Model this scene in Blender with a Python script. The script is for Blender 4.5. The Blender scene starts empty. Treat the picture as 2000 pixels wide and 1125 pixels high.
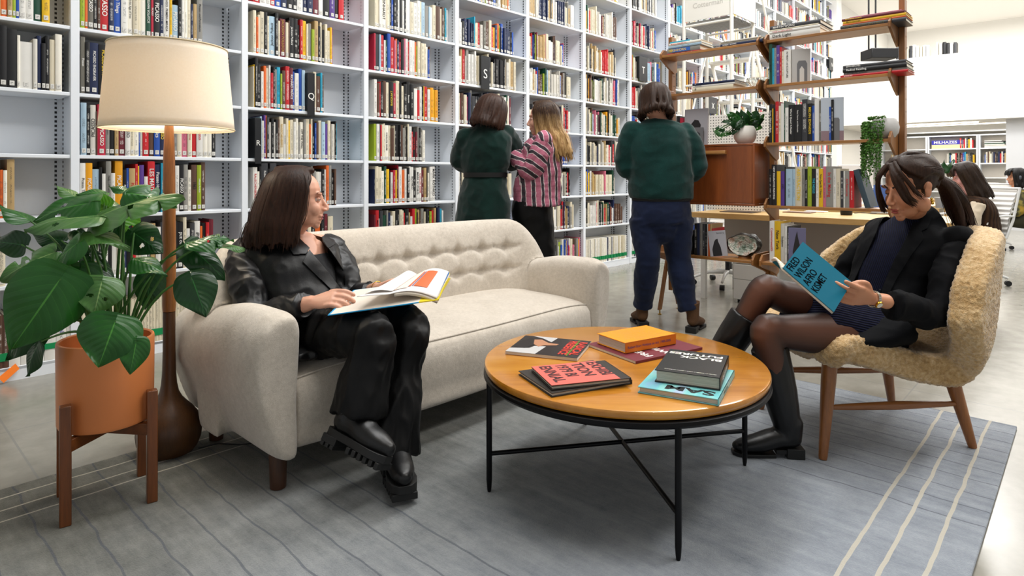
import bpy, bmesh, math, random
from mathutils import Vector, Matrix, noise, Euler
C = bpy.context.scene.collection
SC = bpy.context.scene
PI = math.pi
# ---------------------------------------------------------------- camera, world, lights, exposure
H = 1.05                                   # eye height; camera looks level along +Y, the frame is shifted down
F = 1220.0                                 # focal length in pixels of the 2000 px frame
cd = bpy.data.cameras.new('camera'); cam = bpy.data.objects.new('camera', cd); C.objects.link(cam)
cam.location = (0, 0, H); cam.rotation_euler = (PI/2, 0, 0)
cd.sensor_width = 36; cd.lens = 36*F/2000; cd.shift_y = -(562.5-342)/2000; cd.clip_start = .02; cd.clip_end = 100
SC.camera = cam
SC.view_settings.view_transform = 'Standard'; SC.view_settings.look = 'None'
SC.view_settings.gamma = 1; SC.view_settings.use_curve_mapping = False
SC.view_settings.exposure = 0.06
TH = math.radians(47.04)                   # the room's own axes: u runs along the bookcases, v towards them
CU, SU = math.cos(TH), math.sin(TH)
def W(u, v, z=0.0): return Vector((CU*u-SU*v, SU*u+CU*v, z))
def at(px, py, Y): return Vector(((px-1000)/F*Y, Y, H+(342-py)/F*Y))
w = bpy.data.worlds.new('world'); SC.world = w; w.use_nodes = True
w.node_tree.nodes['Background'].inputs[0].default_value = (.96, .98, 1, 1)
w.node_tree.nodes['Background'].inputs[1].default_value = .47
def area(name, loc, size, power, col=(1, 1, 1), aim=None, spread=None):
    l = bpy.data.lights.new(name, 'AREA'); l.shape = 'RECTANGLE'; l.size, l.size_y = size; l.energy = power; l.color = col
    o = bpy.data.objects.new(name, l); C.objects.link(o); o.location = loc
    d = (Vector(aim)-Vector(loc)) if aim is not None else Vector((0, 0, -1))
    o.rotation_euler = d.to_track_quat('-Z', 'Y').to_euler()
    if aim is None: o.rotation_euler = (0, 0, TH)
    if spread: l.spread = spread
    return o
area('overhead_area_light', W(5.0, 2.0, 4.95), (9, .9), 225, (1, .985, .96))
area('overhead_area_light', W(11, 1.5, 4.95), (7, .9), 250, (1, .985, .96))
area('overhead_area_light', W(4.5, -1.5, 4.95), (6, .9), 200, (1, .985, .96))
area('overhead_area_light', W(11, -2.2, 4.95), (7, .9), 190, (1, .985, .96))
area('overhead_area_light', W(1.4, 1.0, 3.6), (1.0, 1.0), 16, (1, .97, .93))  # soft area light well below ceiling height over the seating, without a fixture
area('overhead_area_light', W(17.5, 1.5, 2.08), (3.4, 4), 110, (1, .96, .9))  # unseen light added under the mezzanine to brighten the far office
area('overhead_area_light', W(18, 1.5, 4.95), (3, 4), 120, (1, .98, .95))  # extra light put in above the mezzanine to lift its back wall
area('overhead_area_light', W(13, 0.5, 4.95), (.8, 6), 160, (1, .985, .96))  # added in front of the parapet to brighten its white face
area('bookcase_wash_light', W(3.2, 1.9, 4.6), (6, .3), 75, (.93, .97, 1), W(3.2, 4.1, 1.0))
area('bookcase_wash_light', W(10.5, 1.9, 4.6), (6, .3), 90, (.93, .97, 1), W(10.5, 4.1, 1.0))
# ---------------------------------------------------------------- helpers
def lin(h):
    if not isinstance(h, str): return tuple(h)[:3]
    c = [int(h[i:i+2], 16)/255 for i in (0, 2, 4)]
    return tuple(x/12.92 if x <= .04045 else ((x+.055)/1.055)**2.4 for x in c)
MC = {}
class NT:
    def __init__(s, name):
        s.m = bpy.data.materials.new(name); s.m.use_nodes = True; s.t = s.m.node_tree; s.b = s.t.nodes['Principled BSDF']
    def n(s, ty, **kw):
        x = s.t.nodes.new('ShaderNode'+ty)
        ins = kw.pop('ins', {})
        for k, v in kw.items(): setattr(x, k, v)
        for k, v in ins.items(): s.l(v, x.inputs[k])
        return x
    def l(s, a, b):
        if hasattr(a, 'node') or isinstance(a, bpy.types.NodeSocket): s.t.links.new(a, b)
        elif isinstance(a, bpy.types.Node): s.t.links.new(a.outputs[0], b)
        else: b.default_value = a
    def math(s, op, a, b=0.0, c=0.0):
        x = s.t.nodes.new('ShaderNodeMath'); x.operation = op
        for i, q in enumerate((a, b, c)): s.l(q, x.inputs[i])
        return x.outputs[0]
    def mix(s, f, a, b, mode='MIX'):
        x = s.t.nodes.new('ShaderNodeMix'); x.data_type = 'RGBA'; x.blend_type = mode
        s.l(f, x.inputs[0]); s.l(a, x.inputs[6]); s.l(b, x.inputs[7]); return x.outputs[2]
    def ramp(s, f, pts):
        x = s.t.nodes.new('ShaderNodeValToRGB'); s.l(f, x.inputs[0]); e = x.color_ramp.elements
        while len(e) < len(pts): e.new(.5)
        for q, (p, c) in zip(e, pts): q.position = p; q.color = (*lin(c), 1) if not isinstance(c, (int, float)) else (c, c, c, 1)
        return x.outputs[0]
    def coord(s, kind='Object', scale=(1, 1, 1), rot=(0, 0, 0), loc=(0, 0, 0)):
        t = s.t.nodes.new('ShaderNodeTexCoord'); m = s.t.nodes.new('ShaderNodeMapping')
        m.inputs['Scale'].default_value = scale; m.inputs['Rotation'].default_value = rot; m.inputs['Location'].default_value = loc
        s.t.links.new(t.outputs[kind], m.inputs[0]); return m.outputs[0]
    def noise(s, vec, scale, detail=3, rough=.5, out=0):
        x = s.n('TexNoise', ins={'Vector': vec, 'Scale': scale, 'Detail': detail, 'Roughness': rough}); return x.outputs[out]
    def bump(s, h, strength=.3, dist=.01, prev=None):
        x = s.n('Bump', ins={'Height': h, 'Strength': strength, 'Distance': dist})
        if prev is not None: s.t.links.new(prev, x.inputs['Normal'])
        s.t.links.new(x.outputs[0], s.b.inputs['Normal']); return x.outputs[0]
def mat(name, col='808080', rough=.5, metal=0, var=0, vs=8, bump=0, bs=60, bd=.004, coat=0, sheen=0, trans=0, ior=1.45, emit=0, ecol=None, spec=.5, stretch=(1, 1, 1), sss=0):
    if name in MC: return MC[name]
    t = NT(name); b = t.b; c = lin(col)
    b.inputs['Base Color'].default_value = (*c, 1); b.inputs['Roughness'].default_value = rough; b.inputs['Metallic'].default_value = metal
    b.inputs['Coat Weight'].default_value = coat; b.inputs['Coat Roughness'].default_value = .15
    b.inputs['Sheen Weight'].default_value = sheen; b.inputs['Transmission Weight'].default_value = trans; b.inputs['IOR'].default_value = ior
    b.inputs['Specular IOR Level'].default_value = spec
    if sss: b.inputs['Subsurface Weight'].default_value = sss; b.inputs['Subsurface Radius'].default_value = (.02, .008, .005); b.inputs['Subsurface Scale'].default_value = .5
    if emit: b.inputs['Emission Color'].default_value = (*lin(ecol or col), 1); b.inputs['Emission Strength'].default_value = emit
    if var or bump: v = t.coord('Object', stretch)
    if var:
        f = t.noise(v, vs, 4)
        t.l(t.mix(f, (*[x*(1-var) for x in c], 1), (*[min(1, x*(1+var)) for x in c], 1)), b.inputs['Base Color'])
    if bump: t.bump(t.noise(v, bs, 4), bump, bd)
    MC[name] = t.m; return t.m
def wood(name, c1, c2, axis=0, scale=6, rough=.35, coat=.15, fine=60):
    if name in MC: return MC[name]
    t = NT(name); s = [1, 1, 1]; s[axis] = .08
    v = t.coord('Object', s)
    n1 = t.noise(v, scale*3, 4, .6); n2 = t.noise(v, fine*3, 5, .7)
    f = t.math('ADD', t.math('MULTIPLY', n1, .65), t.math('MULTIPLY', n2, .35))
    t.l(t.ramp(f, [(.32, c2), (.62, c1)]), t.b.inputs['Base Color'])
    t.b.inputs['Roughness'].default_value = rough; t.b.inputs['Coat Weight'].default_value = coat; t.b.inputs['Coat Roughness'].default_value = .2
    t.bump(n2, .08, .002); MC[name] = t.m; return t.m
class MB:
    def __init__(s): s.v = []; s.f = []; s.col = []; s.uv = {}; s.smooth = []
    def add(s, vs, fs, M=None, col=None, smooth=True):
        o = len(s.v)
        for p in vs:
            p = Vector(p); s.v.append(tuple(M @ p) if M is not None else tuple(p))
        for f in fs: s.f.append(tuple(i+o for i in f)); s.col.append(col); s.smooth.append(smooth)
        return s
    def box(s, a, b, M=None, col=None):
        x0, y0, z0 = a; x1, y1, z1 = b
        vs = [(x0, y0, z0), (x1, y0, z0), (x1, y1, z0), (x0, y1, z0), (x0, y0, z1), (x1, y0, z1), (x1, y1, z1), (x0, y1, z1)]
        return s.add(vs, [(0, 3, 2, 1), (4, 5, 6, 7), (0, 1, 5, 4), (1, 2, 6, 5), (2, 3, 7, 6), (3, 0, 4, 7)], M, col, False)
    def grid(s, fn, nu, nv, cu=False, cv=False, M=None, col=None, caps=False):
        vs = [fn(i/(nu if cu else nu-1), j/(nv if cv else nv-1)) for i in range(nu) for j in range(nv)]
        fs = []
        for i in range(nu if cu else nu-1):
            for j in range(nv if cv else nv-1):
                a = i*nv+j; b = ((i+1) % nu)*nv+j; c = ((i+1) % nu)*nv+(j+1) % nv; d = i*nv+(j+1) % nv
                fs.append((a, b, c, d))
        if caps and cv: fs.append(tuple(range(nv))[::-1]); fs.append(tuple((nu-1)*nv+j for j in range(nv)))
        return s.add(vs, fs, M, col)
    def lathe(s, prof, n=32, M=None, col=None):
        return s.grid(lambda a, b: (prof[min(len(prof)-1, round(a*(len(prof)-1)))][0]*math.cos(-2*PI*b), prof[min(len(prof)-1, round(a*(len(prof)-1)))][0]*math.sin(-2*PI*b), prof[min(len(prof)-1, round(a*(len(prof)-1)))][1]), len(prof), n, cv=True, M=M, col=col, caps=prof[0][0] > 1e-5)
    def tube(s, pts, rad, n=10, M=None, col=None, sq=None, up=None):
        pts = [Vector(p) for p in pts]
        if not isinstance(rad, (list, tuple)): rad = [rad]*len(pts)
        t0 = (pts[1]-pts[0]).normalized()
        u = Vector(up) if up else (Vector((0, 0, 1)) if abs(t0.z) < .9 else Vector((1, 0, 0)))
        rings = []
        for i, p in enumerate(pts):
            t = (pts[min(i+1, len(pts)-1)]-pts[max(i-1, 0)]).normalized()
            x = t.cross(u); x = x.normalized() if x.length > 1e-6 else t.orthogonal().normalized(); y = x.cross(t); 
            if not up: u = y
            r = rad[i]; rx, ry = (r if isinstance(r, (list, tuple)) else (r, r))
            rings.append([p+x*rx*math.cos(2*PI*k/n)+y*ry*math.sin(2*PI*k/n) for k in range(n)])
        vs = [q for r in rings for q in r]; fs = []
        for i in range(len(pts)-1):
            for k in range(n): fs.append((i*n+k, i*n+(k+1) % n, (i+1)*n+(k+1) % n, (i+1)*n+k))
        fs.append(tuple(range(n))[::-1]); fs.append(tuple((len(pts)-1)*n+k for k in range(n)))
        return s.add(vs, fs, M, col)
    def prism(s, poly, z0, z1, M=None, col=None):
        n = len(poly)
        vs = [(x, y, z0) for x, y in poly]+[(x, y, z1) for x, y in poly]
        fs = [tuple(range(n))[::-1], tuple(range(n, 2*n))]+[(i, (i+1) % n, n+(i+1) % n, n+i) for i in range(n)]
        return s.add(vs, fs, M, col, False)
    def ball(s, c, r, n=16, M=None, col=None, m=None):
        if not isinstance(r, (list, tuple)): r = (r, r, r)
        m = m or n//2+1; c = Vector(c)
        vs = [c+Vector((0, 0, -r[2]))]+[c+Vector((r[0]*math.sin(PI*i/m)*math.cos(2*PI*j/n), r[1]*math.sin(PI*i/m)*math.sin(2*PI*j/n), -r[2]*math.cos(PI*i/m))) for i in range(1, m) for j in range(n)]+[c+Vector((0, 0, r[2]))]
        fs = [(0, 1+(j+1) % n, 1+j) for j in range(n)]
        for i in range(m-2):
            for j in range(n): a = 1+i*n; fs.append((a+j, a+(j+1) % n, a+n+(j+1) % n, a+n+j))
        a = 1+(m-2)*n; fs += [(a+j, a+(j+1) % n, len(vs)-1) for j in range(n)]
        return s.add(vs, fs, M, col)
    def mesh(s, name, m=None, fix=True, sharp=40, mats=None):
        me = bpy.data.meshes.new(name); me.from_pydata(s.v, [], s.f); 
        if any(c is not None for c in s.col):
            at_ = me.color_attributes.new('Col', 'FLOAT_COLOR', 'CORNER')
            for p in me.polygons:
                c = s.col[p.index] or (.5, .5, .5, 0)
                c = c if len(c) == 4 else (*c, 0)
                for li in p.loop_indices: at_.data[li].color = c
        if s.uv:
            ul = me.uv_layers.new(name='UVMap')
            for fi, q in s.uv.items():
                for k, li in enumerate(me.polygons[fi].loop_indices): ul.data[li].uv = q[k]
        if fix:
            bm = bmesh.new(); bm.from_mesh(me); bmesh.ops.recalc_face_normals(bm, faces=bm.faces); bm.to_mesh(me); bm.free()
        me.polygons.foreach_set('use_smooth', [True]*len(me.polygons))
        me.set_sharp_from_angle(angle=math.radians(sharp))
        if m: me.materials.append(m)
        return me
    def build(s, name, m, parent=None, bev=0, seg=2, sub=0, **kw):
        o = bpy.data.objects.new(name, s.mesh(name, m, **kw)); C.objects.link(o)
        if parent: o.parent = parent
        if bev: b = o.modifiers.new('bevel', 'BEVEL'); b.width = bev; b.segments = seg; b.limit_method = 'ANGLE'; b.angle_limit = math.radians(35)
        if sub: q = o.modifiers.new('sub', 'SUBSURF'); q.levels = sub; q.render_levels = sub
        return o
def tag(o, label=None, cat=None, group=None, kind=None):
    if label: o['label'] = label
    if cat: o['category'] = cat
    if group: o['group'] = group
    if kind: o['kind'] = kind
    return o
def thing(name, label, cat, loc=(0, 0, 0), rz=0, group=None, rot=None):
    o = bpy.data.objects.new(name, None); C.objects.link(o); o.empty_display_size = .1
    o.location = loc; o.rotation_euler = rot or (0, 0, rz); return tag(o, label, cat, group)
KIDS = {}
def dup(root, loc, rz=None, label=None, group=None):
    r = root.copy(); C.objects.link(r); r.location = loc
    if rz is not None: r.rotation_euler = (0, 0, rz)
    if label: r['label'] = label
    if group: r['group'] = group
    kids = [o for o in bpy.data.objects if o.parent == root]
    for ch in kids:
        c = ch.copy(); C.objects.link(c); c.parent = r
        for g in [o for o in bpy.data.objects if o.parent == ch]:
            d = g.copy(); C.objects.link(d); d.parent = c
    return r
TXT = {}
def text(body, size, m, parent, M, ext=.0006, bold=0, name='title', ax='CENTER', wx=1, sp=1, lab=None, kern=1):
    """flat raised lettering lying in the local XY plane of M"""
    key = (body, ax, bold, sp, kern)
    if key not in TXT:
        cu = bpy.data.curves.new('t', 'FONT'); cu.body = body; cu.size = 1; cu.align_x = ax; cu.align_y = 'CENTER'; cu.offset = bold; cu.space_line = sp; cu.space_character = kern
        cu.resolution_u = 3; cu.extrude = 0
        o = bpy.data.objects.new('t', cu); C.objects.link(o); bpy.context.view_layer.update()
        me = bpy.data.meshes.new_from_object(o.evaluated_get(bpy.context.evaluated_depsgraph_get()))
        TXT[key] = ([tuple(v.co) for v in me.vertices], [tuple(p.vertices) for p in me.polygons])
        bpy.data.objects.remove(o); bpy.data.curves.remove(cu); bpy.data.meshes.remove(me)
    vs, fs = TXT[key]; mb = MB()
    mb.add([(x*size*wx, y*size, ext) for x, y, z in vs], fs, M)
    me = mb.mesh(name, m, fix=False); o = bpy.data.objects.new(name, me); C.objects.link(o); o.parent = parent
    if lab: o['label'] = lab
    return o
def basis(o, x, y, z=None):
    x = Vector(x).normalized(); y = Vector(y); z = Vector(z) if z is not None else x.cross(y); z.normalize(); y = z.cross(x).normalized()
    M = Matrix((x, y, z)).transposed().to_4x4(); M.translation = Vector(o); return M
# ---------------------------------------------------------------- materials of the room
WHITE = mat('white_powder_coat', 'E2E6EB', .45, var=.02, vs=3)
WALL = mat('white_wall_paint', 'EFEDE8', .8, bump=.05, bs=200, bd=.002)
CEIL = mat('ceiling_paint', 'EDEAE4', .85)
def slots():
    t = NT('slotted_steel'); tc = t.n('TexCoord'); sx = t.n('SeparateXYZ', ins={0: tc.outputs['Object']})
    fz = t.math('FRACT', t.math('MULTIPLY', sx.outputs[2], 1/.0254))
    f = t.math('LESS_THAN', fz, .52)
    t.l(t.mix(f, (*lin('D8DDE4'), 1), (.012, .013, .016, 1)), t.b.inputs['Base Color']); t.b.inputs['Roughness'].default_value = .5
    return t.m
SLOT = slots()
def bookmat():
    t = NT('book_cloth_and_paper'); a = t.n('Attribute', attribute_name='Col'); uv = t.n('UVMap'); s = t.n('SeparateXYZ', ins={0: uv.outputs[0]})
    al = a.outputs['Alpha']; u = s.outputs[0]; v = s.outputs[1]
    cell = t.n('CombineXYZ', ins={0: t.math('FLOOR', t.math('MULTIPLY', u, 11.0)), 1: t.math('FLOOR', t.math('MULTIPLY', v, 190)), 2: t.math('MULTIPLY', al, 91.7)})
    wn = t.n('TexWhiteNoise', noise_dimensions='3D', ins={'Vector': cell.outputs[0]})
    cw = t.n('CombineXYZ', ins={0: t.math('FLOOR', t.math('MULTIPLY', v, 17)), 1: t.math('MULTIPLY', al, 37.1)})
    wn2 = t.n('TexWhiteNoise', noise_dimensions='3D', ins={'Vector': cw.outputs[0]})
    m = t.math('GREATER_THAN', wn.outputs[0], .48)
    m = t.math('MULTIPLY', m, t.math('GREATER_THAN', wn2.outputs[0], .35))
    wid = t.math('ADD', .12, t.math('MULTIPLY', t.math('FRACT', t.math('MULTIPLY', al, 7.3)), .16))
    m = t.math('MULTIPLY', m, t.math('LESS_THAN', t.math('ABSOLUTE', t.math('SUBTRACT', u, .5)), wid))
    m = t.math('MULTIPLY', m, t.math('GREATER_THAN', v, .22))
    m = t.math('MULTIPLY', m, t.math('LESS_THAN', v, t.math('ADD', .6, t.math('MULTIPLY', al, .32))))
    m = t.math('MULTIPLY', m, t.math('GREATER_THAN', al, .25))
    bw = t.n('RGBToBW', ins={0: a.outputs['Color']})
    ink = t.mix(t.math('GREATER_THAN', bw.outputs[0], .22), (.75, .73, .68, 1), (.03, .03, .035, 1))
    dirt = t.noise(t.coord('Object'), 14, 3)
    base = t.mix(t.math('MULTIPLY', dirt, .25), a.outputs['Color'], (.3, .27, .22, 1), 'MULTIPLY')
    t.l(t.mix(t.math('MULTIPLY', m, .6), base, ink), t.b.inputs['Base Color'])
    t.b.inputs['Roughness'].default_value = .42; t.b.inputs['Specular IOR Level'].default_value = .4
    return t.m
BOOK = bookmat()
def concrete():
    t = NT('polished_concrete'); v = t.coord('Object')
    n = t.noise(v, .9, 6, .6); n2 = t.noise(v, 9, 5, .6)
    f = t.math('ADD', t.math('MULTIPLY', n, .6), t.math('MULTIPLY', n2, .4))
    c = t.ramp(f, [(.3, '78756B'), (.7, '9E9B91')])
    sx = t.n('SeparateXYZ', ins={0: v})
    ln = None
    for ax, per, off in ((0, 3.1, .35), (1, 2.6, .25)):
        d = t.math('ABSOLUTE', t.math('SUBTRACT', t.math('FRACT', t.math('ADD', t.math('DIVIDE', sx.outputs[ax], per), off)), .5))
        k = t.math('LESS_THAN', d, .0012)
        ln = k if ln is None else t.math('MAXIMUM', ln, k)
    t.l(t.mix(t.math('MULTIPLY', ln, .6), c, (.2, .2, .19, 1)), t.b.inputs['Base Color'])
    t.l(t.math('ADD', .13, t.math('MULTIPLY', n2, .16)), t.b.inputs['Roughness'])
    t.b.inputs['Specular IOR Level'].default_value = .6
    return t.m
CONC = concrete()
# ---------------------------------------------------------------- the setting
def room(name, mb, m, **kw):
    o = mb.build(name, m, **kw); o.rotation_euler = (0, 0, TH); o['kind'] = 'structure'; return o
room('floor', MB().box((-5, -9, -.1), (26, 4.4, 0)), CONC)
room('wall_left', MB().box((-5, 4.31, 0), (26, 4.4, 5.2)), WALL)
room('wall_back', MB().box((20.4, -9, 0), (20.6, 4.31, 5.2)), WALL)
room('ceiling', MB().box((-5, -9, 5.06), (26, 4.4, 5.2)), CEIL)
# mezzanine: its white parapet and the low ceiling below it
room('wall_mezzanine_parapet', MB().box((15.0, -9, 2.13), (15.12, 4.31, 3.46)), WALL)
room('ceiling_under_mezzanine', MB().box((15.12, -9, 2.13), (20.4, 4.31, 2.3)), CEIL)
room('trim_1', MB().box((14.25, 3.95, 0), (14.6, 4.31, 5.06)), WALL)   # pier that ends the run of bookcases
# ---------------------------------------------------------------- bookcases
V0 = 4.04; LEV = [.07, .485, .83, 1.16, 1.497, 1.855, 2.19, 2.61, 3.05, 3.48, 3.9, 4.3]; TOPZ = 4.68; PIT = .925; U0 = -.062; DEP = .25; NB = 15
def bookcase(name, label):
    t = thing(name, label, 'bookcase', W(U0, V0, 0), TH, 'white steel bookcases along the wall')
    MB().box((.0215, DEP-.004, .03), (PIT+.0205, DEP, TOPZ)).build('back_panel', WHITE, t)
    p = MB().box((PIT-.006, .035, 0), (PIT+.006, DEP-.004, TOPZ)).build('side_panel', WHITE, t)
    MB().box((PIT-.0085, .045, .05), (PIT-.006, .056, TOPZ)).box((PIT-.0085, DEP-.024, .05), (PIT-.006, DEP-.012, TOPZ)).build('slotted_strip', SLOT, p)
    MB().box((PIT-.044, DEP-.0065, .05), (PIT-.033, DEP-.004, TOPZ)).build('slotted_strip', SLOT, p)
    MB().box((PIT-.021, -.004, 0), (PIT+.021, .035, TOPZ)).build('upright', WHITE, t, bev=.003)
    MB().box((.022, 0, 0), (PIT-.022, .02, .068)).build('kick_plate', WHITE, t)
    for z in LEV:
        MB().box((.021, 0, z-.02), (PIT-.021, DEP-.006, z)).build('shelf', WHITE, t, bev=.003)
    MB().box((.021, 0, TOPZ-.02), (PIT-.021, DEP, TOPZ)).build('top_panel', WHITE, t)
    return t
BAYW = ['cut by the left edge of the photo', 'behind the floor lamp', 'behind the woman in the leather jacket', 'left of the woman in the green dress',
        'behind the woman in the green dress', 'behind the woman in the striped shirt', 'left of the standing person in jeans', 'right behind the standing person in jeans']
FARW = ['first past the standing person in jeans', 'second past the standing person in jeans', 'behind the white platform ladder', 'just right of the ladder, behind the wooden shelving unit',
        'fourth from the far end of the wall', 'third from the far end of the wall', 'last but one before the white pier', 'last before the white pier']
bc = bookcase('bookcase', 'white steel bookcase '+BAYW[0])
for k in range(1, NB+1):
    if k < 8: lb = 'white steel bookcase '+BAYW[k]
    else: lb = 'tall white steel bookcase, '+FARW[k-8]
    dup(bc, W(U0+k*PIT, V0, 0), TH, lb)
PAL = dict(w='E6E4DE', c='DDD3BA', k='1A1A1C', x='3A3B3F', g='8E8C86', r='C2242B', o='E0682A', y='E6B81E', b='2450A8', n='1F2A4C', e='1F4A38', l='9CB02C', m='6E2430',
           p='CF6E86', v='5A3C8C', t='2AA0C0', s='A9C4D6', d='5B4033', a='B79A6A', f='F0EBDD', h='D4D0C6', i='B8243E', j='6D6A60', q='E8A01C')
CN = dict(w='white', c='cream', k='black', x='charcoal', g='grey', r='red', o='orange', y='yellow', b='blue', n='navy', e='dark green', l='lime green', m='maroon', p='pink', v='purple',
          t='turquoise', s='pale blue', d='brown', a='tan', f='ivory', h='light grey', i='crimson', j='taupe', q='amber')
RN = random.Random(5)
def bookmesh(mb, wd, hg, dp, col, M=None, rnd=0., lab=True, pages='E9E0CB', full=True, band=None):
    c = lin(PAL.get(col, col)); pg = lin(pages); t = .0025 if wd > .012 else .001
    j = 1+(RN.random()-.5)*.14; c = tuple(min(1, x*j) for x in c)
    if full:
        mb.box((0, .001, 0), (t, dp, hg), M, c); mb.box((wd-t, .001, 0), (wd, dp, hg), M, c)
        mb.box((t, .004, .003), (wd-t, dp-.004, hg-.004), M, pg)
    else:
        mb.box((0, .002, 0), (wd, dp, hg), M, c)
    # spine, slightly rounded
    r = min(.004, wd*.18); vs = []; n = 5
    for i in range(n):
        a = i/(n-1); x = wd*a; y = -r*math.sin(PI*a)*.9
        vs += [(x, y+.001, 0), (x, y+.001, hg)]
    base = len(mb.f)
    mb.add(vs, [(2*i, 2*i+2, 2*i+3, 2*i+1) for i in range(n-1)], M, (*c, rnd))
    for i in range(n-1):
        a, b = i/(n-1), (i+1)/(n-1); mb.uv[base+i] = [(a, 0), (b, 0), (b, 1), (a, 1)]
    mb.add([(0, .001, hg), (wd, .001, hg), (wd, .004, hg), (0, .004, hg)], [(0, 1, 2, 3)], M, c)
    if band:
        mb.box((-.0003, -r-.001, band[1]), (wd+.0003, .03, band[2]), M, lin(band[0]))
    elif lab and wd > .011:
        lw = min(.02, wd*.72); x0 = (wd-lw)/2
        mb.box((x0, -r-.0008, .012), (x0+lw, -r*.3, .036), M, lin('DEDCD6'))
        mb.box((x0+lw*.2, -r-.0012, .018), (x0+lw*.5, -r*.3, .020), M, lin('555555')); mb.box((x0+lw*.2, -r-.0012, .025), (x0+lw*.7, -r*.3, .027), M, lin('555555'))
def upx(px, v=V0):
    s = (px-1000)/F; t = v/(CU-SU*s); return t*(SU+CU*s)
ORD = ['first', 'second', 'third', 'fourth', 'fifth', 'sixth', 'seventh', 'eighth', 'ninth', 'tenth', 'eleventh', 'twelfth', 'thirteenth', 'fourteenth', 'fifteenth', 'sixteenth', 'seventeenth',
       'eighteenth', 'nineteenth', 'twentieth', 'twenty-first', 'twenty-second', 'twenty-third', 'twenty-fourth', 'twenty-fifth', 'twenty-sixth', 'twenty-seventh', 'twenty-eighth', 'twenty-ninth', 'thirtieth',
       'thirty-first', 'thirty-second', 'thirty-third', 'thirty-fourth', 'thirty-fifth', 'thirty-sixth', 'thirty-seventh', 'thirty-eighth', 'thirty-ninth', 'fortieth']
SHN = {0: 'bottom shelf', 1: 'second shelf up', 2: 'third shelf up', 3: 'fourth shelf up', 4: 'fifth shelf up', 5: 'sixth shelf up', 6: 'seventh shelf up'}
BYN = ['leftmost bookcase', "bookcase behind the lamp", "bookcase behind leather-jacket woman", 'bookcase left of green-dress woman']
TW = mat('lettering_white', 'E8E6E0', .5); TK = mat('lettering_black', '18181A', .5); TR = mat('lettering_red', 'C0272D', .5); TY = mat('lettering_yellow', 'E8C630', .5); TG = mat('lettering_gold', 'B08A3C', .5); TB = mat('lettering_blue', '2A3C9C', .5)
TM = dict(w=TW, k=TK, r=TR, y=TY, g=TG, b=TB)
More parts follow.
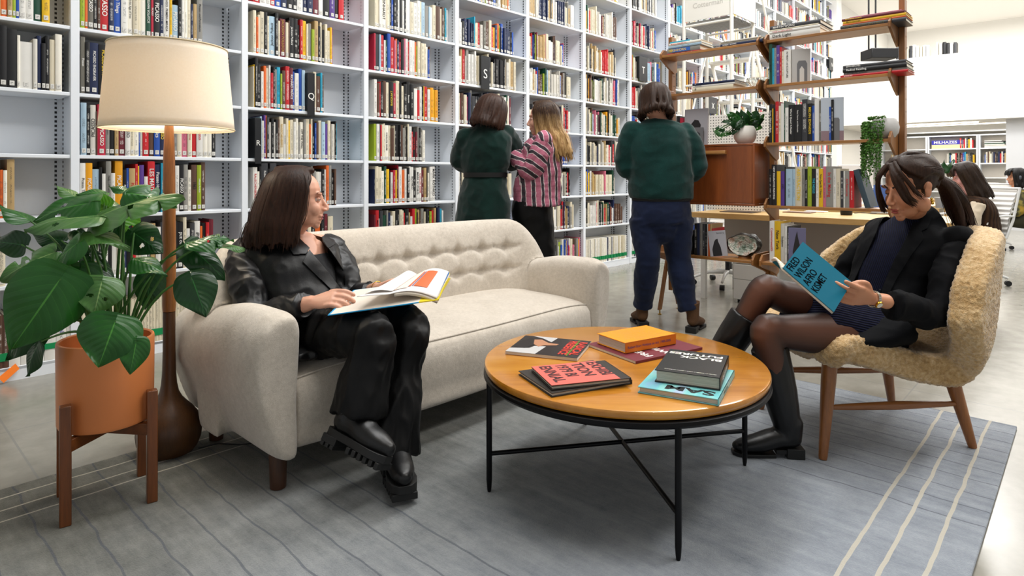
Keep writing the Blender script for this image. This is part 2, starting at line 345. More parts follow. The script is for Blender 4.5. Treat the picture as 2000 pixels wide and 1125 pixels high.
# each shelf: bay, level, first px, last px, one token per book (colour, width, height), titles {index: (text, colour, size, reads upward)}
S = [
 (0, 5, -60, 98, 'k26 w26 w36 k35 w35 a56 o46 a35 l25 b25 w45 w55 e55 y55', {}),
 (0, 4, -70, 122, 'g67 k56 k46 x37 g57 k57:Q. k77:P. f25 w94:A. h35 n36 k34 k36 c45:F. f57:I.', {'Q': ('Who Is Queen? A Reader', 'w', .5), 'P': ('Pasts, Futures, and Aftermaths', 'w', .34), 'A': ('AS HEAVY AS SCULPTURE', 'k', .32), 'F': ('FLOWERS', 'k', .5), 'I': ('Irving Penn', 'k', .42)}),
 (0, 2, -60, 30, 'k35 w34 d36 c35 r35 o24 f24 a47', {}),
 (0, 1, -70, 12, 'c34 k35 w34 d34 c34', {}),
 (1, 5, 158, 397, 'l35 o25 j45:P k36 d25 r66:P n46 b56:T w56 f46:V c46 c26 f46 e46:G i26:P k56:C n35 w56:M y25 s53:P k35 w25 f35 c36 n24 a34 g57:R', {'P': ('PICASSO', 'w', .62), 'T': ('& Things', 'w', .5), 'V': ('and the Age of Iron', 'k', .4), 'G': ('SCULPTOR PAINTER', 'w', .4), 'C': ('PICASSO', 'w', .6), 'M': ('PICASSO. PRIMERA MIRADA', 'k', .4), 'R': ('Picasso and Portraiture', 'k', .4)}),
 (1, 4, 159, 436, 'j27:P k26 n46:S k46:Y k36 d35 c36 g46 k46 w36 n35 r35 c46 k36 w36 g35 x46 c35 a36 w46 k36 r25 w36', {'P': ('Picasso', 'w', .5), 'S': ('PICASSO ENGRAVER', 'w', .3), 'Y': ('PICASSO and RIVERA', 'y', .4)}),
 (1, 3, 159, 423, 's46 k35 h46:U d14 i66:I g34:z k44:z a35 m56 w45:O c34 f45 b15 h25 r56 d46 b56:E n45:Y w56:W p35 g36 c45 p56 c45:x r45 w65:N f46:z f46 k45', {'U': ('PICASSO', 'k', .7, 1), 'I': ('PRIVATE PICASSO', 'w', .5), 'O': ('PICASSO', 'k', .6), 'E': ('ceramics', 'w', .6), 'Y': ('PICASSO', 'y', .6), 'W': ('PICASSO IN ISTANBUL', 'b', .4), 'x': ('Picasso: Paintings', 'r', .3), 'N': ('Picasso', 'r', .45), 'z': ('PICASSO', 'k', .3)}),
 (1, 2, 158, 403, 'w46:A q56:P s54 k25 w33 g47:R w33 q67:P k34:P b25 a55:X r26 y15 v46 w32 r67:M n56:H t36:P w25 k46 x35 w46 k46:B g46 f34 d56:E l46:L d47', {'A': ('Picasso. The', 'k', .5), 'P': ('PICASSO', 'w', .5), 'R': ('PABLO PICASSO', 'k', .4), 'X': ('Picasso', 'r', .5), 'M': ('LES MAITRES', 'w', .6), 'H': ('Picasso Harlequin', 'w', .5), 'B': ('PICASSO', 'w', .62), 'E': ('1963', 'k', .5), 'L': ('A Picasso Portfolio', 'w', .3)}),
 (1, 1, 158, 418, 'k35 w45 k36 h35 k45 w35:P k36 w46 c35 n45 k46:J r36 c46 w56 k35 a46:J w45 x56 w56:P k46 k56:A c37 w34 x45 w56:B o24 k35 r35 m46', {'P': ('PICASSO', 'k', .6), 'A': ('Picasso and', 'w', .6), 'B': ('iPICASSO', 'k', .6), 'J': ('PICASSO', 'y', .5)}),
 (2, 6, 496, 673, 'r45 w45 w36 r35 b45 n46 k46 k36 w45 n36 n46 m46 w36 k56 v46 k35 r46', {}),
 (2, 5, 496, 651, 'c36 o24 c25 c46 k36 c25 s65:J k36 c24 m65:K c34 d15 k56:B k46 k24 r36 y46 c25 g45 l33 a46 k35 c26 k34 c36 c34 y25 r15', {'J': ('Jackson Pollock', 'k', .42), 'K': ('JACKSON POLLOCK', 'g', .42), 'B': ('Jackson Pollock', 'w', .4)}),
 (2, 4, 496, 597, 'c15 y16 k38 k46 w34 o36 c35 w26 r34 k26 g35 t46 l24 d45 r57 m46:R b25 w55 b46 s46', {'R': ('RICHARD PRINCE', 'w', .62)}),
 (2, 4, 614, 635, 'c36 d45 t26 d25', {}),
 (2, 3, 509, 660, 's26 h34 v26 o16 x36 w34 k35 w24 k35 d25 c56:R w34:Q c36 y25 c45 w35 f36 g34 f45:O g36 c56 o24 c26 k36 b25 d35 c46 s55 v45 c46 k15 h35 f25 k26 t15', {'R': ('RAUSCHENBERG', 'g', .5), 'Q': ('RAUSCHENBERG', 'k', .3), 'O': ('OFF THE WALL', 'k', .6)}),
 (2, 2, 495, 658, 'w45:R f24 k26 x67:A k25 x67:A c34 d24 w36 m36 b25 o24 k56 k46:T m46 s45 k36 j26 g34 h34 w34 k35 w25 o36 g36 k34 d25', {'R': ('RAUSCHENBERG', 'r', .5), 'A': ('Robert Rauschenberg', 'w', .3), 'T': ('ROTHENBERG', 'w', .4)}),
 (2, 1, 495, 652, 'k46 c36 w45 r35 k46 d36 c46 k45 w36 g36 n46 c36 k36 o46 k36 m36 c45', {}),
 (3, 6, 733, 875, 'c25 c36 w24 f56:R c46 k26 b25 k36 k25 w26 k36 w25 k26 w56 c45 w45 w36 c26 s46 g45 s25 w35 c46 d56 c25 d36 e15 t26 w15', {'R': ('REINHARDT', 'k', .5)}),
 (3, 5, 733, 842, 'i26 x46 s26 r46 w24 e24 b47 r56 p25 o26 n35 i25 k46 p26 w36 r25 w46 w36 o26 l24 c46 k16 c46 c36 w35 b24 d15', {}),
 (3, 4, 733, 857, 'w36 d35 r16 k36 d36 c36 k56:B i36 c47 k26 c35 k46 k47:Q k46 w45 r34 w36 k26 y16 r46 w35 q46 y25 q45', {'B': ('BASQUIAT', 'y', .4), 'Q': ('Basquiat', 'w', .4)}),
 (3, 3, 733, 832, 'l36 w46 n15 r26 c36 c26 f56:M c36 d45 c16 k36 k46 k26 d36 g35 j36 k16 c27 w46 r24 k45:R m34 g26 k36 j35 f45', {'M': ('MARK ROTHKO', 'k', .4), 'R': ('Mark Rothko', 'r', .5)}),
 (3, 2, 733, 852, 'n15 c46 c46 f44 e36 y45 k24 w34 i35 y25 k25 i17 w46 o45 w35 k46:R w26 w46:O k45 w46:M w46:T m35 a46 k26 f34 w46 w56:M', {'R': ('MARK ROTHKO', 'w', .5), 'O': ('ROTHKO', 'k', .62), 'M': ('MARK ROTHKO', 'k', .62), 'T': ('MARK ROTHKO', 'r', .55)}),
 (3, 1, 733, 867, 'm25 r46:B w13 x46 e54 g26 n35 w34 c46 k36 k26 c46 c26 r25 k56 a25 w33 r46 l26 k25 a36 d25 g46 c25 k46 k26 l35 b15 r35 a36 k26 n46 t36 w25', {'B': ('Mark Rothko', 'k', .5)}),
]
SIGN = mat('sign_black', '17181B', .4)
done = {}
far = MB()
for bay, lv, p0, p1, toks, titles in S:
    ua, ub = upx(p0), upx(p1); toks = toks.split(); ws = [int(t[1])*.008 for t in toks]
    if bay == 0: ua = max(ua, U0+.03)
    k = (ub-ua)/sum(ws); x = ua; z = LEV[lv]
    top = (LEV+[TOPZ])[lv+1]-.03
    for i, (t, w_) in enumerate(zip(toks, ws)):
        wd = w_*k*.97; hg = min(.165+int(t[2])*.02+RN.uniform(-.008, .008), top-z); dp = RN.uniform(.17, .22); col = t[0]
        if lv >= 6: hg = min(.30, hg)
        M = Matrix.Translation(Vector((x, 0, 0)))
        solo = bay == 0 or (bay == 1 and lv != 1) or (bay == 2 and lv in (3, 4))
        if not solo:
            far_M = Matrix.Rotation(TH, 4, 'Z') @ Matrix.Translation((x, V0+.006+RN.uniform(0, .012), z))
            bookmesh(far, wd, hg, dp, col, far_M, 0 if ':' in t else RN.random())
        mb = MB(); e = upx(0)
        if solo:
            if x+wd < e-.1: x += w_*k; continue
            bookmesh(mb, wd, hg, dp, col, None, 0 if ':' in t else RN.random())
            o = mb.build('book', BOOK); o.location = W(x, V0+.006+RN.uniform(0, .012), z+.0006); o.rotation_euler = (0, 0, TH)
            key = (bay, lv); done[key] = done.get(key, 0)+1
            sz = ('thick ' if wd > .036 else 'slim ' if wd < .016 else '')+('tall ' if hg > .29 else 'short ' if hg < .24 else '')
            s2 = SHN[lv]+' of the '+BYN[bay] if bay else SHN[lv]+' of the '+BYN[0]
            tag(o, f"{sz}{CN[col]} book, {ORD[done[key]-1]} from left, {s2}", 'book', 'books on the '+s2)
        if ':' in t and t.split(':')[1] in titles:
            q = titles[t.split(':')[1]]; up = len(q) > 3 or (i % 7 == 6)
            size = min(wd*q[2]*1.5, hg*1.25/len(q[0])*1.1)
            par = o if solo else None
            Mt = basis((wd/2, -min(.004, wd*.18)*.9-.0003, hg*.55), (0, 0, 1 if up else -1), (-1 if up else 1, 0, 0), (0, -1, 0))
            if solo: text(q[0], size, TM[q[1]], o, Mt, .0004, bold=.01)
            else:
                key = q[0]; 
                tmp = text(q[0], size, TM[q[1]], None, Mt, .0004, bold=.01); me = tmp.data
                cc = {'w': (.8, .79, .75), 'k': (.01, .01, .012), 'r': lin('C0272D'), 'y': lin('E8C630'), 'g': lin('B08A3C'), 'b': lin('2A3C9C')}[q[1]]
                far.add([far_M @ v_.co for v_ in me.vertices], [tuple(p.vertices) for p in me.polygons], None, cc); bpy.data.objects.remove(tmp)
        x += w_*k
# bottom shelf: bound journals with a band of green tape
n = 0
for (pa, pb, wj, hj, cj) in ((-40, 16, .022, .27, 'd'), (18, 150, .048, .30, 'w'), (160, 480, .0165, .26, 'c')):
    x = upx(pa); lim = upx(pb); kk = 0
    while x < lim:
        wd = wj*RN.uniform(.9, 1.1)
        mb = MB(); bookmesh(mb, wd*.97, hj, .2, cj, None, RN.uniform(.3, 1), lab=False, band=('0F8A50', .035 if wj < .04 else .06, .075 if wj < .04 else .09))
        o = mb.build('bound_journal', BOOK); o.location = W(x, V0+.006, LEV[0]+.0006); o.rotation_euler = (0, 0, TH); 
        if wj > .04: text('MODERN', .03, TB, o, basis((wd*.485, -.0045, .2), (0, 0, -1), (1, 0, 0), (0, -1, 0)), .0004)
        if x+wd < U0+PIT: tag(o, f"{'thick white' if wj > .04 else 'slim brown'} journal with green tape, {ORD[kk]} from left, bottom shelf, leftmost bookcase", 'journal', 'bound journals on the bottom shelves')
        else: tag(o, "slim cream journal with green tape, bottom shelf of the bookcase behind the lamp", 'journal', 'slim cream journals behind the lamp')
        kk += 1; x += wd
        if pa == 160 and upx(pb)-x < .02: break
# the hundreds of further books on the shelves beyond, one object
PW = 'wwwwccccccfffhhkkkkkkxxggjjrrrobnnnbteeydmaaavpsiqlddc'
def fill(bay, lv, frac, rr, pal=PW, thin=False):
    x = U0+bay*PIT+.026; end = x+(PIT-.05)*frac; z = LEV[lv]; top = (LEV+[TOPZ])[lv+1]-.028
    mode = 0; base = rr.uniform(.225, .27)
    runc = None; run = 0
    while x < end:
        wd = rr.uniform(.009, .034) if not thin else .016
        if run > 0: col = runc; run -= 1
        else:
            col = rr.choice(pal)
            if rr.random() < .06: run = rr.randint(3, 6); runc = col
        hg = min(top-z-.003, base+rr.uniform(-.045, .055)); lean = 0
        if run and lv > 0: hg = base
        M = Matrix.Rotation(TH, 4, 'Z') @ Matrix.Translation((x, V0+.006+rr.uniform(0, .02), z))
        if lv == 0 and thin: bookmesh(far, wd*.97, .27, .2, col, M, rr.random(), lab=False, full=False, band=('0F8A50', .03, .07))
        else: bookmesh(far, wd*.97, hg, rr.uniform(.17, .22), col, M, rr.random(), full=(lv < 3 and bay < 8))
        x += wd
rr = random.Random(11)
for bay in range(0, NB+1):
    for lv in range(len(LEV)):
        if bay < 4 and lv < 7 and any(s_[0] == bay and s_[1] == lv for s_ in S): continue
        if bay <= 1 and lv == 0: continue
        if bay == 0 and lv == 3: continue
        if bay < 3 and lv > 7: continue
        fr = rr.uniform(.6, .97) if bay < 5 else rr.uniform(.62, .95)
        if bay in (4, 5): fr = rr.uniform(.62, .85)
        if bay > 7: fr = rr.uniform(.8, 1)
        if lv == 0: fill(bay, lv, .95, rr, 'cffwn' if bay in (6, 7, 2, 3) else PW, bay in (2, 3, 6, 7))
        else: fill(bay, lv, fr, rr, PW if (bay+lv) % 3 else 'wwccccffhhkkxgaarn')
def build_far():
  fo = far.build('shelved_books', BOOK, fix=False)
  tag(fo, 'hundreds of further books on the bookcases from the green-dress woman rightward and up high', 'books', kind='stuff')
# bookends and letter signs
be = MB()
for px, lv in ((403, 2), (423, 3), (658, 2), (832, 3)):
    o = MB().prism([(0, 0), (.012, 0), (.012, .001), (.004, .14), (0, .15)], -.0006, .0006, Matrix.Rotation(PI/2, 4, 'X')).build('bookend', WHITE, bev=0)
    pr = MB().box((.001, -.0, 0), (.05, .001, .001)).box((0, 0, 0), (.001, .12, .15))
    o.data = pr.mesh('bookend', WHITE); o.location = W(upx(px)+.002, V0+.03, LEV[lv]+.0005); o.rotation_euler = (0, 0, TH)
    tag(o, f"thin white steel bookend, {SHN[lv]} of the {BYN[1] if px < 500 else BYN[2] if px < 700 else BYN[3]}", 'bookend', 'steel bookends')
def sign(ch, px0, px1, lv, z0=-.03, hgt=.30, proud=.02, name=None, where=''):
    ua, ub = upx(px0), upx(px1); wd = ub-ua
    t = thing('letter_sign', f"black shelf marker sign with white letter {ch} {where}", 'sign', W(ua, V0-proud, LEV[lv]+z0), TH, 'letter signs on the bookcases')
    MB().box((0, 0, 0), (wd, .004, hgt)).box((0, .004, .04), (.003, .19, hgt)).build('plate', SIGN, t, bev=.001)
    text(ch, min(wd*1.15, .12), TW, t, basis((wd/2, -.0004, hgt*.45), (1, 0, 0), (0, 0, 1), (0, -1, 0)), .0003, name='letter')
sign('Q', 598, 612, 4, where='beside tall blue books'); sign('R', 495.5, 508, 3, -.035, .3, .02, where='at a shelf\'s left end'); sign('S', 937, 953, 5, -.03, .3, where='above the green-dress woman')
sign('T', 1246, 1262, 6, -.0, .3, where='above the person in jeans'); sign('X', 1382, 1398, 5, .08, .24, where='between ladder and pegboard'); sign('N', 1618, 1628, 8, .19, .27, where='near the far end of the bookcases')

def on_case(px, py, v): s_ = (px-1000)/F; t = v/(CU-SU*s_); return at(px, py, t)
q = [on_case(-4, 738, 4.0), on_case(7, 748, 4.0), on_case(38, 720, 4.03), on_case(30, 710, 4.03)]
rbn = MB(); n = (q[1]-q[0]).cross(q[3]-q[0]).normalized()*.001
rbn.add(q+[p+n for p in q], [(0, 1, 2, 3), (7, 6, 5, 4), (0, 4, 5, 1), (1, 5, 6, 2), (2, 6, 7, 3), (3, 7, 4, 0)])
tag(rbn.build('ribbon', mat('ribbon_orange', 'F07A1A', .5)), 'orange ribbon hanging over the base of the leftmost bookcase, beside the potted plant', 'ribbon')
# ================================================================ furniture in front
def on(px, py, z): Y = (H-z)*F/(py-342); return Vector(((px-1000)/F*Y, Y, z))
def remesh(mb, vox, smooth=4, fac=.5, name='m', extra=None):
    me = mb.mesh(name, None); o = bpy.data.objects.new('tmp', me); C.objects.link(o)
    r = o.modifiers.new('r', 'REMESH'); r.mode = 'VOXEL'; r.voxel_size = vox; r.use_smooth_shade = True
    if smooth: s_ = o.modifiers.new('s', 'SMOOTH'); s_.iterations = smooth; s_.factor = fac
    bpy.context.view_layer.update()
    out = bpy.data.meshes.new_from_object(o.evaluated_get(bpy.context.evaluated_depsgraph_get()))
    bpy.data.objects.remove(o); bpy.data.meshes.remove(me); out.name = name
    return out
def place(name, me, m, parent=None, smooth=True):
    o = bpy.data.objects.new(name, me); C.objects.link(o); me.materials.clear(); me.materials.append(m); o.parent = parent
    if smooth: me.polygons.foreach_set('use_smooth', [True]*len(me.polygons))
    return o
def warp(me, fn):
    N = [(v.co.copy(), v.normal.copy()) for v in me.vertices]
    out = []
    for c, n in N: out.extend(fn(c, n))
    me.vertices.foreach_set('co', out)
    me.update()
def S01(x, a, b): t = max(0, min(1, (x-a)/(b-a))); return t*t*(3-2*t)
# ---- rug
def rugmat():
    t = NT('hand_woven_rug'); v = t.coord('Object'); sx = t.n('SeparateXYZ', ins={0: v}); x, y = sx.outputs[0], sx.outputs[1]
    wob = t.noise(v, 5, 2)
    xw = t.math('ADD', x, t.math('MULTIPLY', t.math('SUBTRACT', wob, .5), .035)); yw = t.math('ADD', y, t.math('MULTIPLY', t.math('SUBTRACT', wob, .5), .02))
    st = t.noise(t.coord('Object', (1, .14, 1)), 26, 5, .7); sp = t.noise(v, 11, 8, .85); big = t.noise(v, 1.6, 3)
    f = t.math('ADD', t.math('ADD', t.math('MULTIPLY', st, .35), t.math('MULTIPLY', sp, .4)), t.math('ADD', t.math('MULTIPLY', big, .15), t.math('MULTIPLY', t.noise(v, 170, 3, .7), .1)))
    warm = t.ramp(f, [(.3, '3A3A35'), (.44, '62625A'), (.6, '807F76')]); cool = t.ramp(f, [(.3, '4E555F'), (.43, '858C96'), (.6, 'A2A8B0')])
    k = t.math('MULTIPLY', t.math('ADD', t.math('SUBTRACT', 2.3, y), t.math('MULTIPLY', t.math('SUBTRACT', big, .5), 1.2)), .55)
    k = t.n('Clamp', ins={0: k}).outputs[0]
    c = t.mix(k, warm, cool)
    # dark furrows across the two ends, in the u < 1.3 and u > 2.15 zones
    fr = t.math('ABSOLUTE', t.math('SUBTRACT', t.math('FRACT', t.math('DIVIDE', xw, .112)), .5))
    fur = t.math('LESS_THAN', fr, .028)
    zone = t.math('MAXIMUM', t.math('MULTIPLY', t.math('LESS_THAN', x, 1.22), t.math('GREATER_THAN', y, .9)), t.math('GREATER_THAN', x, 2.2))
    fur = t.math('MULTIPLY', t.math('MULTIPLY', fur, zone), .6)
    c = t.mix(fur, c, (*lin('474C58'), 1))
    wl = None
    for yy, w_ in ((2.567, .0035), (2.475, .0035), (2.395, .0035), (.488, .0055), (.41, .0055), (.322, .0055)):
        d = t.math('LESS_THAN', t.math('ABSOLUTE', t.math('SUBTRACT', yw, yy)), w_); wl = d if wl is None else t.math('MAXIMUM', wl, d)
    c = t.mix(t.math('MULTIPLY', wl, .85), c, (*lin('C9C2B2'), 1))
    t.l(c, t.b.inputs['Base Color']); t.b.inputs['Roughness'].default_value = .95; t.b.inputs['Sheen Weight'].default_value = .15; t.b.inputs['Specular IOR Level'].default_value = .15
    h = t.math('ADD', t.noise(v, 260, 3), t.math('MULTIPLY', fur, -1.5))
    t.bump(h, .55, .006); return t.m
ru = MB().prism([(-.35, .232), (3.318, .232), (3.31, 1.4), (3.322, 2.645), (1.5, 2.65), (-.35, 2.642)], .001, .011).build('rug', rugmat(), bev=.004); ru.rotation_euler = (0, 0, TH)
tag(ru, 'large grey-blue woven rug with dark furrows and fine cream lines, under sofa, table and armchair', 'rug')
RZ = .011
# ---- floor lamp
lx, ly = -1.29, 2.35
la = thing('floor_lamp', 'tall walnut floor lamp with gourd base and cream drum shade, beside the potted plant', 'floor lamp', (lx, ly, RZ))
WN = wood('walnut', '5A391C', '351F0F', 2, 5, .42, .05)
WN2 = wood('walnut_pole', 'A4682F', '6C401C', 2, 5, .4, .1)
MB().lathe([(.001, 0), (.07, 0), (.085, .003), (.098, .02), (.108, .045), (.112, .075), (.109, .105), (.098, .135), (.080, .16), (.060, .182), (.044, .202), (.033, .225), (.027, .255), (.0235, .30), (.0215, .38), (.021, .45), (.0215, .525), (.001, .525)], 48).build('base', WN, la)
MB().lathe([(.001, .527), (.022, .527), (.0235, .55), (.023, .8), (.020, 1.1), (.0155, 1.215), (.012, 1.26), (.001, 1.26)], 24).build('pole', WN2, la)
MB().tube([(0, 0, 1.255), (0, 0, 1.33)], .012, 12).build('socket', mat('brass', 'B08D45', .3, 1), la)
MB().ball((0, 0, 1.375), (.032, .032, .045), 16).build('bulb', mat('lit_bulb', 'FFE6BE', .5, emit=14, ecol='FFE0B0'), la)
def shade():
    t = NT('lamp_shade_linen'); t.t.nodes.remove(t.b); o = t.t.nodes['Material Output']
    v = t.coord('Object', (1, 1, 1)); n = t.noise(v, 160, 3); 
    c = t.mix(n, (*lin('F2E8D6'), 1), (*lin('FAF4E8'), 1))
    d = t.n('BsdfDiffuse', ins={'Color': c}); tr = t.n('BsdfTranslucent', ins={'Color': (*lin('F6E6CC'), 1)})
    m = t.n('MixShader', ins={0: .22}); t.t.links.new(d.outputs[0], m.inputs[1]); t.t.links.new(tr.outputs[0], m.inputs[2]); t.t.links.new(m.outputs[0], o.inputs[0]); return t.m
sh = MB().grid(lambda a, b: ((.226-.026*a)*math.cos(2*PI*b), (.226-.026*a)*math.sin(2*PI*b), 1.212+.305*a), 12, 64, cv=True).build('lamp_shade', shade(), la)
so = sh.modifiers.new('s', 'SOLIDIFY'); so.thickness = .002
trm = mat('shade_trim', 'D9C6A2', .8)
for z, r in ((1.212, .2265), (1.517, .2005)):
    MB().tube([(r*math.cos(2*PI*i/64), r*math.sin(2*PI*i/64), z) for i in range(65)], .0028, 6).build('trim', trm, sh)
sp_ = MB()
for a in (0, 2.09, 4.19): sp_.tube([(.01*math.cos(a), .01*math.sin(a), 1.33), (.2*math.cos(a), .2*math.sin(a), 1.505)], .0018, 6)
sp_.build('shade_carrier', mat('brass', 'B08D45', .3, 1), la)
l = bpy.data.lights.new('lamp_light', 'POINT'); l.energy = 10; l.color = (1, .90, .74); l.shadow_soft_size = .035
lo = bpy.data.objects.new('lamp_light', l); C.objects.link(lo); lo.location = (lx, ly, RZ+1.33)
cord = MB().tube([(lx+.10, ly+.02, RZ+.004), (lx+.16, ly+.06, RZ+.004), (lx+.25, ly+.05, RZ+.004), (lx+.38, ly+.10, RZ+.004), (lx+.6, ly+.35, RZ+.004)], .003, 6).build('power_cord', mat('black_rubber', '101010', .5), la)
cord.matrix_parent_inverse = Matrix.Translation((-lx, -ly, -RZ))
# ---- plant stand and pot
pc = Vector((-1.3045, 2.01, 0)); ra = math.atan2(.13, .168)
st = thing('plant_stand', 'walnut plant stand with four square legs holding the orange pot', 'plant stand', (pc.x, pc.y, RZ), ra)
WS = wood('stand_walnut', '7C441C', '4E2A12', 2, 6, .35, .2)
for sx_ in (-1, 1):
    for sy_ in (-1, 1):
        x, y = sx_*.106, sy_*.1045
        M = Matrix.Translation((x*1.32, y*1.32, 0)) @ Matrix.Rotation(PI/4, 4, 'Z')
        MB().box((-.015, -.015, 0), (.015, .015, .355), Matrix.Translation((x*1.06, y*1.06, 0))).build('leg', WS, st, bev=.003)
for k in (0, 1):
    MB().box((-.15, -.011, .213), (.15, .011, .25), Matrix.Rotation(PI/4+k*PI/2, 4, 'Z')).build('crossbar', wood('bar_walnut', '7C441C', '4E2A12', 0, 6, .35, .2), st, bev=.002)
po = thing('plant_pot', 'matt orange cylindrical ceramic pot standing in the wooden plant stand', 'pot', (pc.x, pc.y, RZ+.2505), 0)
MB().lathe([(.001, 0), (.118, 0), (.128, .004), (.1325, .014), (.1345, .26), (.133, .266), (.128, .268), (.124, .264), (.122, .24), (.122, .215), (.001, .215)], 64).build('pot', mat('orange_glaze', 'D88148', .42, coat=.15, var=.03), po)
MB().grid(lambda a, b: (.1215*a*math.cos(2*PI*b), .1215*a*math.sin(2*PI*b), .212+.012*noise.noise((a*7*math.cos(2*PI*b), a*7*math.sin(2*PI*b), 0))), 10, 32, cv=True).build('soil', mat('soil', '2A1D14', .95, var=.4, vs=60, bump=.6, bs=90), po)
# ---- monstera
def leafmat(name, c1, c2, c3):
    t = NT(name); uv = t.n('UVMap'); s = t.n('SeparateXYZ', ins={0: uv.outputs[0]}); u, v = s.outputs[0], s.outputs[1]   # u 0..1 across (mid .5), v along
    au = t.math('ABSOLUTE', t.math('SUBTRACT', u, .5))
    mid = t.math('LESS_THAN', au, .012)
    vv = t.math('SUBTRACT', v, t.math('MULTIPLY', au, .75))
    vf = t.math('ABSOLUTE', t.math('SUBTRACT', t.math('FRACT', t.math('MULTIPLY', vv, 8)), .5))
    vein = t.math('MULTIPLY', t.math('LESS_THAN', vf, .035), .18)
    n = t.noise(t.coord('Object'), 14, 3)
    c = t.mix(n, (*lin(c1), 1), (*lin(c2), 1)); c = t.mix(t.math('MAXIMUM', mid, vein), c, (*lin(c3), 1))
    t.l(c, t.b.inputs['Base Color']); t.b.inputs['Roughness'].default_value = .3; t.b.inputs['Specular IOR Level'].default_value = .45
    h = t.math('ADD', t.math('MULTIPLY', vf, .6), t.math('MULTIPLY', n, .4)); t.bump(h, .35, .006)
    o = t.t.nodes['Material Output']; tr = t.n('BsdfTranslucent', ins={'Color': (*lin(c3), 1)}); m = t.n('MixShader', ins={0: .14})
    t.t.links.new(t.b.outputs[0], m.inputs[1]); t.t.links.new(tr.outputs[0], m.inputs[2]); t.t.links.new(m.outputs[0], o.inputs[0]); return t.m
LF = [leafmat('leaf_green', '164316', '236020', '4A8A36'), leafmat('leaf_dark', '0D2C12', '163F1A', '2B6430'), leafmat('leaf_bright', '3A7F16', '559A22', '86B848'), leafmat('leaf_dusty', '2E5A28', '4A7438', '7E9A5E')]
def leaf(parent, A, T, w, mi=0, kind='heart', droop=.12, stem=None, seed=0, name='leaf', up=None, flip=1):
    """A petiole joint, T tip (world); w visible width in metres; side turned so that it shows that width"""
    A = Vector(A); T = Vector(T); L = (T-A).length; d = (T-A).normalized(); tw = max(L*.78, w*1.0) if kind != 'thin' else L*.4
    view = (A-Vector((0, 0, H))).normalized()*-1
    n0 = (view-d*view.dot(d)).normalized(); s0 = d.cross(n0)
    ph = math.acos(max(.12, min(1, w/tw)))
    n_ = n0*math.cos(ph)+s0*math.sin(ph)
    if n_.z < (n0*math.cos(ph)-s0*math.sin(ph)).z: n_ = n0*math.cos(ph)-s0*math.sin(ph)
    sd = d.cross(n_).normalized(); r = random.Random(seed)
    nu, nv = 33, 30; mb = MB(); lob = .2 if kind in ('heart', 'slit', 'hole') else .05
    cuts = [(r.choice((-1, 1)), q+r.uniform(-.03, .03), r.uniform(.3, .6)) for q in ((.42, .62, .3, .75) if kind == 'slit' else ())]
    if kind == 'slit': cuts = [(sg, q+sg*.03, r.uniform(.25, .5)) for q in (.36, .54, .70) for sg in (-1, 1) if r.random() < .8]
    idx = {}
    wav = r.uniform(0, 6)
    for j in range(nv):
        s = j/(nv-1)
        for i in range(nu):
            a = (i/(nu-1))*2-1; side = 1 if a > 0 else -1
            # outline half width
            hw = (math.sin(PI*min(1, (s*1.0)**.62))**.85)*(1-.25*s) if s < 1 else 0
            hw = max(hw, .0)
            m = 1
            for sg, q, dep in cuts:
                if sg == side:
                    g = abs(s-q)
                    if g < .03: m = min(m, dep+(1-dep)*(g/.03)**2)
            y = s*L; x = a*hw*tw*.5*m
            y += L*.22*(abs(a)**1.4)*(1-s)*.6 if kind == 'slit' else 0
            y -= lob*L*(abs(a)**1.1)*(math.exp(-((s-.06)/.16)**2))*1.15*(1 if abs(a) > .02 else 0)
            zz = -.18*abs(a)*hw*tw*.5*.6 + .05*L*math.sin(s*PI) - droop*L*s*s + .012*math.sin(7*s+wav+a*2)*abs(a)*min(1, L*6)
            zz -= .10*tw*(abs(a)**2.2)*hw
            p = A+d*y+sd*x*flip+n_*(zz)
            idx[i, j] = len(mb.v); mb.v.append(tuple(p))
    for j in range(nv-1):
        for i in range(nu-1):
            a = ((i+.5)/(nu-1))*2-1; s = (j+.5)/(nv-1)
            if kind in ('hole', 'slit'):
                if any(((abs(a)-ha)/.16)**2+((s-hs)/.05)**2 < 1 and (a > 0) == (sg > 0) for sg, ha, hs in (((1, .32, .42), (-1, .34, .5)) if kind == 'hole' else ((1, .2, .45),))): continue
            k = len(mb.f); q = [(i, j), (i+1, j), (i+1, j+1), (i, j+1)]
            mb.f.append(tuple(idx[c] for c in q)); mb.col.append(None); mb.smooth.append(True)
            mb.uv[k] = [(c[0]/(nu-1), c[1]/(nv-1)) for c in q]
    o = mb.build(name, LF[mi], parent, fix=False, sharp=80)
    o.matrix_parent_inverse = Matrix.Translation(-parent.location)
    if stem is not None:
        B = Vector(stem); q = d*-.03
        pts = []
        for i in range(13):
            t = i/12; e = B.lerp(A, t); e.z += .10*math.sin(PI*t)*min(1, (A-B).length*2.2)*(1-t*.2)
            e += (A+q-e)*0; pts.append(e)
        sm = MB().tube(pts, [.0055-.0028*i/12 for i in range(13)], 8).build('stem', STEM, parent); sm.matrix_parent_inverse = Matrix.Translation(-parent.location)
    return o
STEM = mat('plant_stem', '3F6B2B', .45, var=.2, vs=20)
mo = thing('monstera_plant', 'large leafy monstera plant growing in the orange pot', 'plant', (pc.x, pc.y, RZ+.2505+.215))
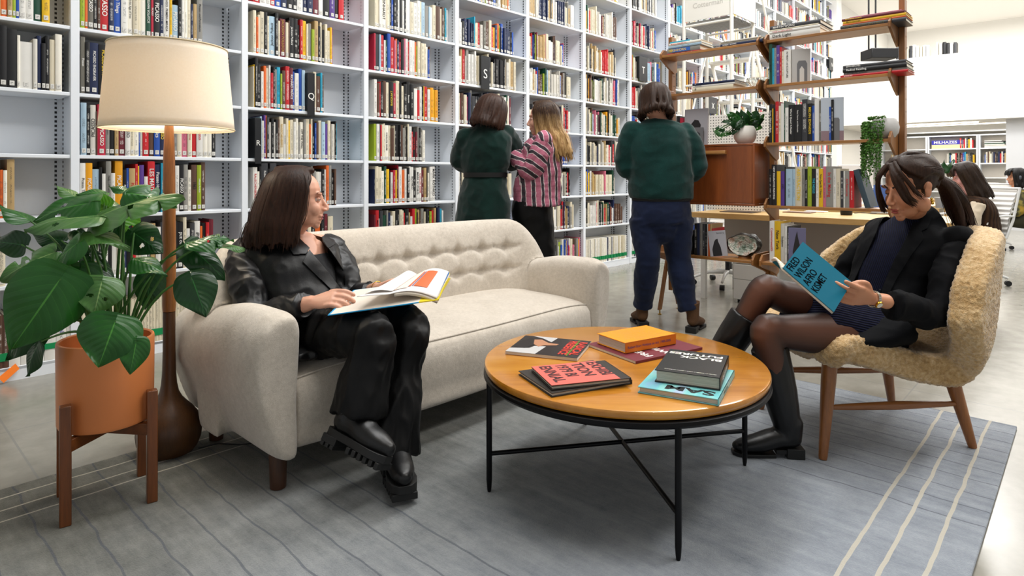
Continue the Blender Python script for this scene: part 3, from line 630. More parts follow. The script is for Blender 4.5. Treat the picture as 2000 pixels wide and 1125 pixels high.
PLV = [  # joint px, tip px, visible width px, depth of joint, depth change to tip, material, kind
 ((117, 546), (18, 688), 150, 1.78, -.06, 0, 'heart'), ((107, 493), (-8, 545), 62, 1.86, -.05, 3, 'slit'), ((150, 476), (93, 528), 38, 1.84, 0, 0, 'heart'),
 ((172, 397), (56, 428), 62, 2.02, -.02, 0, 'hole'), ((180, 425), (44, 440), 30, 1.96, -.05, 3, 'hole'), ((148, 385), (108, 360), 20, 2.1, 0, 3, 'plain'),
 ((60, 432), (-8, 398), 24, 2.0, 0, 0, 'plain'), ((205, 380), (148, 378), 26, 2.12, 0, 0, 'plain'), ((247, 377), (345, 397), 56, 2.05, .03, 0, 'slit'), ((247, 374), (213, 363), 18, 2.08, 0, 0, 'plain'),
 ((208, 402), (168, 388), 42, 2.1, 0, 2, 'heart'), ((182, 428), (352, 372), 46, 2.0, .02, 3, 'slit'), ((233, 418), (258, 476), 66, 2.15, 0, 2, 'hole'), ((165, 455), (255, 482), 36, 1.95, -.02, 3, 'plain'),
 ((199, 550), (183, 616), 94, 1.86, -.04, 3, 'hole'), ((225, 628), (192, 718), 122, 1.82, -.05, 0, 'heart'), ((266, 668), (254, 732), 58, 1.84, -.03, 0, 'heart'),
 ((368, 475), (456, 464), 34, 2.02, .04, 0, 'slit'), ((375, 543), (402, 618), 86, 1.98, -.03, 1, 'heart'), ((372, 484), (442, 546), 66, 2.06, .03, 1, 'heart'), ((295, 540), (284, 607), 62, 2.08, 0, 1, 'heart'),
 ((262, 505), (328, 537), 40, 1.98, 0, 0, 'plain'), ((110, 540), (52, 600), 90, 1.9, -.03, 1, 'heart'), ((155, 530), (143, 632), 76, 1.92, 0, 0, 'heart'), ((180, 505), (222, 568), 52, 2.0, 0, 1, 'heart'),
 ((78, 668), (50, 736), 30, 1.84, 0, 1, 'plain'), ((70, 630), (6, 706), 66, 1.88, 0, 1, 'heart'), ((42, 478), (-20, 470), 58, 2.0, 0, 1, 'heart'), ((262, 455), (316, 494), 72, 2.14, 0, 1, 'hole'),
 ((150, 450), (172, 506), 34, 2.04, 0, 1, 'plain'), ((412, 473), (479, 487), 14, 2.05, .05, 3, 'plain'), ((120, 470), (60, 455), 46, 2.08, 0, 1, 'heart'), ((205, 395), (240, 440), 40, 2.16, 0, 0, 'heart'), ((235, 440), (205, 480), 34, 2.12, 0, 1, 'plain')]
rl = random.Random(3)
for k, (a, t_, wpx, Y, dY, mi, kind) in enumerate(PLV):
    A = at(*a, Y); T = at(*t_, Y+dY); B = Vector((pc.x+rl.uniform(-.05, .05)+(A.x-pc.x)*.12, pc.y+rl.uniform(-.05, .05), RZ+.455))
    if A.z < RZ+.53 and abs(A.x-pc.x) < .14: B.z = RZ+.47
    leaf(mo, A, T, wpx/F*Y, mi, kind, .10 if kind != 'plain' else .04, B, k)
# ---- sofa
FAB = None
def boucle(name, c1, c2, bs=420, st=.5, sheen=.4):
    t = NT(name); v = t.coord('Object'); n = t.noise(v, bs, 4, .7); b = t.noise(v, 6, 4, .6); g = t.noise(v, 60, 3, .6)
    f = t.math('ADD', t.math('MULTIPLY', n, .5), t.math('ADD', t.math('MULTIPLY', b, .25), t.math('MULTIPLY', g, .25)))
    t.l(t.ramp(f, [(.35, c2), (.62, c1)]), t.b.inputs['Base Color']); t.b.inputs['Roughness'].default_value = .95; t.b.inputs['Sheen Weight'].default_value = sheen
    t.b.inputs['Specular IOR Level'].default_value = .1; t.bump(t.math('ADD', n, g), st, .004); return t.m
FAB = boucle('sofa_wool', 'DBD1C3', 'B5AA9B')
SL, SD = 1.965, .74
so_ = thing('sofa', 'curved cream wool sofa with a button-tufted back and short wooden feet', 'sofa', W(.885, 1.925, RZ), TH)
def loft(rings, capped=True):
    mb = MB(); n = len(rings[0]); vs = [p for r in rings for p in r]; fs = []
    for i in range(len(rings)-1):
        for k in range(n): fs.append((i*n+k, i*n+(k+1) % n, (i+1)*n+(k+1) % n, (i+1)*n+k))
    fs.append(tuple(range(n))[::-1]); fs.append(tuple((len(rings)-1)*n+k for k in range(n)))
    return mb.add(vs, fs)
def cr(P, n=8, closed=True):
    """Catmull-Rom through a closed or open outline"""
    out = []; N = len(P); P = [Vector(p) for p in P]
    for i in range(N if closed else N-1):
        p0, p1, p2, p3 = (P[(i-1) % N], P[i], P[(i+1) % N], P[(i+2) % N]) if closed else (P[max(i-1, 0)], P[i], P[i+1], P[min(i+2, N-1)])
        for k in range(n):
            t = k/n; out.append(.5*((2*p1)+(p2-p0)*t+(2*p0-5*p1+4*p2-p3)*t*t+(3*p1-p0-3*p2+p3)*t**3))
    if not closed: out.append(P[-1])
    return out
body = MB()
for sgn in (0, 1):
    rings = []
    for i in range(17):
        y = SD*i/16; f = i/16; tz = .592-.075*S01(f, .25, .95); tw = 1-.10*f
        e = .018*(1-math.sqrt(max(0, 1-(1-min(1, y/.03))**2)))
        prof = [(.155-e, .105), (.158-e, .30), (.165-e, tz-.10), (.15-e, tz-.025), (.10, tz-e), (.045+e, tz-.012-e), (.0+e, tz-.07), (-.012+e, tz-.17), (.006+e, .30), (.045+e, .18), (.085+e, .108)]
        ring = []
        for x, z in cr(prof, 4): ring.append((x if not sgn else SL-x, y+(.02*math.sin(PI*z/.6)-.02 if i == 0 else 0), max(.1, z)))
        rings.append(ring)
    for q in loft(rings).f: pass
    r = loft(rings); body.add(r.v, r.f)
rings = []
for i in range(49):
    x = .02+(SL-.04)*i/48; q = 2*i/48-1; fw = .16*abs(q)**4.5; tz = .785-.22*max(0, (abs(q)-.80)/.2)**2.6; th = 1
    prof = [(.50, .105), (.535, .34), (.555, .5), (.585, tz-.09), (.615, tz-.02), (.655, tz), (.70, tz-.02), (.725, tz-.09), (.725, .5), (.70, .3), (.66, .108)]
    rings.append([(x, y-fw, max(.1, z)) for y, z in cr(prof, 4)])
r = loft(rings); body.add(r.v, r.f)
bodym = remesh(body, .011, 8, .5, 'upholstered_frame')
BT = [(u_, z_, q) for q, (z_, off) in enumerate(((.635, 0), (.52, .0))) for u_ in [.31+off+i*.148 for i in range(10)]]
BT = [(1.70-i*.168, .626, 0) for i in range(9)]+[(1.685-i*.168, .508, 1) for i in range(9)]
def tuft(co, n):
    if n.y > -.25 or co.y < .42 or co.z < .38: return co
    d = 0
    for bx, bz, _ in BT:
        r2 = ((co.x-bx)/.030)**2+((co.z-bz)/.026)**2; d += .030*math.exp(-r2)
    for bx, bz, row in BT:      # soft valleys that link the buttons along each row, short pleats above and below
        if abs(co.x-bx) < .09:
            d += .013*math.exp(-((co.z-bz-.010*((co.x-bx)/.084)**2)/.011)**2)*(1-.35*math.cos(PI*(co.x-bx)/.084)**2)
            if row == 0 and co.z > bz: d += .010*math.exp(-((co.x-bx)/.011)**2)*math.exp(-((co.z-bz)/.05)**2)
            if row == 0 and bz-.12 < co.z < bz: d += .006*math.exp(-((co.x-bx)/.013)**2)
    g = .014*math.exp(-((co.z-.57)/.16)**2)
    return co+Vector((0, min(d, .036)-g, 0))
warp(bodym, tuft)
place('upholstered_frame', bodym, FAB, so_)
rings = []
for i in range(41):
    x = .150+(SL-.30)*i/40; q = 2*i/40-1; e = 1-abs(q)**14; bul = .055*(1-q*q); tz = .365+.030*(1-abs(q)**5)
    prof = [(.56, .12), (.56, tz-.01), (.40, tz+.012), (.15, tz+.006), (.055-bul, tz-.012), (.02-bul, tz-.05), (.012-bul, tz-.12), (.02-bul, .2), (.045-bul, .118), (.3, .105)]
    rings.append([(x, y, z) for y, z in cr([(y, z) for y, z in prof], 5)])
r = loft(rings); place('seat_cushion', remesh(r, .011, 6, .5, 'seat_cushion'), FAB, so_)
pip = MB().tube([(.158+(SL-.316)*i/60, .046-.055*(1-(2*i/60-1)**2), .353+.030*(1-abs(2*i/60-1)**5)) for i in range(61)], .0035, 6).build('piping', FAB, so_)
FW = wood('sofa_foot_wood', '4A2A15', '2C170B', 2, 8, .35, .2)
for x, y in ((.105, .06), (SL-.105, .06), (.12, .60), (SL-.12, .60)):
    MB().lathe([(.001, 0), (.021, 0), (.026, .003), (.030, .12), (.001, .12)], 20, Matrix.Translation((x, y, 0))).build('foot', FW, so_)
# ---- coffee table
TBW = None
def tabletop():
    t = NT('honey_maple'); v = t.coord('Object', (.35, 2.2, 1), (0, 0, .3)); n = t.noise(v, 5, 6, .65); n2 = t.noise(t.coord('Object', (.2, 3, 1), (0, 0, .3)), 30, 5, .7); b = t.noise(t.coord('Object'), 3.5, 3)
    f = t.math('ADD', t.math('ADD', t.math('MULTIPLY', n, .45), t.math('MULTIPLY', n2, .2)), t.math('MULTIPLY', b, .35))
    t.l(t.ramp(f, [(.3, '8E5412'), (.48, 'BC7A22'), (.68, 'D6993C')]), t.b.inputs['Base Color'])
    t.b.inputs['Roughness'].default_value = .22; t.b.inputs['Coat Weight'].default_value = .5; t.b.inputs['Coat Roughness'].default_value = .12
    return t.m
TC = Vector((.379, 2.144, 0)); IRON = mat('black_iron', '121214', .38, .6, bump=.1, bs=80, bd=.002)
ct = thing('coffee_table', 'round honey-coloured wooden coffee table on thin black iron legs', 'coffee table', (TC.x, TC.y, RZ))
MB().lathe([(.001, .378), (.455, .378), (.468, .381), (.472, .388), (.474, .398), (.471, .404), (.465, .406), (.001, .406)], 96).build('tabletop', tabletop(), ct)
MB().lathe([(.458, .358), (.470, .356), (.476, .364), (.475, .374), (.470, .3775), (.458, .3775), (.458, .358)], 96).build('rim_ring', IRON, ct)
fx = [(-.071, 2.053), (.449, 1.686), (.834, 2.236), (.306, 2.609)]
fx = [(Vector((x, y, 0))-TC) for x, y in fx]
for p in fx:
    q = p.normalized()*.463
    MB().tube([(q.x, q.y, 0), (q.x, q.y, .012), (q.x, q.y, .04), (q.x, q.y, .362)], [.0055, .0075, .0095, .0095], 12).build('leg', IRON, ct)
for a, b in ((0, 2), (1, 3)):
    p, q = fx[a].normalized()*.463, fx[b].normalized()*.463; z = .124
    MB().tube([(p.x, p.y, z), (0, 0, z+(.000 if a == 0 else -.0)), (q.x, q.y, z)], .0075, 10).build('cross_bar', IRON, ct)
TZ = RZ+.406
PAG = mat('book_pages', 'D9CDB8', .8, bump=.5, bs=5, bd=.001)
def pages():
    t = NT('page_block'); s = t.n('SeparateXYZ', ins={0: t.coord('Object')}); n = t.n('TexWhiteNoise', noise_dimensions='1D', ins={'W': t.math('FLOOR', t.math('MULTIPLY', s.outputs[2], 1600))})
    t.l(t.ramp(n.outputs[0], [(0, 'BDB1A0'), (1, 'E6DCCB')]), t.b.inputs['Base Color']); t.b.inputs['Roughness'].default_value = .8; return t.m
PAG = pages()
def tbook(label, p0, p1, p2, z0, th, m, spine='y-', hard=True, sm=None, back=None, name='book', cat='book'):
    zt = z0+th; P0, P1, P2 = on(*p0, zt), on(*p1, zt), on(*p2, zt); ex = (P1-P0); ey = P2-P0; w_ = ex.length; ex.normalize(); ey = ey-ex*ey.dot(ex)*.5; h_ = ey.length
    ang = math.atan2(ex.y, ex.x); t = thing(name, label, cat, (P0.x, P0.y, z0+.0006), ang, 'books on the coffee table')
    b = .0028 if hard else .0007; i = .005 if hard else 0
    MB().box((0, 0, th-b), (w_, h_, th)).build('front_cover', m, t, bev=.0008)
    MB().box((0, 0, 0), (w_, h_, b)).build('back_cover', back or m, t, bev=.0008)
    x0, y0, x1, y1 = i, i, w_-i, h_-i; s = {'y-': ((0, 0, 0), (w_, b*1.2, th)), 'y+': ((0, h_-b*1.2, 0), (w_, h_, th)), 'x-': ((0, 0, 0), (b*1.2, h_, th)), 'x+': ((w_-b*1.2, 0, 0), (w_, h_, th))}[spine]
    if spine == 'y-': y0 = b*1.3
    if spine == 'y+': y1 = h_-b*1.3
    if spine == 'x-': x0 = b*1.3
    if spine == 'x+': x1 = w_-b*1.3
    MB().box(*s).build('spine', sm or m, t, bev=.0008); MB().box((x0, y0, b), (x1, y1, th-b)).build('page_block', PAG, t)
    return t, w_, h_, th
BC = mat('cover_black', '1D1C1B', .45)
# dark biennial catalogue and the pink one lying on it
BRW = mat('cover_brown_black', '2B2621', .5)
t, w_, h_, th = tbook('dark brown-black hardcover book lying under the pink exhibition catalogue', (1077.5, 768), (1235, 742), (1023.5, 723), TZ, .013, BRW, 'x+')
t, w_, h_, th = tbook('dark hardcover catalogue with pink front reading EXHIBITION 1979 BIENNIAL, on a darker book', (1077.5, 754), (1233, 738), (1045, 716.5), TZ+.0142, .013, BRW, 'x+')
MB().box((0, 0, th), (w_*.86, h_, th+.0015)).build('pink_cover', mat('cover_pink', 'D9665A', .55), t, bev=.0005)
DR = mat('lettering_dark_red', '3A1418', .6)
for i, (s_, fr) in enumerate((('EXHIBI', .775), ('TION', .565), ('1979 BI', .355), ('ENNIAL', .145))):
    text(s_, w_*.205, DR, t, basis((w_*fr, h_*.95, th+.0016), (0, -1, 0), (1, 0, 0), (0, 0, 1)), .0004, .028, ax='LEFT', wx=h_*.9/(w_*.205)/(len(s_)*.62) if len(s_) > 5 else 1.0)
# black cover with photograph
t, w_, h_, th = tbook('black softcover book with red title and a black-and-white portrait, near the sofa', (987, 686), (1127, 700), (1025, 655), TZ, .011, mat('cover_photo_black', '201E1D', .35), 'x+', False, mat('spine_pale', 'D8D4CC', .5), mat('cover_red', 'B3262A', .4))
pm = mat('photo_grey_white', 'BFBEBD', .4); ps = mat('photo_dark', '161414', .4); pf = mat('photo_skin', 'B07C5C', .5); rd = mat('lettering_scarlet', 'D13A2C', .45)
MB().prism([(0, 0), (w_*.42, 0), (w_*.46, h_*.45), (w_*.30, h_*.42), (w_*.26, h_*.28), (0, h_*.20)], th, th+.0004).prism([(w_*.12, h_), (w_*.5, h_), (w_*.47, h_*.72), (w_*.3, h_*.9)], th, th+.0004).build('cover_photo', pm, t)
MB().prism([(w_*.02, h_*.3), (w_*.2, h_*.25), (w_*.27, h_*.5), (w_*.3, h_*.8), (w_*.12, h_*.86), (w_*.03, h_*.6)], th+.0001, th+.0006).build('cover_photo', ps, t)
MB().prism([(w_*.26, h_*.52), (w_*.36, h_*.4), (w_*.42, h_*.5), (w_*.58, h_*.56), (w_*.60, h_*.64), (w_*.44, h_*.66), (w_*.3, h_*.82), (w_*.2, h_*.78)], th+.0001, th+.0008).build('cover_photo', pf, t)
text('RADICAL', h_*.175, rd, t, basis((w_*.91, h_*.5, th+.0003), (0, -1, 0), (1, 0, 0), (0, 0, 1)), .0006, .03, wx=1.05)
text('PRESENCE', h_*.175, rd, t, basis((w_*.76, h_*.5, th+.0003), (0, -1, 0), (1, 0, 0), (0, 0, 1)), .0006, .03, wx=1.0)
text('BLACK PERFORMANCE IN CONTEMPORARY ART', h_*.04, mat('lettering_lime', '9CB52E', .5), t, basis((w_*.835, h_*.5, th+.0003), (0, -1, 0), (1, 0, 0), (0, 0, 1)), .0006, .01)
# maroon catalogue and orange book
t, w_, h_, th = tbook('maroon softcover catalogue with white title, lying under the orange book', (1241.6, 706), (1372, 678.6), (1156, 669.6), TZ, .009, mat('cover_maroon', '6E2430', .5), 'y-', False)
for i, s_ in enumerate(('FRED', 'WILSON')):
    text(s_, h_*.155, TW, t, basis((w_*(.26+.25*i), h_*.05, th), (0, 1, 0), (-1, 0, 0), (0, 0, 1)), .0005, .02, ax='LEFT', wx=1.15)
t, w_, h_, th = tbook('thick bright orange cloth hardcover book, lying on the maroon catalogue', (1222, 670.5), (1320.5, 652.5), (1168, 651), TZ+.0102, .037, mat('cover_orange', 'E8920E', .5, bump=.2, bs=600, bd=.001), 'y-', True, mat('spine_orange', 'D8700E', .5, bump=.2, bs=600, bd=.001))
PU = mat('lettering_mauve', '7A4A6A', .5); PT = mat('lettering_tan', 'C9963C', .5)
for i, (s_, x_) in enumerate((('Robert Storr', .17), ('Writings on Art', .48), ('1980-2005', .78))):
    text(s_, th*.33, PU, t, basis((w_*x_, -.0002, th*.5), (1, 0, 0), (0, 0, 1), (0, -1, 0)), .0003, .02)
for i in range(7):
    text(('Writings on Art', 'Robert Storr', '1980-2005', 'Writings on Art', 'Robert Storr', 'Writings on Art', '1980-2005')[i], h_*.115, PT, t, basis((w_*.5, h_*(.86-i*.12), th), (1, 0, 0), (0, 1, 0), (0, 0, 1)), .0003, .02, wx=1.6)
# pale blue monograph and the thick black book
def watery():
    t = NT('cover_watercolour_blue'); n = t.noise(t.coord('Object', (1, .3, 1)), 14, 4); t.l(t.ramp(n, [(.35, '7FA8C8'), (.48, '6FC0C4'), (.58, '8FD0CC'), (.7, 'A9BCD8')]), t.b.inputs['Base Color']); t.b.inputs['Roughness'].default_value = .35; return t.m
WC = watery()
t, w_, h_, th = tbook('pale turquoise watercolour-covered hardcover book, lying under the thick black book', (1245.5, 755), (1404, 780.5), (1315, 707), TZ, .019, WC, 'x+')
text('SAM', h_*.17, TK, t, basis((w_*.62, h_*.13, th), (-1, 0, 0), (0, -1, 0), (0, 0, 1)), .0005, .035, wx=1.5)
text('GILLIAM', h_*.17, TK, t, basis((w_*.52, h_*.31, th), (-1, 0, 0), (0, -1, 0), (0, 0, 1)), .0005, .035, wx=w_*.86/(h_*.17*4.6))
text('SAM GILLIAM', th*.6, DR, t, basis((w_+.0002, h_*.4, th*.5), (0, 1, 0), (0, 0, 1), (1, 0, 0)), .0003, .02)
t, w_, h_, th = tbook('thick black hardcover book with speckled title, topmost on the pale turquoise book', (1278.5, 722), (1407, 738.6), (1310, 681.6), TZ+.0202, .036, mat('cover_charcoal', '262524', .4, bump=.15, bs=500, bd=.001), 'x+')
def speck():
    t = NT('lettering_speckled'); v = t.n('TexVoronoi', ins={'Vector': t.coord('Object'), 'Scale': 240.0}); t.l(t.mix(.8, (.75, .72, .6, 1), v.outputs['Color'], 'SCREEN'), t.b.inputs['Base Color']); return t.m
SPK = speck()
text('BLACK', h_*.125, SPK, t, basis((w_*.93, h_*.70, th), (-1, 0, 0), (0, -1, 0), (0, 0, 1)), .0005, .03, ax='LEFT', wx=1.35)
text('FUTURES', h_*.125, SPK, t, basis((w_*.93, h_*.84, th), (-1, 0, 0), (0, -1, 0), (0, 0, 1)), .0005, .03, ax='LEFT', wx=1.35)
text('EDITED BY KIMBERLY DREW + JENNA WORTHAM', h_*.026, SPK, t, basis((w_*.93, h_*.09, th), (-1, 0, 0), (0, -1, 0), (0, 0, 1)), .0005, .01, ax='LEFT', wx=1.05)
text('BLACK FUTURES', th*.5, SPK, t, basis((w_+.0002, h_*.5, th*.5), (0, 1, 0), (0, 0, 1), (1, 0, 0)), .0003, .02)
# ---- armchair
def fleece():
    t = NT('sheepskin'); v = t.coord('Object'); n = t.noise(v, 75, 4, .6); vo = t.n('TexVoronoi', feature='F1', ins={'Vector': t.noise(v, 60, 2, .5, 1), 'Scale': 7.0}); b = t.noise(v, 6, 3)
    f = t.math('ADD', t.math('MULTIPLY', n, .6), t.math('MULTIPLY', b, .4))
    t.l(t.ramp(f, [(.32, 'A47F4C'), (.48, 'C8A573'), (.62, 'DFC398')]), t.b.inputs['Base Color']); t.b.inputs['Roughness'].default_value = .9; t.b.inputs['Sheen Weight'].default_value = .5; t.b.inputs['Specular IOR Level'].default_value = .15
    t.bump(t.math('ADD', n, t.math('MULTIPLY', vo.outputs[0], .8)), .5, .006); return t.m
ac = thing('armchair', 'curly tan sheepskin shell armchair with wings and turned wooden legs', 'armchair', (1.43, 2.568, RZ), math.atan2(-.10, -.99))
prof = cr([(.325, .35), (.26, .392), (.12, .368), (-.05, .318), (-.20, .312), (-.315, .37), (-.365, .50), (-.40, .64), (-.43, .78)], 5, False)
NP = len(prof)
def shell(a, b):
    q = 2*a-1; t = b*(NP-1); i = min(int(t), NP-2); p = prof[i].lerp(prof[i+1], t-i); f = b
    back = S01(f, .42, .75)
    w_ = .29+.035*S01(f, .30, .5)+.03*back; e = 1-.22*(1-S01(f, 0, .10))
    x, z = p.x, p.y
    x += S01(f, .3, .6)*.33*abs(q)**2.8*S01(f, .36, .85); z += (1-back)*.015*abs(q)**3
    if f < .2: x -= (.09*abs(q)**4)*(1-f/.2)
    top = S01(f, .72, 1.0); z += top*(.055*math.sin(PI*min(1, abs(q)/.95))**1 - .12*max(0, (abs(q)-.74)/.26)**2.2)
    bulge = .03*math.exp(-((f-.80)/.13)**2)+.065*S01(f, .55, .75)*abs(q)
    return (x, q*(w_*e+bulge), z)
sm_ = MB().grid(shell, 25, 41)
bm_ = sm_.mesh('x', None); o_ = bpy.data.objects.new('x', bm_); C.objects.link(o_); q = o_.modifiers.new('s', 'SOLIDIFY'); q.thickness = .10; q.offset = 0
bpy.context.view_layer.update(); m2 = bpy.data.meshes.new_from_object(o_.evaluated_get(bpy.context.evaluated_depsgraph_get())); bpy.data.objects.remove(o_)
mb = MB().add([v.co for v in m2.vertices], [tuple(p.vertices) for p in m2.polygons])
fm = remesh(mb, .012, 14, .5, 'sheepskin_shell')
mb = MB().add([v.co for v in fm.vertices], [tuple(p.vertices) for p in fm.polygons]); fm = remesh(mb, .0062, 3, .5, 'sheepskin_shell')
def curl(co, n):
    k = noise.noise(co*80)*.6+noise.noise(co*150+Vector((3, 1, 7)))*.4
    return co+n*(.001+.0105*min(.55, abs(k)*1.5))
warp(fm, curl); place('sheepskin_shell', fm, fleece(), ac)
Mi = (Matrix.Translation((1.43, 2.568, RZ)) @ Matrix.Rotation(math.atan2(-.10, -.99), 4, 'Z')).inverted()
OAK = wood('turned_oak', '9C6230', '6F4220', 2, 7, .35, .2)
legs = [((1.136, 2.283), (1.19, 2.34), .33), ((1.757, 2.381), (1.685, 2.415), .30), ((1.105, 2.779), (1.165, 2.755), .33), ((1.72, 2.828), (1.655, 2.78), .30)]
LP = []
for f_, tp, zt in legs:
    a = Mi @ Vector((*f_, RZ)); b = Mi @ Vector((*tp, RZ+zt)); LP.append((a, b)); 
    MB().tube([a, a.lerp(b, .03), a.lerp(b, .5), a.lerp(b, .85), b], [.0135, .0155, .0225, .027, .027], 16).build('leg', OAK, ac)
for i, j in ((0, 1), (2, 3)):
    a = LP[i][0].lerp(LP[i][1], .54); b = LP[j][0].lerp(LP[j][1], .54)
    MB().tube([a.lerp(b, t) for t in (0, .15, .5, .85, 1)], [.008, .012, .0165, .012, .008], 12).build('stretcher', wood('turned_oak_rail', '9C6230', '6F4220', 0, 7, .35, .2), ac)
# ================================================================ wooden shelving unit, its things, desks and the far room
DR_ = TH-PI/2
TEAK = wood('teak', 'A8743A', '7A4E26', 0, 5, .4, .15); TEAKV = wood('teak_upright', '98642F', '6A421E', 2, 5, .4, .15); TEAKC = wood('teak_cabinet', '8E4A1E', '6E3412', 2, 4, .35, .2)
UU = 4.35; UV = 2.37
def D(x, y, z): return W(UU+y, UV-x, z)                      # the unit's own frame: x to the right, y away from the camera
def vx(px, y=-.2):                                            # x on the unit for a direction, at depth y
    s = (px-1000)/F; u = UU+y; t = u/(SU+CU*s); return UV-t*(CU-SU*s)
un = thing('shelving_unit', 'tall freestanding teak shelving unit with three uprights and open shelves, beside the desk', 'shelving unit', D(0, 0, 0), DR_)
for i in range(3):
    x = i*.765
    up = MB().box((x-.016, -.03, .17), (x+.016, .03, 2.105)).build('upright', TEAKV, un, bev=.003)
    hl = MB()
    for k in range(24): hl.box((x+.0158, -.004, .3+k*.075), (x+.0166, .004, .308+k*.075))
    hl.build('peg_hole', mat('hole_dark', '20140C', .8), up)
    for sg in (-1, 1):
        MB().prism([(sg*.012, .40), (sg*.05, .40), (sg*.165, .035), (sg*.125, .035)][::sg], x-.034, x-.016, Matrix(((0, 0, 1, 0), (1, 0, 0, 0), (0, 1, 0, 0), (0, 0, 0, 1)))).build('leg', TEAKV, un, bev=.003)
        MB().lathe([(.001, 0), (.014, 0), (.014, .004), (.005, .008), (.005, .04), (.001, .04)], 14, Matrix.Translation((x-.025, sg*.143, 0))).build('glide', mat('brass', 'B08D45', .3, 1), un)
XZ = Matrix(((0, 0, 1, 0), (1, 0, 0, 0), (0, 1, 0, 0), (0, 0, 0, 1)))
def shelf(i, z, d, th=.018):
    x0, x1 = i*.765+.02, (i+1)*.765-.02
    s = MB().box((x0, -d, z-th), (x1, .0, z)).build('shelf', TEAK, un, bev=.002)
    for x in (x0-.002, x1-.012):
        MB().prism([(-d-.012, -.026), (-d-.012, .008), (-d+.03, .045), (-.03, .045), (.02, .02), (.02, -.10), (-.02, -.115), (-.10, -.085)], x, x+.014, Matrix.Translation((0, 0, z)) @ XZ).build('bracket', TEAKV, s, bev=.002)
ZT, Z2, Z3, Z4, Z5 = 1.935, 1.642, 1.262, .852, .487
for z, d in ((ZT, .21), (Z2, .21), (Z4, .21), (Z5, .29), (Z3, .21)): shelf(1, z, d)
for z, d in ((ZT, .21), (Z2, .21), (Z5, .29)): shelf(0, z, d)
cb = thing('wall_cabinet', 'teak drop-front cabinet hung in the left half of the shelving unit', 'cabinet', D(.022, -.27, .845), DR_)
cw = .721
MB().box((0, 0, 0), (cw, .27, .016)).box((0, 0, .40), (cw, .27, .416)).box((0, 0, .016), (.016, .27, .40)).box((cw-.016, 0, .016), (cw, .27, .40)).box((.016, .26, .016), (cw-.016, .27, .40)).build('body', TEAKC, cb, bev=.002)
dr = MB().box((.018, .002, .018), (cw-.018, .02, .398)).build('door', TEAKC, cb, bev=.001)
MB().prism([(-.022, .345), (-.026, .352), (-.022, .372), (.004, .372), (.004, .345)], .2, cw-.19, XZ).build('handle', TEAK, dr, bev=.002)
def ubook(px, z, wd, hg, col, label, dp=.19, yy=-.2, lean=0, title=None, tc='w', up=False, size=None, group=None, x=None, rnd=None):
    x = vx(px, yy) if x is None else x
    mb = MB(); bookmesh(mb, wd, hg, dp, col, None, 0 if title else (RN.random() if rnd is None else rnd), lab=False)
    o = mb.build('book', BOOK); o.location = D(x, yy, z+.0006); o.rotation_euler = (0, lean, DR_); tag(o, label, 'book', group)
    if title:
        s = size or min(wd*.75, hg*1.25/len(title)*1.15)
        text(title, s, TM[tc], o, basis((wd/2, -min(.004, wd*.18)*.9-.0003, hg*.55), (0, 0, 1 if up else -1), (-1 if up else 1, 0, 0), (0, -1, 0)), .0004, .01)
    return x+wd
def row(px0, px1, z, toks, where, titles={}, yy=-.2, dp=.19, group=None):
    xa, xb = vx(px0, yy), vx(px1, yy); toks = toks.split(); ws = [int(t[1]) for t in toks]; k = (xb-xa)/sum(ws); x = xa; cnt = {}
    for i, t in enumerate(toks):
        wd = ws[i]*k; hg = .15+int(t[2])*.0145; ti = titles.get(t.split(':')[1]) if ':' in t else None
        sz = 'thick ' if wd > .03 else 'slim ' if wd < .014 else ''
        lb = f"{sz}{CN[t[0]]} book, {ORD[i]} from the left, {where}"
        ubook(0, z, wd*.97, hg, t[0], lb, dp-.02*RN.random(), yy, 0, ti and ti[0], ti[1] if ti else 'w', len(ti) > 3 if ti else False, None, group or 'books standing, '+where, x)
        x += wd
def stack(px0, z, books, where, yy=-.2, group=None):
    """books lying flat, spine to the camera: (length, depth, thickness, colour, title, title colour, x shift, look)"""
    x0 = vx(px0, yy)
    for L, dp, th, col, ti, tc, dx, look in books:
        mb = MB(); M = Matrix.Translation((0, 0, 0)) @ Matrix(((0, 0, 1, 0), (0, 1, 0, 0), (1, 0, 0, 0), (0, 0, 0, 1)))
        bookmesh(mb, th, L, dp, col, M, 0 if ti else RN.uniform(.3, .9), lab=False)
        o = mb.build('book', BOOK); o.location = D(x0+dx, yy+RN.uniform(0, .012), z+.0006); o.rotation_euler = (0, 0, DR_); tag(o, look+', '+where, 'book', group or 'books lying flat, '+where)
        if ti: text(ti, min(th*.72, L*.9/len(ti)*1.5), TM[tc], o, basis((L*.06, -.0048, th*.5), (1, 0, 0), (0, 0, 1), (0, -1, 0)), .0004, .01, ax='LEFT')
        z += th+.0007
TM['a'] = mat('lettering_olive', '6A6438', .5); TM['t'] = mat('lettering_cyan', '3CB4D0', .5)
w1 = 'topmost teak shelf, left half'
stack(1302, ZT, [(.27, .2, .008, 'i', None, 'w', 0, 'thin crimson book at the bottom of the stack'), (.26, .19, .034, 'g', 'HIRSHHORN', 'y', .0, 'thick grey book with a blue label and yellow title'), (.26, .2, .018, 's', None, 'w', .012, 'pale blue patterned book in the stack'), (.25, .19, .018, 'f', 'MARINA ABRAMOVIC', 'r', .02, 'ivory book with red title'), (.16, .18, .012, 't', None, 'k', .02, 'thin turquoise book on top of the stack')], w1)
bl = MB().box((0, 0, 0), (.14, .0006, .026)).build('label', mat('label_blue', '2E62B8', .5), [o for o in bpy.data.objects if o.get('label', '').startswith('thick grey book with a blue')][0]); bl.location = (.045, -.0046, .004)
bpy.data.objects['title' if 'title' in bpy.data.objects else bl.name]
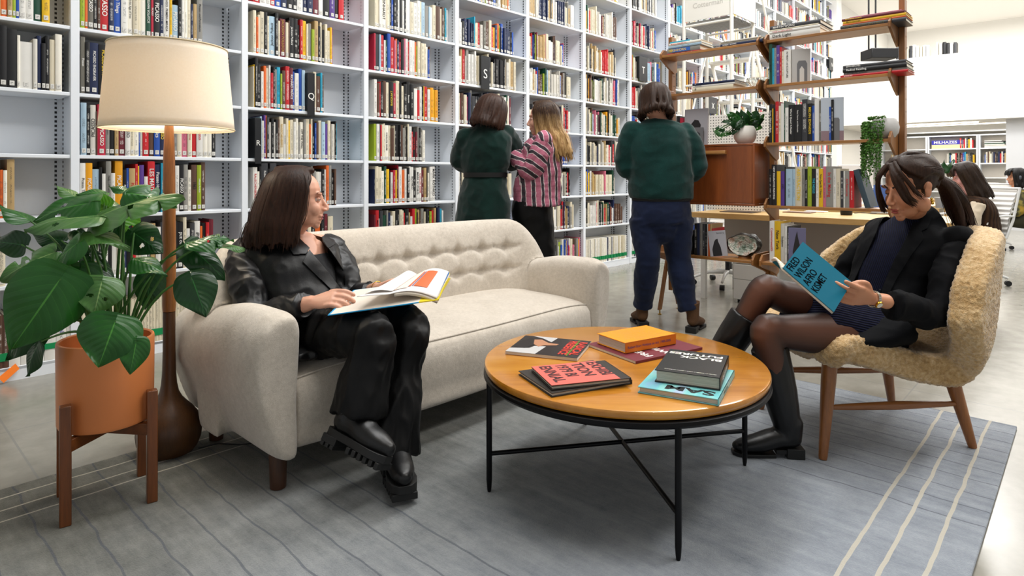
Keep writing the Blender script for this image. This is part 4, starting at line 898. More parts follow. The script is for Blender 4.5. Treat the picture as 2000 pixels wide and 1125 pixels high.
stack(1407, ZT, [(.29, .2, .018, 'n', 'ROBERT MORRIS', 'w', 0, 'navy book lying under pale ones'), (.30, .21, .010, 'c', None, 'k', -.01, 'cream book lying on the navy one'), (.28, .2, .008, 'h', 'ROBERT MORRIS', 'k', 0, 'thin light grey book on top')], w1+', right-hand stack')
w2 = 'topmost teak shelf, right half'
stack(1503, ZT, [(.31, .25, .038, 'w', 'Dark Light', 'k', 0, 'thick white book at the bottom'), (.31, .25, .016, 'w', 'THREE WOMEN ARTISTS', 'r', 0, 'white book with red title'), (.30, .24, .008, 'c', None, 'k', 0, 'thin cream book in the stack'), (.31, .26, .026, 'x', 'MARTIN WONG', 'w', 0, 'dark grey-green book on top of the stack')], w2)
stack(1641, ZT, [(.345, .19, .022, 'x', 'THE NEW SCULPTURE 1965-75', 'a', 0, 'charcoal book at the bottom'), (.33, .19, .009, 'o', None, 'w', .012, 'thin orange book'), (.33, .19, .016, 'y', 'Maren Hassinger', 'k', .014, 'yellow book'), (.33, .19, .014, 'm', 'BECOMING ANIMAL', 'y', .008, 'maroon book'), (.27, .17, .005, 'p', None, 'w', .05, 'thin pink book on top')], w2+', near the right upright')
w3 = 'second teak shelf, left half'
stack(1352, Z2, [(.30, .2, .032, 'c', 'P', 'k', 0, 'thick cream book at the bottom'), (.31, .21, .013, 'w', 'DRAWINGS', 'k', 0, 'slim white book in the middle'), (.31, .21, .015, 'n', 'W', 'w', 0, 'navy book on top')], w3)
row(1502, 1531, Z2, 'e38:A t26 g26 v37 r26 c24', 'second teak shelf, right half', {'A': ('Kerry James Marshall', 'k')})
x = vx(1531, -.2); x = ubook(0, Z2, .043, .215, 'w', 'thick white book with black spine title, second teak shelf, right half', .19, -.2, 0, 'AS HEAVY AS SCULPTURE', 'k', x=x)
gc = thing('book', 'pale grey book shown cover-out with a doorway picture, second teak shelf', 'book', D(x+.004, -.19, Z2+.0006), DR_+.5)
MB().box((0, 0, 0), (.11, .018, .215)).build('cover', mat('cover_pale_grey', 'B9B6B2', .5), gc, bev=.001)
MB().prism([(.03, .0), (.03, .12), (.04, .14), (.08, .14), (.09, .12), (.09, 0)], 0, .0008, Matrix(((1, 0, 0, 0), (0, 0, -1, 0), (0, 1, 0, 0), (0, 0, 0, 1)))).build('cover_picture', mat('picture_grey', '6E6E70', .5), gc)
MB().prism([(.045, .0), (.045, .085), (.058, .105), (.072, .085), (.072, 0)], .0008, .0014, Matrix(((1, 0, 0, 0), (0, 0, -1, 0), (0, 1, 0, 0), (0, 0, 0, 1)))).build('cover_picture', mat('picture_pale', 'CFCBC4', .5), gc)
w5 = 'second teak shelf, near the right upright'
stack(1641, Z2, [(.355, .19, .014, 'r', 'BASQUIAT', 'w', 0, 'red book at the bottom'), (.335, .19, .014, 'g', 'JEAN-MICHEL BASQUIAT', 'k', .016, 'grey book above the red one'), (.335, .2, .024, 'k', 'Radical Reading', 'w', .014, 'thick black book'), (.33, .2, .018, 'x', 'JEAN-MICHEL', 'w', .014, 'charcoal photographic book on top')], w5)
w6 = 'third teak shelf, under the white book stack'
row(1502, 1628, Z3, 'k37:A y15 k25 r38 c26 w37 e18 w35 k56:B k76:C x58 k46:D b25 w48 j27 k47 a26 b24 k27', 'third teak shelf', {'A': ('Young, Gifted and Black', 'w'), 'B': ('Who Is Queen? A Reader', 'w'), 'C': ('Pasts, Futures, and Aftermaths', 'w'), 'D': ('MELVIN EDWARDS', 'y')})
pv = thing('book', 'tall pale blue-grey book shown half cover-out at the end of the third teak shelf', 'book', D(vx(1606, -.19), -.215, Z3+.0006), DR_+.35)
MB().box((0, 0, 0), (.125, .02, .265)).build('cover', mat('cover_sky', 'B4BCC6', .5), pv, bev=.001)
MB().box((.0, -.0005, 0), (.125, 0, .06)).build('cover_band', mat('cover_dusk', '8A7278', .5), pv)
MB().prism([(.06, .0), (.06, .13), (.066, .14), (.096, .14), (.102, .13), (.102, 0)], .0006, .0014, Matrix(((1, 0, 0, 0), (0, 0, -1, 0), (0, 1, 0, 0), (0, 0, 0, 1)))).build('cover_picture', mat('picture_grey', '6E6E70', .5), pv)
row(1502, 1668, Z4, 'k26 k48:A y35 v35:B k17 s56 s26 c57:Y g26 k26 l37 k36:C w26 y36:D p27 g57:F w26 c36 x25 w15 g35:E r35', 'fourth teak shelf', {'A': ('NEW FIGURATIVE PAINTING', 'w'), 'B': ('1971', 'k'), 'C': ('THE NEXUS', 't'), 'D': ('Non-Specific Objects', 'k'), 'E': ('Art Resources', 'r'), 'Y': ('ABSTRACTION', 'y'), 'F': ('In the Making', 'r')})
ubook(0, Z4, .03, .235, '3A4A56', 'slate blue-grey book leaning at the end of the row, fourth teak shelf', .18, -.2, -.28, None, x=vx(1694, -.2)-.012, rnd=0)
ubook(1345, Z5, .028, .17, 'k', 'black book at the left end of the low teak shelf, beside the jeans', .16, -.25)
row(1356, 1392, Z5, 'k35 n35 g35 x35 k25 w15 o25 a25 r13', 'low teak shelf left of the geode', {}, -.25)
gb = thing('book', 'pale grey book shown cover-out with a dark silhouette, leaning beside the geode', 'book', D(vx(1388, -.27), -.272, Z5+.001), DR_, rot=(-.06, -.12, DR_+.25))
MB().box((0, 0, 0), (.115, .012, .175)).build('cover', mat('cover_mist', 'A7A5AA', .5), gb, bev=.001)
MB().prism([(.02, .003), (.018, .05), (.035, .10), (.045, .115), (.06, .12), (.062, .10), (.075, .06), (.08, .003)], 0, .0008, Matrix(((1, 0, 0, 0), (0, 0, -1, 0), (0, 1, 0, 0), (0, 0, 0, 1)))).build('cover_picture', mat('picture_black', '1C1A1C', .5), gb)
text('Sensory', .016, TM['k'], gb, basis((.08, -.0003, .158), (1, 0, 0), (0, 0, 1), (0, -1, 0)), .0003)
row(1503, 1545, Z5, 'w48:A y58:B h37:C w26 k36:D', 'low teak shelf right of the middle upright', {'A': ('Commonwealth', 'r'), 'B': ('New York', 'k'), 'C': ('Sculpture', 'k'), 'D': ('In the Black Fantastic', 'w')}, -.25)
pb = thing('book', 'violet-grey book shown cover-out on the low teak shelf', 'book', D(vx(1540, -.27), -.272, Z5+.001), DR_, rot=(-.06, 0, DR_+.3))
MB().box((0, 0, 0), (.10, .012, .23)).build('cover', mat('cover_violet_grey', '63607C', .5), pb, bev=.001)
MB().prism([(.03, .03), (.025, .08), (.04, .17), (.05, .21), (.055, .17), (.07, .10), (.06, .04)], 0, .0008, Matrix(((1, 0, 0, 0), (0, 0, -1, 0), (0, 1, 0, 0), (0, 0, 0, 1)))).build('cover_picture', mat('picture_black', '1C1A1C', .5), pb)
# portrait book standing on the cabinet
ZC = .845+.416
pt = thing('book', 'large grey portrait book standing cover-out on the teak cabinet', 'book', D(vx(1335, -.14), -.14, ZC+.001), DR_, rot=(-.08, 0, DR_))
MB().box((0, 0, 0), (.18, .02, .27)).build('cover', mat('cover_mist', 'A7A5AA', .5), pt, bev=.001)
MB().prism([(.02, .003), (.04, .06), (.06, .07), (.05, .12), (.055, .16), (.08, .19), (.11, .185), (.13, .15), (.12, .1), (.105, .07), (.14, .05), (.15, .003)], 0, .0008, Matrix(((1, 0, 0, 0), (0, 0, -1, 0), (0, 1, 0, 0), (0, 0, 0, 1)))).build('cover_picture', mat('picture_black', '1C1A1C', .5), pt)
pt2 = thing('book', 'small dark grey book with a doorway shape, leaning before the portrait book', 'book', D(vx(1353, -.17), -.175, ZC+.001), DR_+.2)
MB().box((0, 0, 0), (.075, .02, .13)).build('cover', mat('picture_grey', '6E6E70', .5), pt2, bev=.001)
MB().prism([(.02, .0), (.02, .085), (.037, .10), (.055, .085), (.055, 0)], 0, .0008, Matrix(((1, 0, 0, 0), (0, 0, -1, 0), (0, 1, 0, 0), (0, 0, 0, 1)))).build('cover_picture', mat('picture_dusk', '3C3C40', .5), pt2)
row(1322, 1334, ZC, 'k35 i34', 'on the cabinet beside the portrait book', {}, -.15)
# glass bowl
gl = NT('cut_glass'); gl.b.inputs['Transmission Weight'].default_value = 1; gl.b.inputs['Roughness'].default_value = .05; gl.b.inputs['IOR'].default_value = 1.45; gl.b.inputs['Base Color'].default_value = (.93, .95, .93, 1)
bo = MB().grid(lambda a, b: (lambda r, z: ((r+.003*math.sin(16*PI*b)*(a > .2 and a < .8))*math.cos(2*PI*b), (r+.003*math.sin(16*PI*b)*(a > .2 and a < .8))*math.sin(2*PI*b), z))(*[(0.001, .004), (.03, .004), (.045, .012), (.062, .035), (.07, .062), (.066, .062), (.058, .037), (.042, .017), (.028, .009), (.001, .008)][round(a*9)]), 10, 64, cv=True).build('glass_bowl', gl.m)
bo.location = D(vx(1479, -.12), -.12, Z2+.001); tag(bo, 'cut glass bowl on the second teak shelf beside the middle upright', 'bowl')
# geode
gr = thing('geode', 'split geode with pale crystals inside a dark crust, on the low teak shelf', 'geode', D(vx(1455, -.16), -.16, Z5+.012), DR_)
def gshape(a, b, r0, front):
    th = 2*PI*b; ph = PI*a; d = Vector((math.cos(th)*math.sin(ph), -math.cos(ph) if front is None else -math.cos(ph), math.sin(th)*math.sin(ph)))
    k = 1+.16*noise.noise(d*1.7)+.05*noise.noise(d*6); return Vector((d.x*.118*k, d.y*.085*k, .078+d.z*.078*k))
def outer(a, b):
    return gshape(.335+.665*a, b, 0, None)
MB().grid(outer, 28, 48, cv=True).build('crust', mat('geode_crust', '3A352E', .45, var=.5, vs=40, bump=.8, bs=60, bd=.006), gr)
def inner(a, b):
    th = 2*PI*b; r = a; k = 1+.16*noise.noise(Vector((math.cos(th), -1, math.sin(th)))*1.7); n = noise.noise(Vector((r*math.cos(th)*9, 1, r*math.sin(th)*9))); c = noise.noise(Vector((r*math.cos(th)*30, 4, r*math.sin(th)*30)))
    return (r*math.cos(th)*.104*k, -.046+.03*(1-r*r)*1.1+(.010*n+.006*c)*(1 if r < .97 else 0), .078+r*math.sin(th)*.068*k)
def crystal():
    t = NT('geode_crystal'); v = t.coord('Object'); n = t.noise(v, 22, 4); vo = t.n('TexVoronoi', ins={'Vector': v, 'Scale': 150.0})
    t.l(t.ramp(n, [(.35, '7A8A78'), (.47, 'C9D0C2'), (.56, 'E2D8CC'), (.68, 'B98A6A')]), t.b.inputs['Base Color']); t.b.inputs['Roughness'].default_value = .25
    t.bump(vo.outputs[0], .9, .006); return t.m
MB().grid(inner, 24, 48, cv=True).build('crystals', crystal(), gr)
MB().lathe([(.001, -.012), (.045, -.012), (.04, .012), (.001, .012)], 24, Matrix.Translation((.0, .0, 0))).build('stand', TEAKV, gr)
# white pot with trailing plant on the cabinet
PW_ = mat('white_ceramic', 'DAD5CC', .45, bump=.1, bs=120, bd=.002)
wp = thing('plant_pot', 'round white ceramic pot on the teak cabinet holding a small cut-leaf plant', 'pot', D(vx(1455, -.13), -.13, ZC), DR_)
pr = [(.001, 0), (.035, 0), (.055, .012), (.072, .04), (.0765, .07), (.070, .10), (.058, .122), (.052, .124), (.05, .118), (.062, .1), (.001, .098)]
MB().lathe(pr, 40).build('pot', PW_, wp); MB().lathe([(.001, .104), (.052, .104), (.052, .099), (.001, .099)], 20).build('soil', mat('soil', '2A1D14', .95), wp)
P0 = D(vx(1455, -.13), -.13, ZC+.12)
sp = thing('trailing_plant', 'small cut-leaf plant with a trailing stem in the round white pot', 'plant', P0)
rr = random.Random(8); YP = P0.y
for k, (a, t_, wpx, mi) in enumerate([((1456, 244), (1449, 212), 24, 1), ((1462, 240), (1480, 214), 24, 0), ((1445, 240), (1428, 218), 20, 0), ((1470, 242), (1494, 232), 20, 1), ((1438, 240), (1412, 235), 16, 1), ((1452, 245), (1458, 262), 22, 0),
        ((1472, 246), (1490, 250), 18, 0), ((1440, 247), (1430, 262), 15, 1), ((1466, 238), (1462, 212), 18, 0), ((1444, 236), (1440, 216), 16, 1), ((1425, 258), (1407, 262), 13, 0), ((1412, 252), (1396, 250), 12, 1), ((1400, 256), (1412, 268), 10, 0), ((1480, 238), (1492, 222), 14, 0),
        ((1436, 232), (1420, 224), 16, 0), ((1476, 232), (1478, 215), 16, 1), ((1450, 238), (1436, 250), 18, 1), ((1460, 250), (1474, 258), 16, 1)]):
    yy = YP+rr.uniform(-.06, .04); leaf(sp, at(*a, yy), at(*t_, yy-.02), wpx/F*yy, mi, 'hole', .15, P0+Vector((0, 0, -.01)), k+50)
tr = MB().tube([P0, at(1430, 250, YP-.05), at(1415, 262, YP-.06), at(1405, 274, YP-.06), at(1398, 266, YP-.06), at(1392, 250, YP-.05)], .0022, 6).build('stem', STEM, sp); tr.matrix_parent_inverse = Matrix.Translation(-P0)
# grey sphere pot with string-of-hearts at the right end
sy = thing('plant_pot', 'round grey-white pot at the right end of the third teak shelf', 'pot', D(vx(1728, -.12), -.12, Z3), DR_)
pr2 = [(r*1.0, z) for r, z in pr]; MB().lathe(pr2, 40).build('pot', mat('pale_grey_ceramic', 'BDBBB8', .4), sy); MB().lathe([(.001, .104), (.052, .104), (.052, .099), (.001, .099)], 20).build('soil', mat('soil', '2A1D14', .95), sy)
PS = D(vx(1728, -.12), -.12, Z3+.118)
tp = thing('trailing_plant', 'dense curtain of small round green leaves trailing from the grey-white pot', 'plant', PS)
rr = random.Random(2); lm = MB(); stm = MB()
def leaflet(mb, p, r, rr):
    d = Vector((rr.uniform(-1, 1), rr.uniform(-1, .2), rr.uniform(-.8, .6))).normalized(); a = d.orthogonal().normalized(); b = d.cross(a)
    mb.add([p+a*r*math.cos(q)*(1.0)+b*r*.85*math.sin(q)+d*(.25*r if i % 2 else 0) for i, q in enumerate([2*PI*j/6 for j in range(6)])]+[p+d*r*.5], [(i, (i+1) % 6, 6) for i in range(6)])
ax, ay = Vector((SU, -CU, 0)), Vector((CU, SU, 0))
for k in range(90):
    a = rr.uniform(PI*.6, PI*1.6); p = PS+ax*.05*math.cos(a)+ay*.05*math.sin(a); e = PS+ax*(-.012+.10*math.cos(a))+ay*.10*math.sin(a)+Vector((0, 0, -.02)); L = rr.uniform(.12, .30) if rr.random() < .7 else rr.uniform(.3, .42)
    if math.cos(a) > .2: L *= .35
    pts = [p, (p+e)/2+Vector((0, 0, .02)), e]; n = int(L/.016)
    dx = rr.uniform(-.02, .01)
    for i in range(1, n): pts.append(e+Vector((0, 0, -L*i/n))+ax*(dx*i/n+rr.uniform(-.004, .004))+ay*rr.uniform(-.004, .004))
    stm.tube(pts[::3]+[pts[-1]], .0008, 3)
    for q in pts:
        for _ in range(2): leaflet(lm, q+Vector((rr.uniform(-.006, .006), rr.uniform(-.006, .006), rr.uniform(-.006, .006))), rr.uniform(.0045, .0075), rr)
for o in (stm.build('stems', STEM, tp), lm.build('leaves', mat('leaflet_green', '4C7A2E', .45, var=.35, vs=30), tp, fix=False)): o.matrix_parent_inverse = Matrix.Translation(-PS)
# ---- desks
DSK = wood('desk_birch', 'D2AE72', 'B58E52', 0, 3, .4, .1); STL = mat('desk_white_steel', 'DADAD6', .4); GRY = mat('desk_grey_panel', 'A8A19B', .7)
def desk(label, u, v, L, dpt, z=.735):
    t = thing('desk', label, 'desk', W(u, v, 0), DR_, 'office desks')
    MB().box((0, 0, z-.045), (L, dpt, z)).build('desktop', DSK, t, bev=.003)
    for x in (.06, L-.1):
        for y in (.06, dpt-.1): MB().box((x, y, 0), (x+.04, y+.04, z-.045)).build('leg', STL, t)
    MB().box((.1, dpt*.55, .28), (L-.1, dpt*.55+.015, z-.05)).build('modesty_panel', GRY, t)
    MB().box((.1, .07, .33), (L-.1, .10, .37)).build('rail', STL, t)
    return t
desk('long birch desk directly behind the teak shelving unit', 4.95, 2.52, 1.85, .8)
pdl = thing('pedestal', 'white steel drawer pedestal on the floor under the birch desk', 'pedestal', W(5.02, 2.17, 0), DR_)
MB().box((0, 0, .03), (.36, .5, .32)).build('body', STL, pdl, bev=.003); MB().box((.0, -.012, .20), (.36, 0, .318)).build('drawer', STL, pdl, bev=.002); MB().box((.0, -.012, .034), (.36, 0, .196)).build('drawer', STL, pdl, bev=.002); MB().box((.02, .02, 0), (.34, .48, .03)).build('plinth', mat('black_plastic', '141416', .5), pdl)
BKP = mat('black_plastic', '141416', .5)
def on_desk(px, py): Y = (H-.735)*F/(py-342); return Vector(((px-1000)/F*Y, Y, .7356))
def lump(name, label, cat, px, py, mb, m, rz=DR_): o = mb.build(name, m, bev=.002); o.location = on_desk(px, py); o.rotation_euler = (0, 0, rz); tag(o, label, cat); return o
lump('speaker', 'small black cylindrical speaker on the birch desk', 'speaker', 1653, 420, MB().lathe([(.001, 0), (.04, 0), (.043, .01), (.043, .07), (.038, .076), (.001, .076)], 28), BKP)
lump('laptop', 'closed silver laptop lying on the birch desk behind the armchair', 'laptop', 1700, 418, MB().box((0, 0, 0), (.3, .21, .016)), mat('aluminium', 'A8AAAC', .35, .8))
lump('magazine', 'dark magazine lying flat on the left part of the birch desk', 'magazine', 1405, 414, MB().box((0, 0, 0), (.28, .2, .006)), mat('magazine_dark', '4A3A30', .5))
lump('magazine', 'brown picture magazine lying on the birch desk behind the low row of books', 'magazine', 1528, 415, MB().box((0, 0, 0), (.22, .16, .006)), mat('magazine_brown', '6B4A34', .5))
lump('notebook', 'open white notebook lying on the birch desk', 'notebook', 1570, 414, MB().box((0, 0, 0), (.16, .12, .008)), mat('paper_white', 'E4E2DC', .7))
lump('tablet', 'blue-cased tablet standing on the birch desk behind the slate book', 'tablet', 1702, 412, MB().box((0, 0, 0), (.17, .01, .24), Matrix.Rotation(-.3, 4, 'X')), mat('tablet_blue', '2A4A86', .4))
cbm = MB()
for k in range(3): cbm.tube([(0, .02*k, .003), (.06, .05-.02*k, .006), (.13, .0+.03*k, .003), (.2, .04, .004)], .0025, 6)
lump('cable', 'tangle of black cables on the birch desk beside the speaker', 'cable', 1668, 417, cbm, BKP)
pg = NT('pegboard'); s = pg.n('SeparateXYZ', ins={0: pg.coord('Object')})
fx_ = pg.math('SUBTRACT', pg.math('FRACT', pg.math('MULTIPLY', s.outputs[0], 40)), .5); fz_ = pg.math('SUBTRACT', pg.math('FRACT', pg.math('MULTIPLY', s.outputs[2], 40)), .5)
hd = pg.math('LESS_THAN', pg.math('ADD', pg.math('MULTIPLY', fx_, fx_), pg.math('MULTIPLY', fz_, fz_)), .045); pg.l(pg.mix(hd, (*lin('E2E0DA'), 1), (.08, .08, .08, 1)), pg.b.inputs['Base Color'])
pgo = MB().box((0, 0, 0), (.62, .012, .86)).build('pegboard', pg.m, bev=.002); q = on_desk(1364, 405); q = W(5.42, 2.60, 0); pgo.location = (q.x, q.y, .7356); pgo.rotation_euler = (0, 0, DR_); tag(pgo, 'white perforated pegboard panel standing on the desk behind the small potted plant', 'pegboard')
# ---- rolling platform ladder
LW = mat('ladder_white', 'E4E2DA', .45)
ld = thing('platform_ladder', 'tall white rolling platform ladder standing in front of the bookcases', 'ladder', W(6.8, 3.55, 0), DR_)
PWD, PLN, PZ = .58, .60, 2.85
for x in (0, PWD):
    for y in (0, PLN): MB().tube([(x, y, .06), (x, y, PZ+1.0)], .021, 14).build('post', LW, ld)
pnl = MB().box((-.02, -.012, PZ), (PWD+.02, 0, PZ+.36)).build('guard_panel', LW, ld, bev=.004)
text('Cotterman', .082, mat('lettering_pale_grey', 'C3C0B8', .5), pnl, basis((PWD*.52, -.0125, PZ+.17), (1, 0, 0), (0, 0, 1), (0, -1, 0)), .001, .015, lab='pale grey raised lettering')
MB().box((PWD+.02, -.012, PZ), (PWD+.032, PLN, PZ+.36)).build('guard_panel', LW, ld, bev=.004)
gm = MB()
for k in range(14): gm.box((.01, .03+k*.04, PZ-.03), (PWD-.01, .045+k*.04, PZ))
gm.build('platform_grating', mat('grating_grey', '9A9A98', .5, .4), ld)
for z in (.35, 1.3, 2.1, PZ-.05, PZ+.95):
    for y in (0, PLN): MB().tube([(0, y, z), (PWD, y, z)], .014, 10).build('rail', LW, ld)
for x in (0, PWD):
    MB().tube([(x, 0, .35), (x, PLN, .35)], .014, 10).build('rail', LW, ld); MB().tube([(x, PLN, 2.7), (x, PLN+1.5, .1)], [(.014, .04)]*2, 8).build('stringer', LW, ld)
    MB().tube([(x, PLN, 3.7), (x, PLN+1.5, 1.1), (x, PLN+1.5, .3)], .014, 10).build('handrail', LW, ld); MB().tube([(x, 0, 1.4), (x, PLN, 2.6)], .012, 8).build('brace', LW, ld)
for k in range(1, 11):
    f = k/11; y = PLN+1.5*f; z = 2.7-2.6*f; MB().box((0, y-.09, z-.02), (PWD, y+.09, z+.008)).build('tread', LW, ld, bev=.003)
for x in (0, PWD):
    for y in (0, PLN+1.4): MB().lathe([(.001, -.012), (.05, -.012), (.05, .012), (.001, .012)], 20, Matrix.Translation((x, y, .05)) @ Matrix.Rotation(PI/2, 4, 'Y')).build('wheel', BKP, ld)
# ---- second desk, office chairs
desk('far birch desk where the person in the brown vest works', 6.1, 2.1, .9, 2.6)
def office_chair(label, loc, rz):
    t = thing('office_chair', label, 'chair', loc, rz, 'white ribbed office chairs'); CH = mat('chair_white_frame', 'D8D8D6', .3); CS = mat('chair_white_pad', 'E6E4E0', .5)
    MB().grid(lambda a, b: ((2*b-1)*.21, -.20+.42*a, .455+.006*math.cos(a*60)-.02*math.sin(PI*a)), 60, 9).grid(lambda a, b: ((2*b-1)*.21, -.20+.42*a, .435), 12, 9).build('seat', CS, t)
    MB().grid(lambda a, b: ((2*b-1)*.20, -.215-.13*a-.006*math.cos(a*60)+.03*math.sin(PI*a), .47+.44*a), 60, 9).grid(lambda a, b: ((2*b-1)*.20, -.235-.13*a+.03*math.sin(PI*a), .47+.44*a), 12, 9).build('backrest', CS, t)
    for s in (-1, 1):
        MB().tube([(s*.215, .22, .45), (s*.215, .0, .44), (s*.215, -.19, .46), (s*.215, -.27, .62), (s*.21, -.36, .92)], [(.008, .016)]*5, 10).build('side_frame', CH, t)
        MB().tube([(s*.215, .05, .45), (s*.26, .10, .60), (s*.265, .08, .66), (s*.26, -.12, .67), (s*.215, -.27, .66)], .010, 10).build('armrest', CH, t)
    for z, y in ((.92, -.362), (.70, -.30)): MB().tube([(-.215, y, z), (.215, y, z)], .014, 10).build('cross_rail', CH, t)
    MB().tube([(0, 0, .12), (0, 0, .43)], .022, 14).build('column', BKP, t)
    for k in range(5):
        a = k*2*PI/5+.3; l_ = MB().tube([(0, 0, .13), (.17*math.cos(a), .17*math.sin(a), .125), (.31*math.cos(a), .31*math.sin(a), .075)], [.022, .016, .012], 10).build('base_leg', CH, t)
        MB().lathe([(.001, -.02), (.026, -.02), (.026, .02), (.001, .02)], 16, Matrix.Translation((.31*math.cos(a), .31*math.sin(a), .027)) @ Matrix.Rotation(a, 4, 'Z') @ Matrix.Rotation(PI/2, 4, 'X')).build('caster', BKP, l_)
    return t
CH0 = office_chair('white ribbed office chair holding the person in the brown vest', (4.40, 6.02, 0), PI/2+.25)
dup(CH0, (6.75, 8.9, 0), PI/2+.35, 'white ribbed office chair at the right edge, holding the person with headphones')
dup(CH0, (3.62, 5.85, 0), PI*1.12, 'white ribbed office chair partly hidden by the ponytail of the reading woman')
dup(CH0, W(5.75, 2.55, 0), PI*.85, 'white office chair at the birch desk, only its casters showing under it')
# ---- far room
room('pillar', MB().box((15.2, -1.5, 0), (15.5, 1.23, 2.13)), mat('pillar_grey', 'C5C6C8', .7))
for k, v in enumerate((3.09, 2.05, 1.01)):
    t = thing('office_bookcase', ['white office bookcase bay against the far wall, leftmost', 'white office bookcase bay against the far wall, above the leaf plant', 'white office bookcase bay against the far wall, beside the grey pillar'][k], 'bookcase', W(18.75, v, 0), TH, 'white office bookcases on the far wall')
    MB().box((.30, 0, 0), (.32, 1.02, 2.04)).build('back_panel', mat('office_shelf_back', 'CFC8BE', .7), t)
    for y in (0, .995): MB().box((0, y, 0), (.30, y+.035, 2.04)).build('side_panel', WHITE, t)
    for z in (2.04, 1.71, 1.345, 1.0, .65, .3): MB().box((0, .035, z-.03), (.30, .995, z)).build('shelf', WHITE, t)
rb = random.Random(4)
for v0, v1, z, pal in ((1.95, 1.16, 1.345, PW), (2.68, 2.14, 1.345, PW), (2.42, 2.16, 1.71, 'rxwxyyw'), (3.9, 3.3, 1.345, 'nbaroyw'), (3.95, 3.2, 1.0, PW)):
    v = v0
    while v > v1:
        wd = rb.uniform(.02, .04); M = Matrix.Translation(W(18.8, v, z)) @ Matrix.Rotation(DR_, 4, 'Z'); bookmesh(far, wd*.96, rb.uniform(.2, .28), .2, rb.choice(pal), M, rb.random(), lab=False, full=False); v -= wd
for zz, c, L in ((0, 'w', .42), (.03, 'h', .4), (.06, 'w', .38), (.09, 'e', .4), (.105, 'w', .36), (.13, 'k', .4), (.145, 'w', .33)):
    bookmesh(far, .026, L, .22, c, Matrix.Translation(W(18.8, 1.93, 1.71+zz)) @ Matrix.Rotation(DR_, 4, 'Z') @ Matrix(((0, 0, 1, 0), (0, 1, 0, 0), (1, 0, 0, 0), (0, 0, 0, 1))), 0, lab=False, full=False)
for k in range(16):
    bookmesh(far, .05, rb.uniform(.22, .3), .2, rb.choice('wwckhx'), Matrix.Translation(W(15.15, 3.05-k*.06-(.1 if k > 9 else 0), 3.46)) @ Matrix.Rotation(DR_, 4, 'Z'), 0, lab=False, full=False)
build_far()
mb_ = thing('box_set', 'blue slipcased book set with white lettering, far office bookcase', 'box set', W(18.8, 3.0, 1.71+.1006), DR_)
MB().box((0, 0, 0), (.66, .25, .105)).build('case', mat('case_blue', '2F2FA8', .5), mb_); text('MILHAZES  I', .09, TW, mb_, basis((.33, -.001, .055), (1, 0, 0), (0, 0, 1), (0, -1, 0)), .001, .02, wx=1.2)
cbx = MB().box((0, 0, 0), (.66, .25, .1)).build('box', mat('box_cream', 'E0CFA0', .6)); cbx.location = W(18.8, 3.0, 1.7106); cbx.rotation_euler = (0, 0, DR_); tag(cbx, 'cream slipcase box under the blue box set in the far office bookcase', 'box')
ab = thing('archive_box', 'white cardboard archive box with a hand hole, behind the headphone wearer', 'box', W(13.2, 1.62, .62), DR_)
MB().box((0, 0, 0), (.42, .3, .26)).build('box', mat('card_white', 'E2DFD8', .7), ab); MB().box((-.01, -.01, .24), (.43, .31, .30)).build('lid', mat('card_white', 'E2DFD8', .7), ab); MB().box((.15, -.013, .14), (.27, 0, .17)).build('hand_hole', BKP, ab)
cr_ = MB().box((0, 0, 0), (.9, .5, .62)).build('cabinet', mat('low_cabinet_tan', 'B08A58', .6)); cr_.location = W(13.15, 2.3, 0); cr_.rotation_euler = (0, 0, DR_); tag(cr_, 'low tan cabinet under the archive box in the far room', 'cabinet')
# leafy plant on the far desk
fp = thing('rubber_plant', 'dark broad-leaved plant in a grey pot on the far desk', 'plant', Vector((4.05, 5.99, .82)))
for k, (a, t_, w_) in enumerate([((1841, 336), (1820, 310), 12), ((1841, 338), (1843, 312), 15), ((1843, 336), (1863, 311), 12), ((1840, 342), (1822, 330), 8)]):
    o = leaf(fp, at(*a, 6.0), at(*t_, 6.0), w_/F*6.0, 1, 'plain', .05, Vector((4.14, 6.0, .84)), k+90)
o = MB().lathe([(.001, 0), (.05, 0), (.062, .1), (.055, .1), (.001, .09)], 24).build('plant_pot', mat('grey_pot', '8F9194', .5)); o.location = (4.13, 6.0, .736); tag(o, 'grey pot of the broad-leaved plant on the far desk', 'pot')
mn = thing('monitor', 'back of a white computer monitor standing on the far desk', 'monitor', Vector((3.42, 6.45, .7356)), -.2)
MB().box((-.05, -.01, .12), (.28, .015, .42)).build('screen', mat('monitor_white', 'D9D9D9', .35), mn, bev=.006); MB().box((.07, .0, 0), (.14, .02, .2)).build('stand', mat('aluminium', 'A8AAAC', .35, .8), mn); MB().box((.02, -.07, 0), (.2, .07, .01)).build('foot', mat('aluminium', 'A8AAAC', .35, .8), mn)
pj = thing('projector', 'black projector hanging on two thin rods behind the stack on the second teak shelf', 'projector', at(1717, 107, 9.0))
MB().box((-.19, -.15, -.07), (.19, .15, .07)).build('body', BKP, pj, bev=.01)
zc = 5.06-at(1717, 107, 9.0).z
for x in (-.15, -.05): MB().tube([(x, 0, .07), (x, 0, zc)], .012, 8).build('rod', BKP, pj)
# light lines in the ceilings
LT = mat('lit_line', 'FFF6E8', .5, emit=6, ecol='FFF4E0')
for nm, u, v, z, L, rz in (('upper', 16.0, .6, 5.055, 5.0, DR_), ('lower', 16.2, 3.4, 2.128, 3.4, DR_), ('lower front', 15.6, 2.9, 2.128, 1.6, DR_)):
    o = MB().box((-L/2, -.06, -.012), (L/2, .06, 0)).build('linear_light', LT); o.location = W(u, v-L/2+.4, z); o.rotation_euler = (0, 0, rz)
    tag(o, {'upper': 'long white line of light in the high ceiling at the top right', 'lower': 'long warm line of light in the low ceiling over the office bookcases', 'lower front': 'short line of light in the low ceiling just behind the parapet'}[nm], 'ceiling light', 'linear ceiling lights')
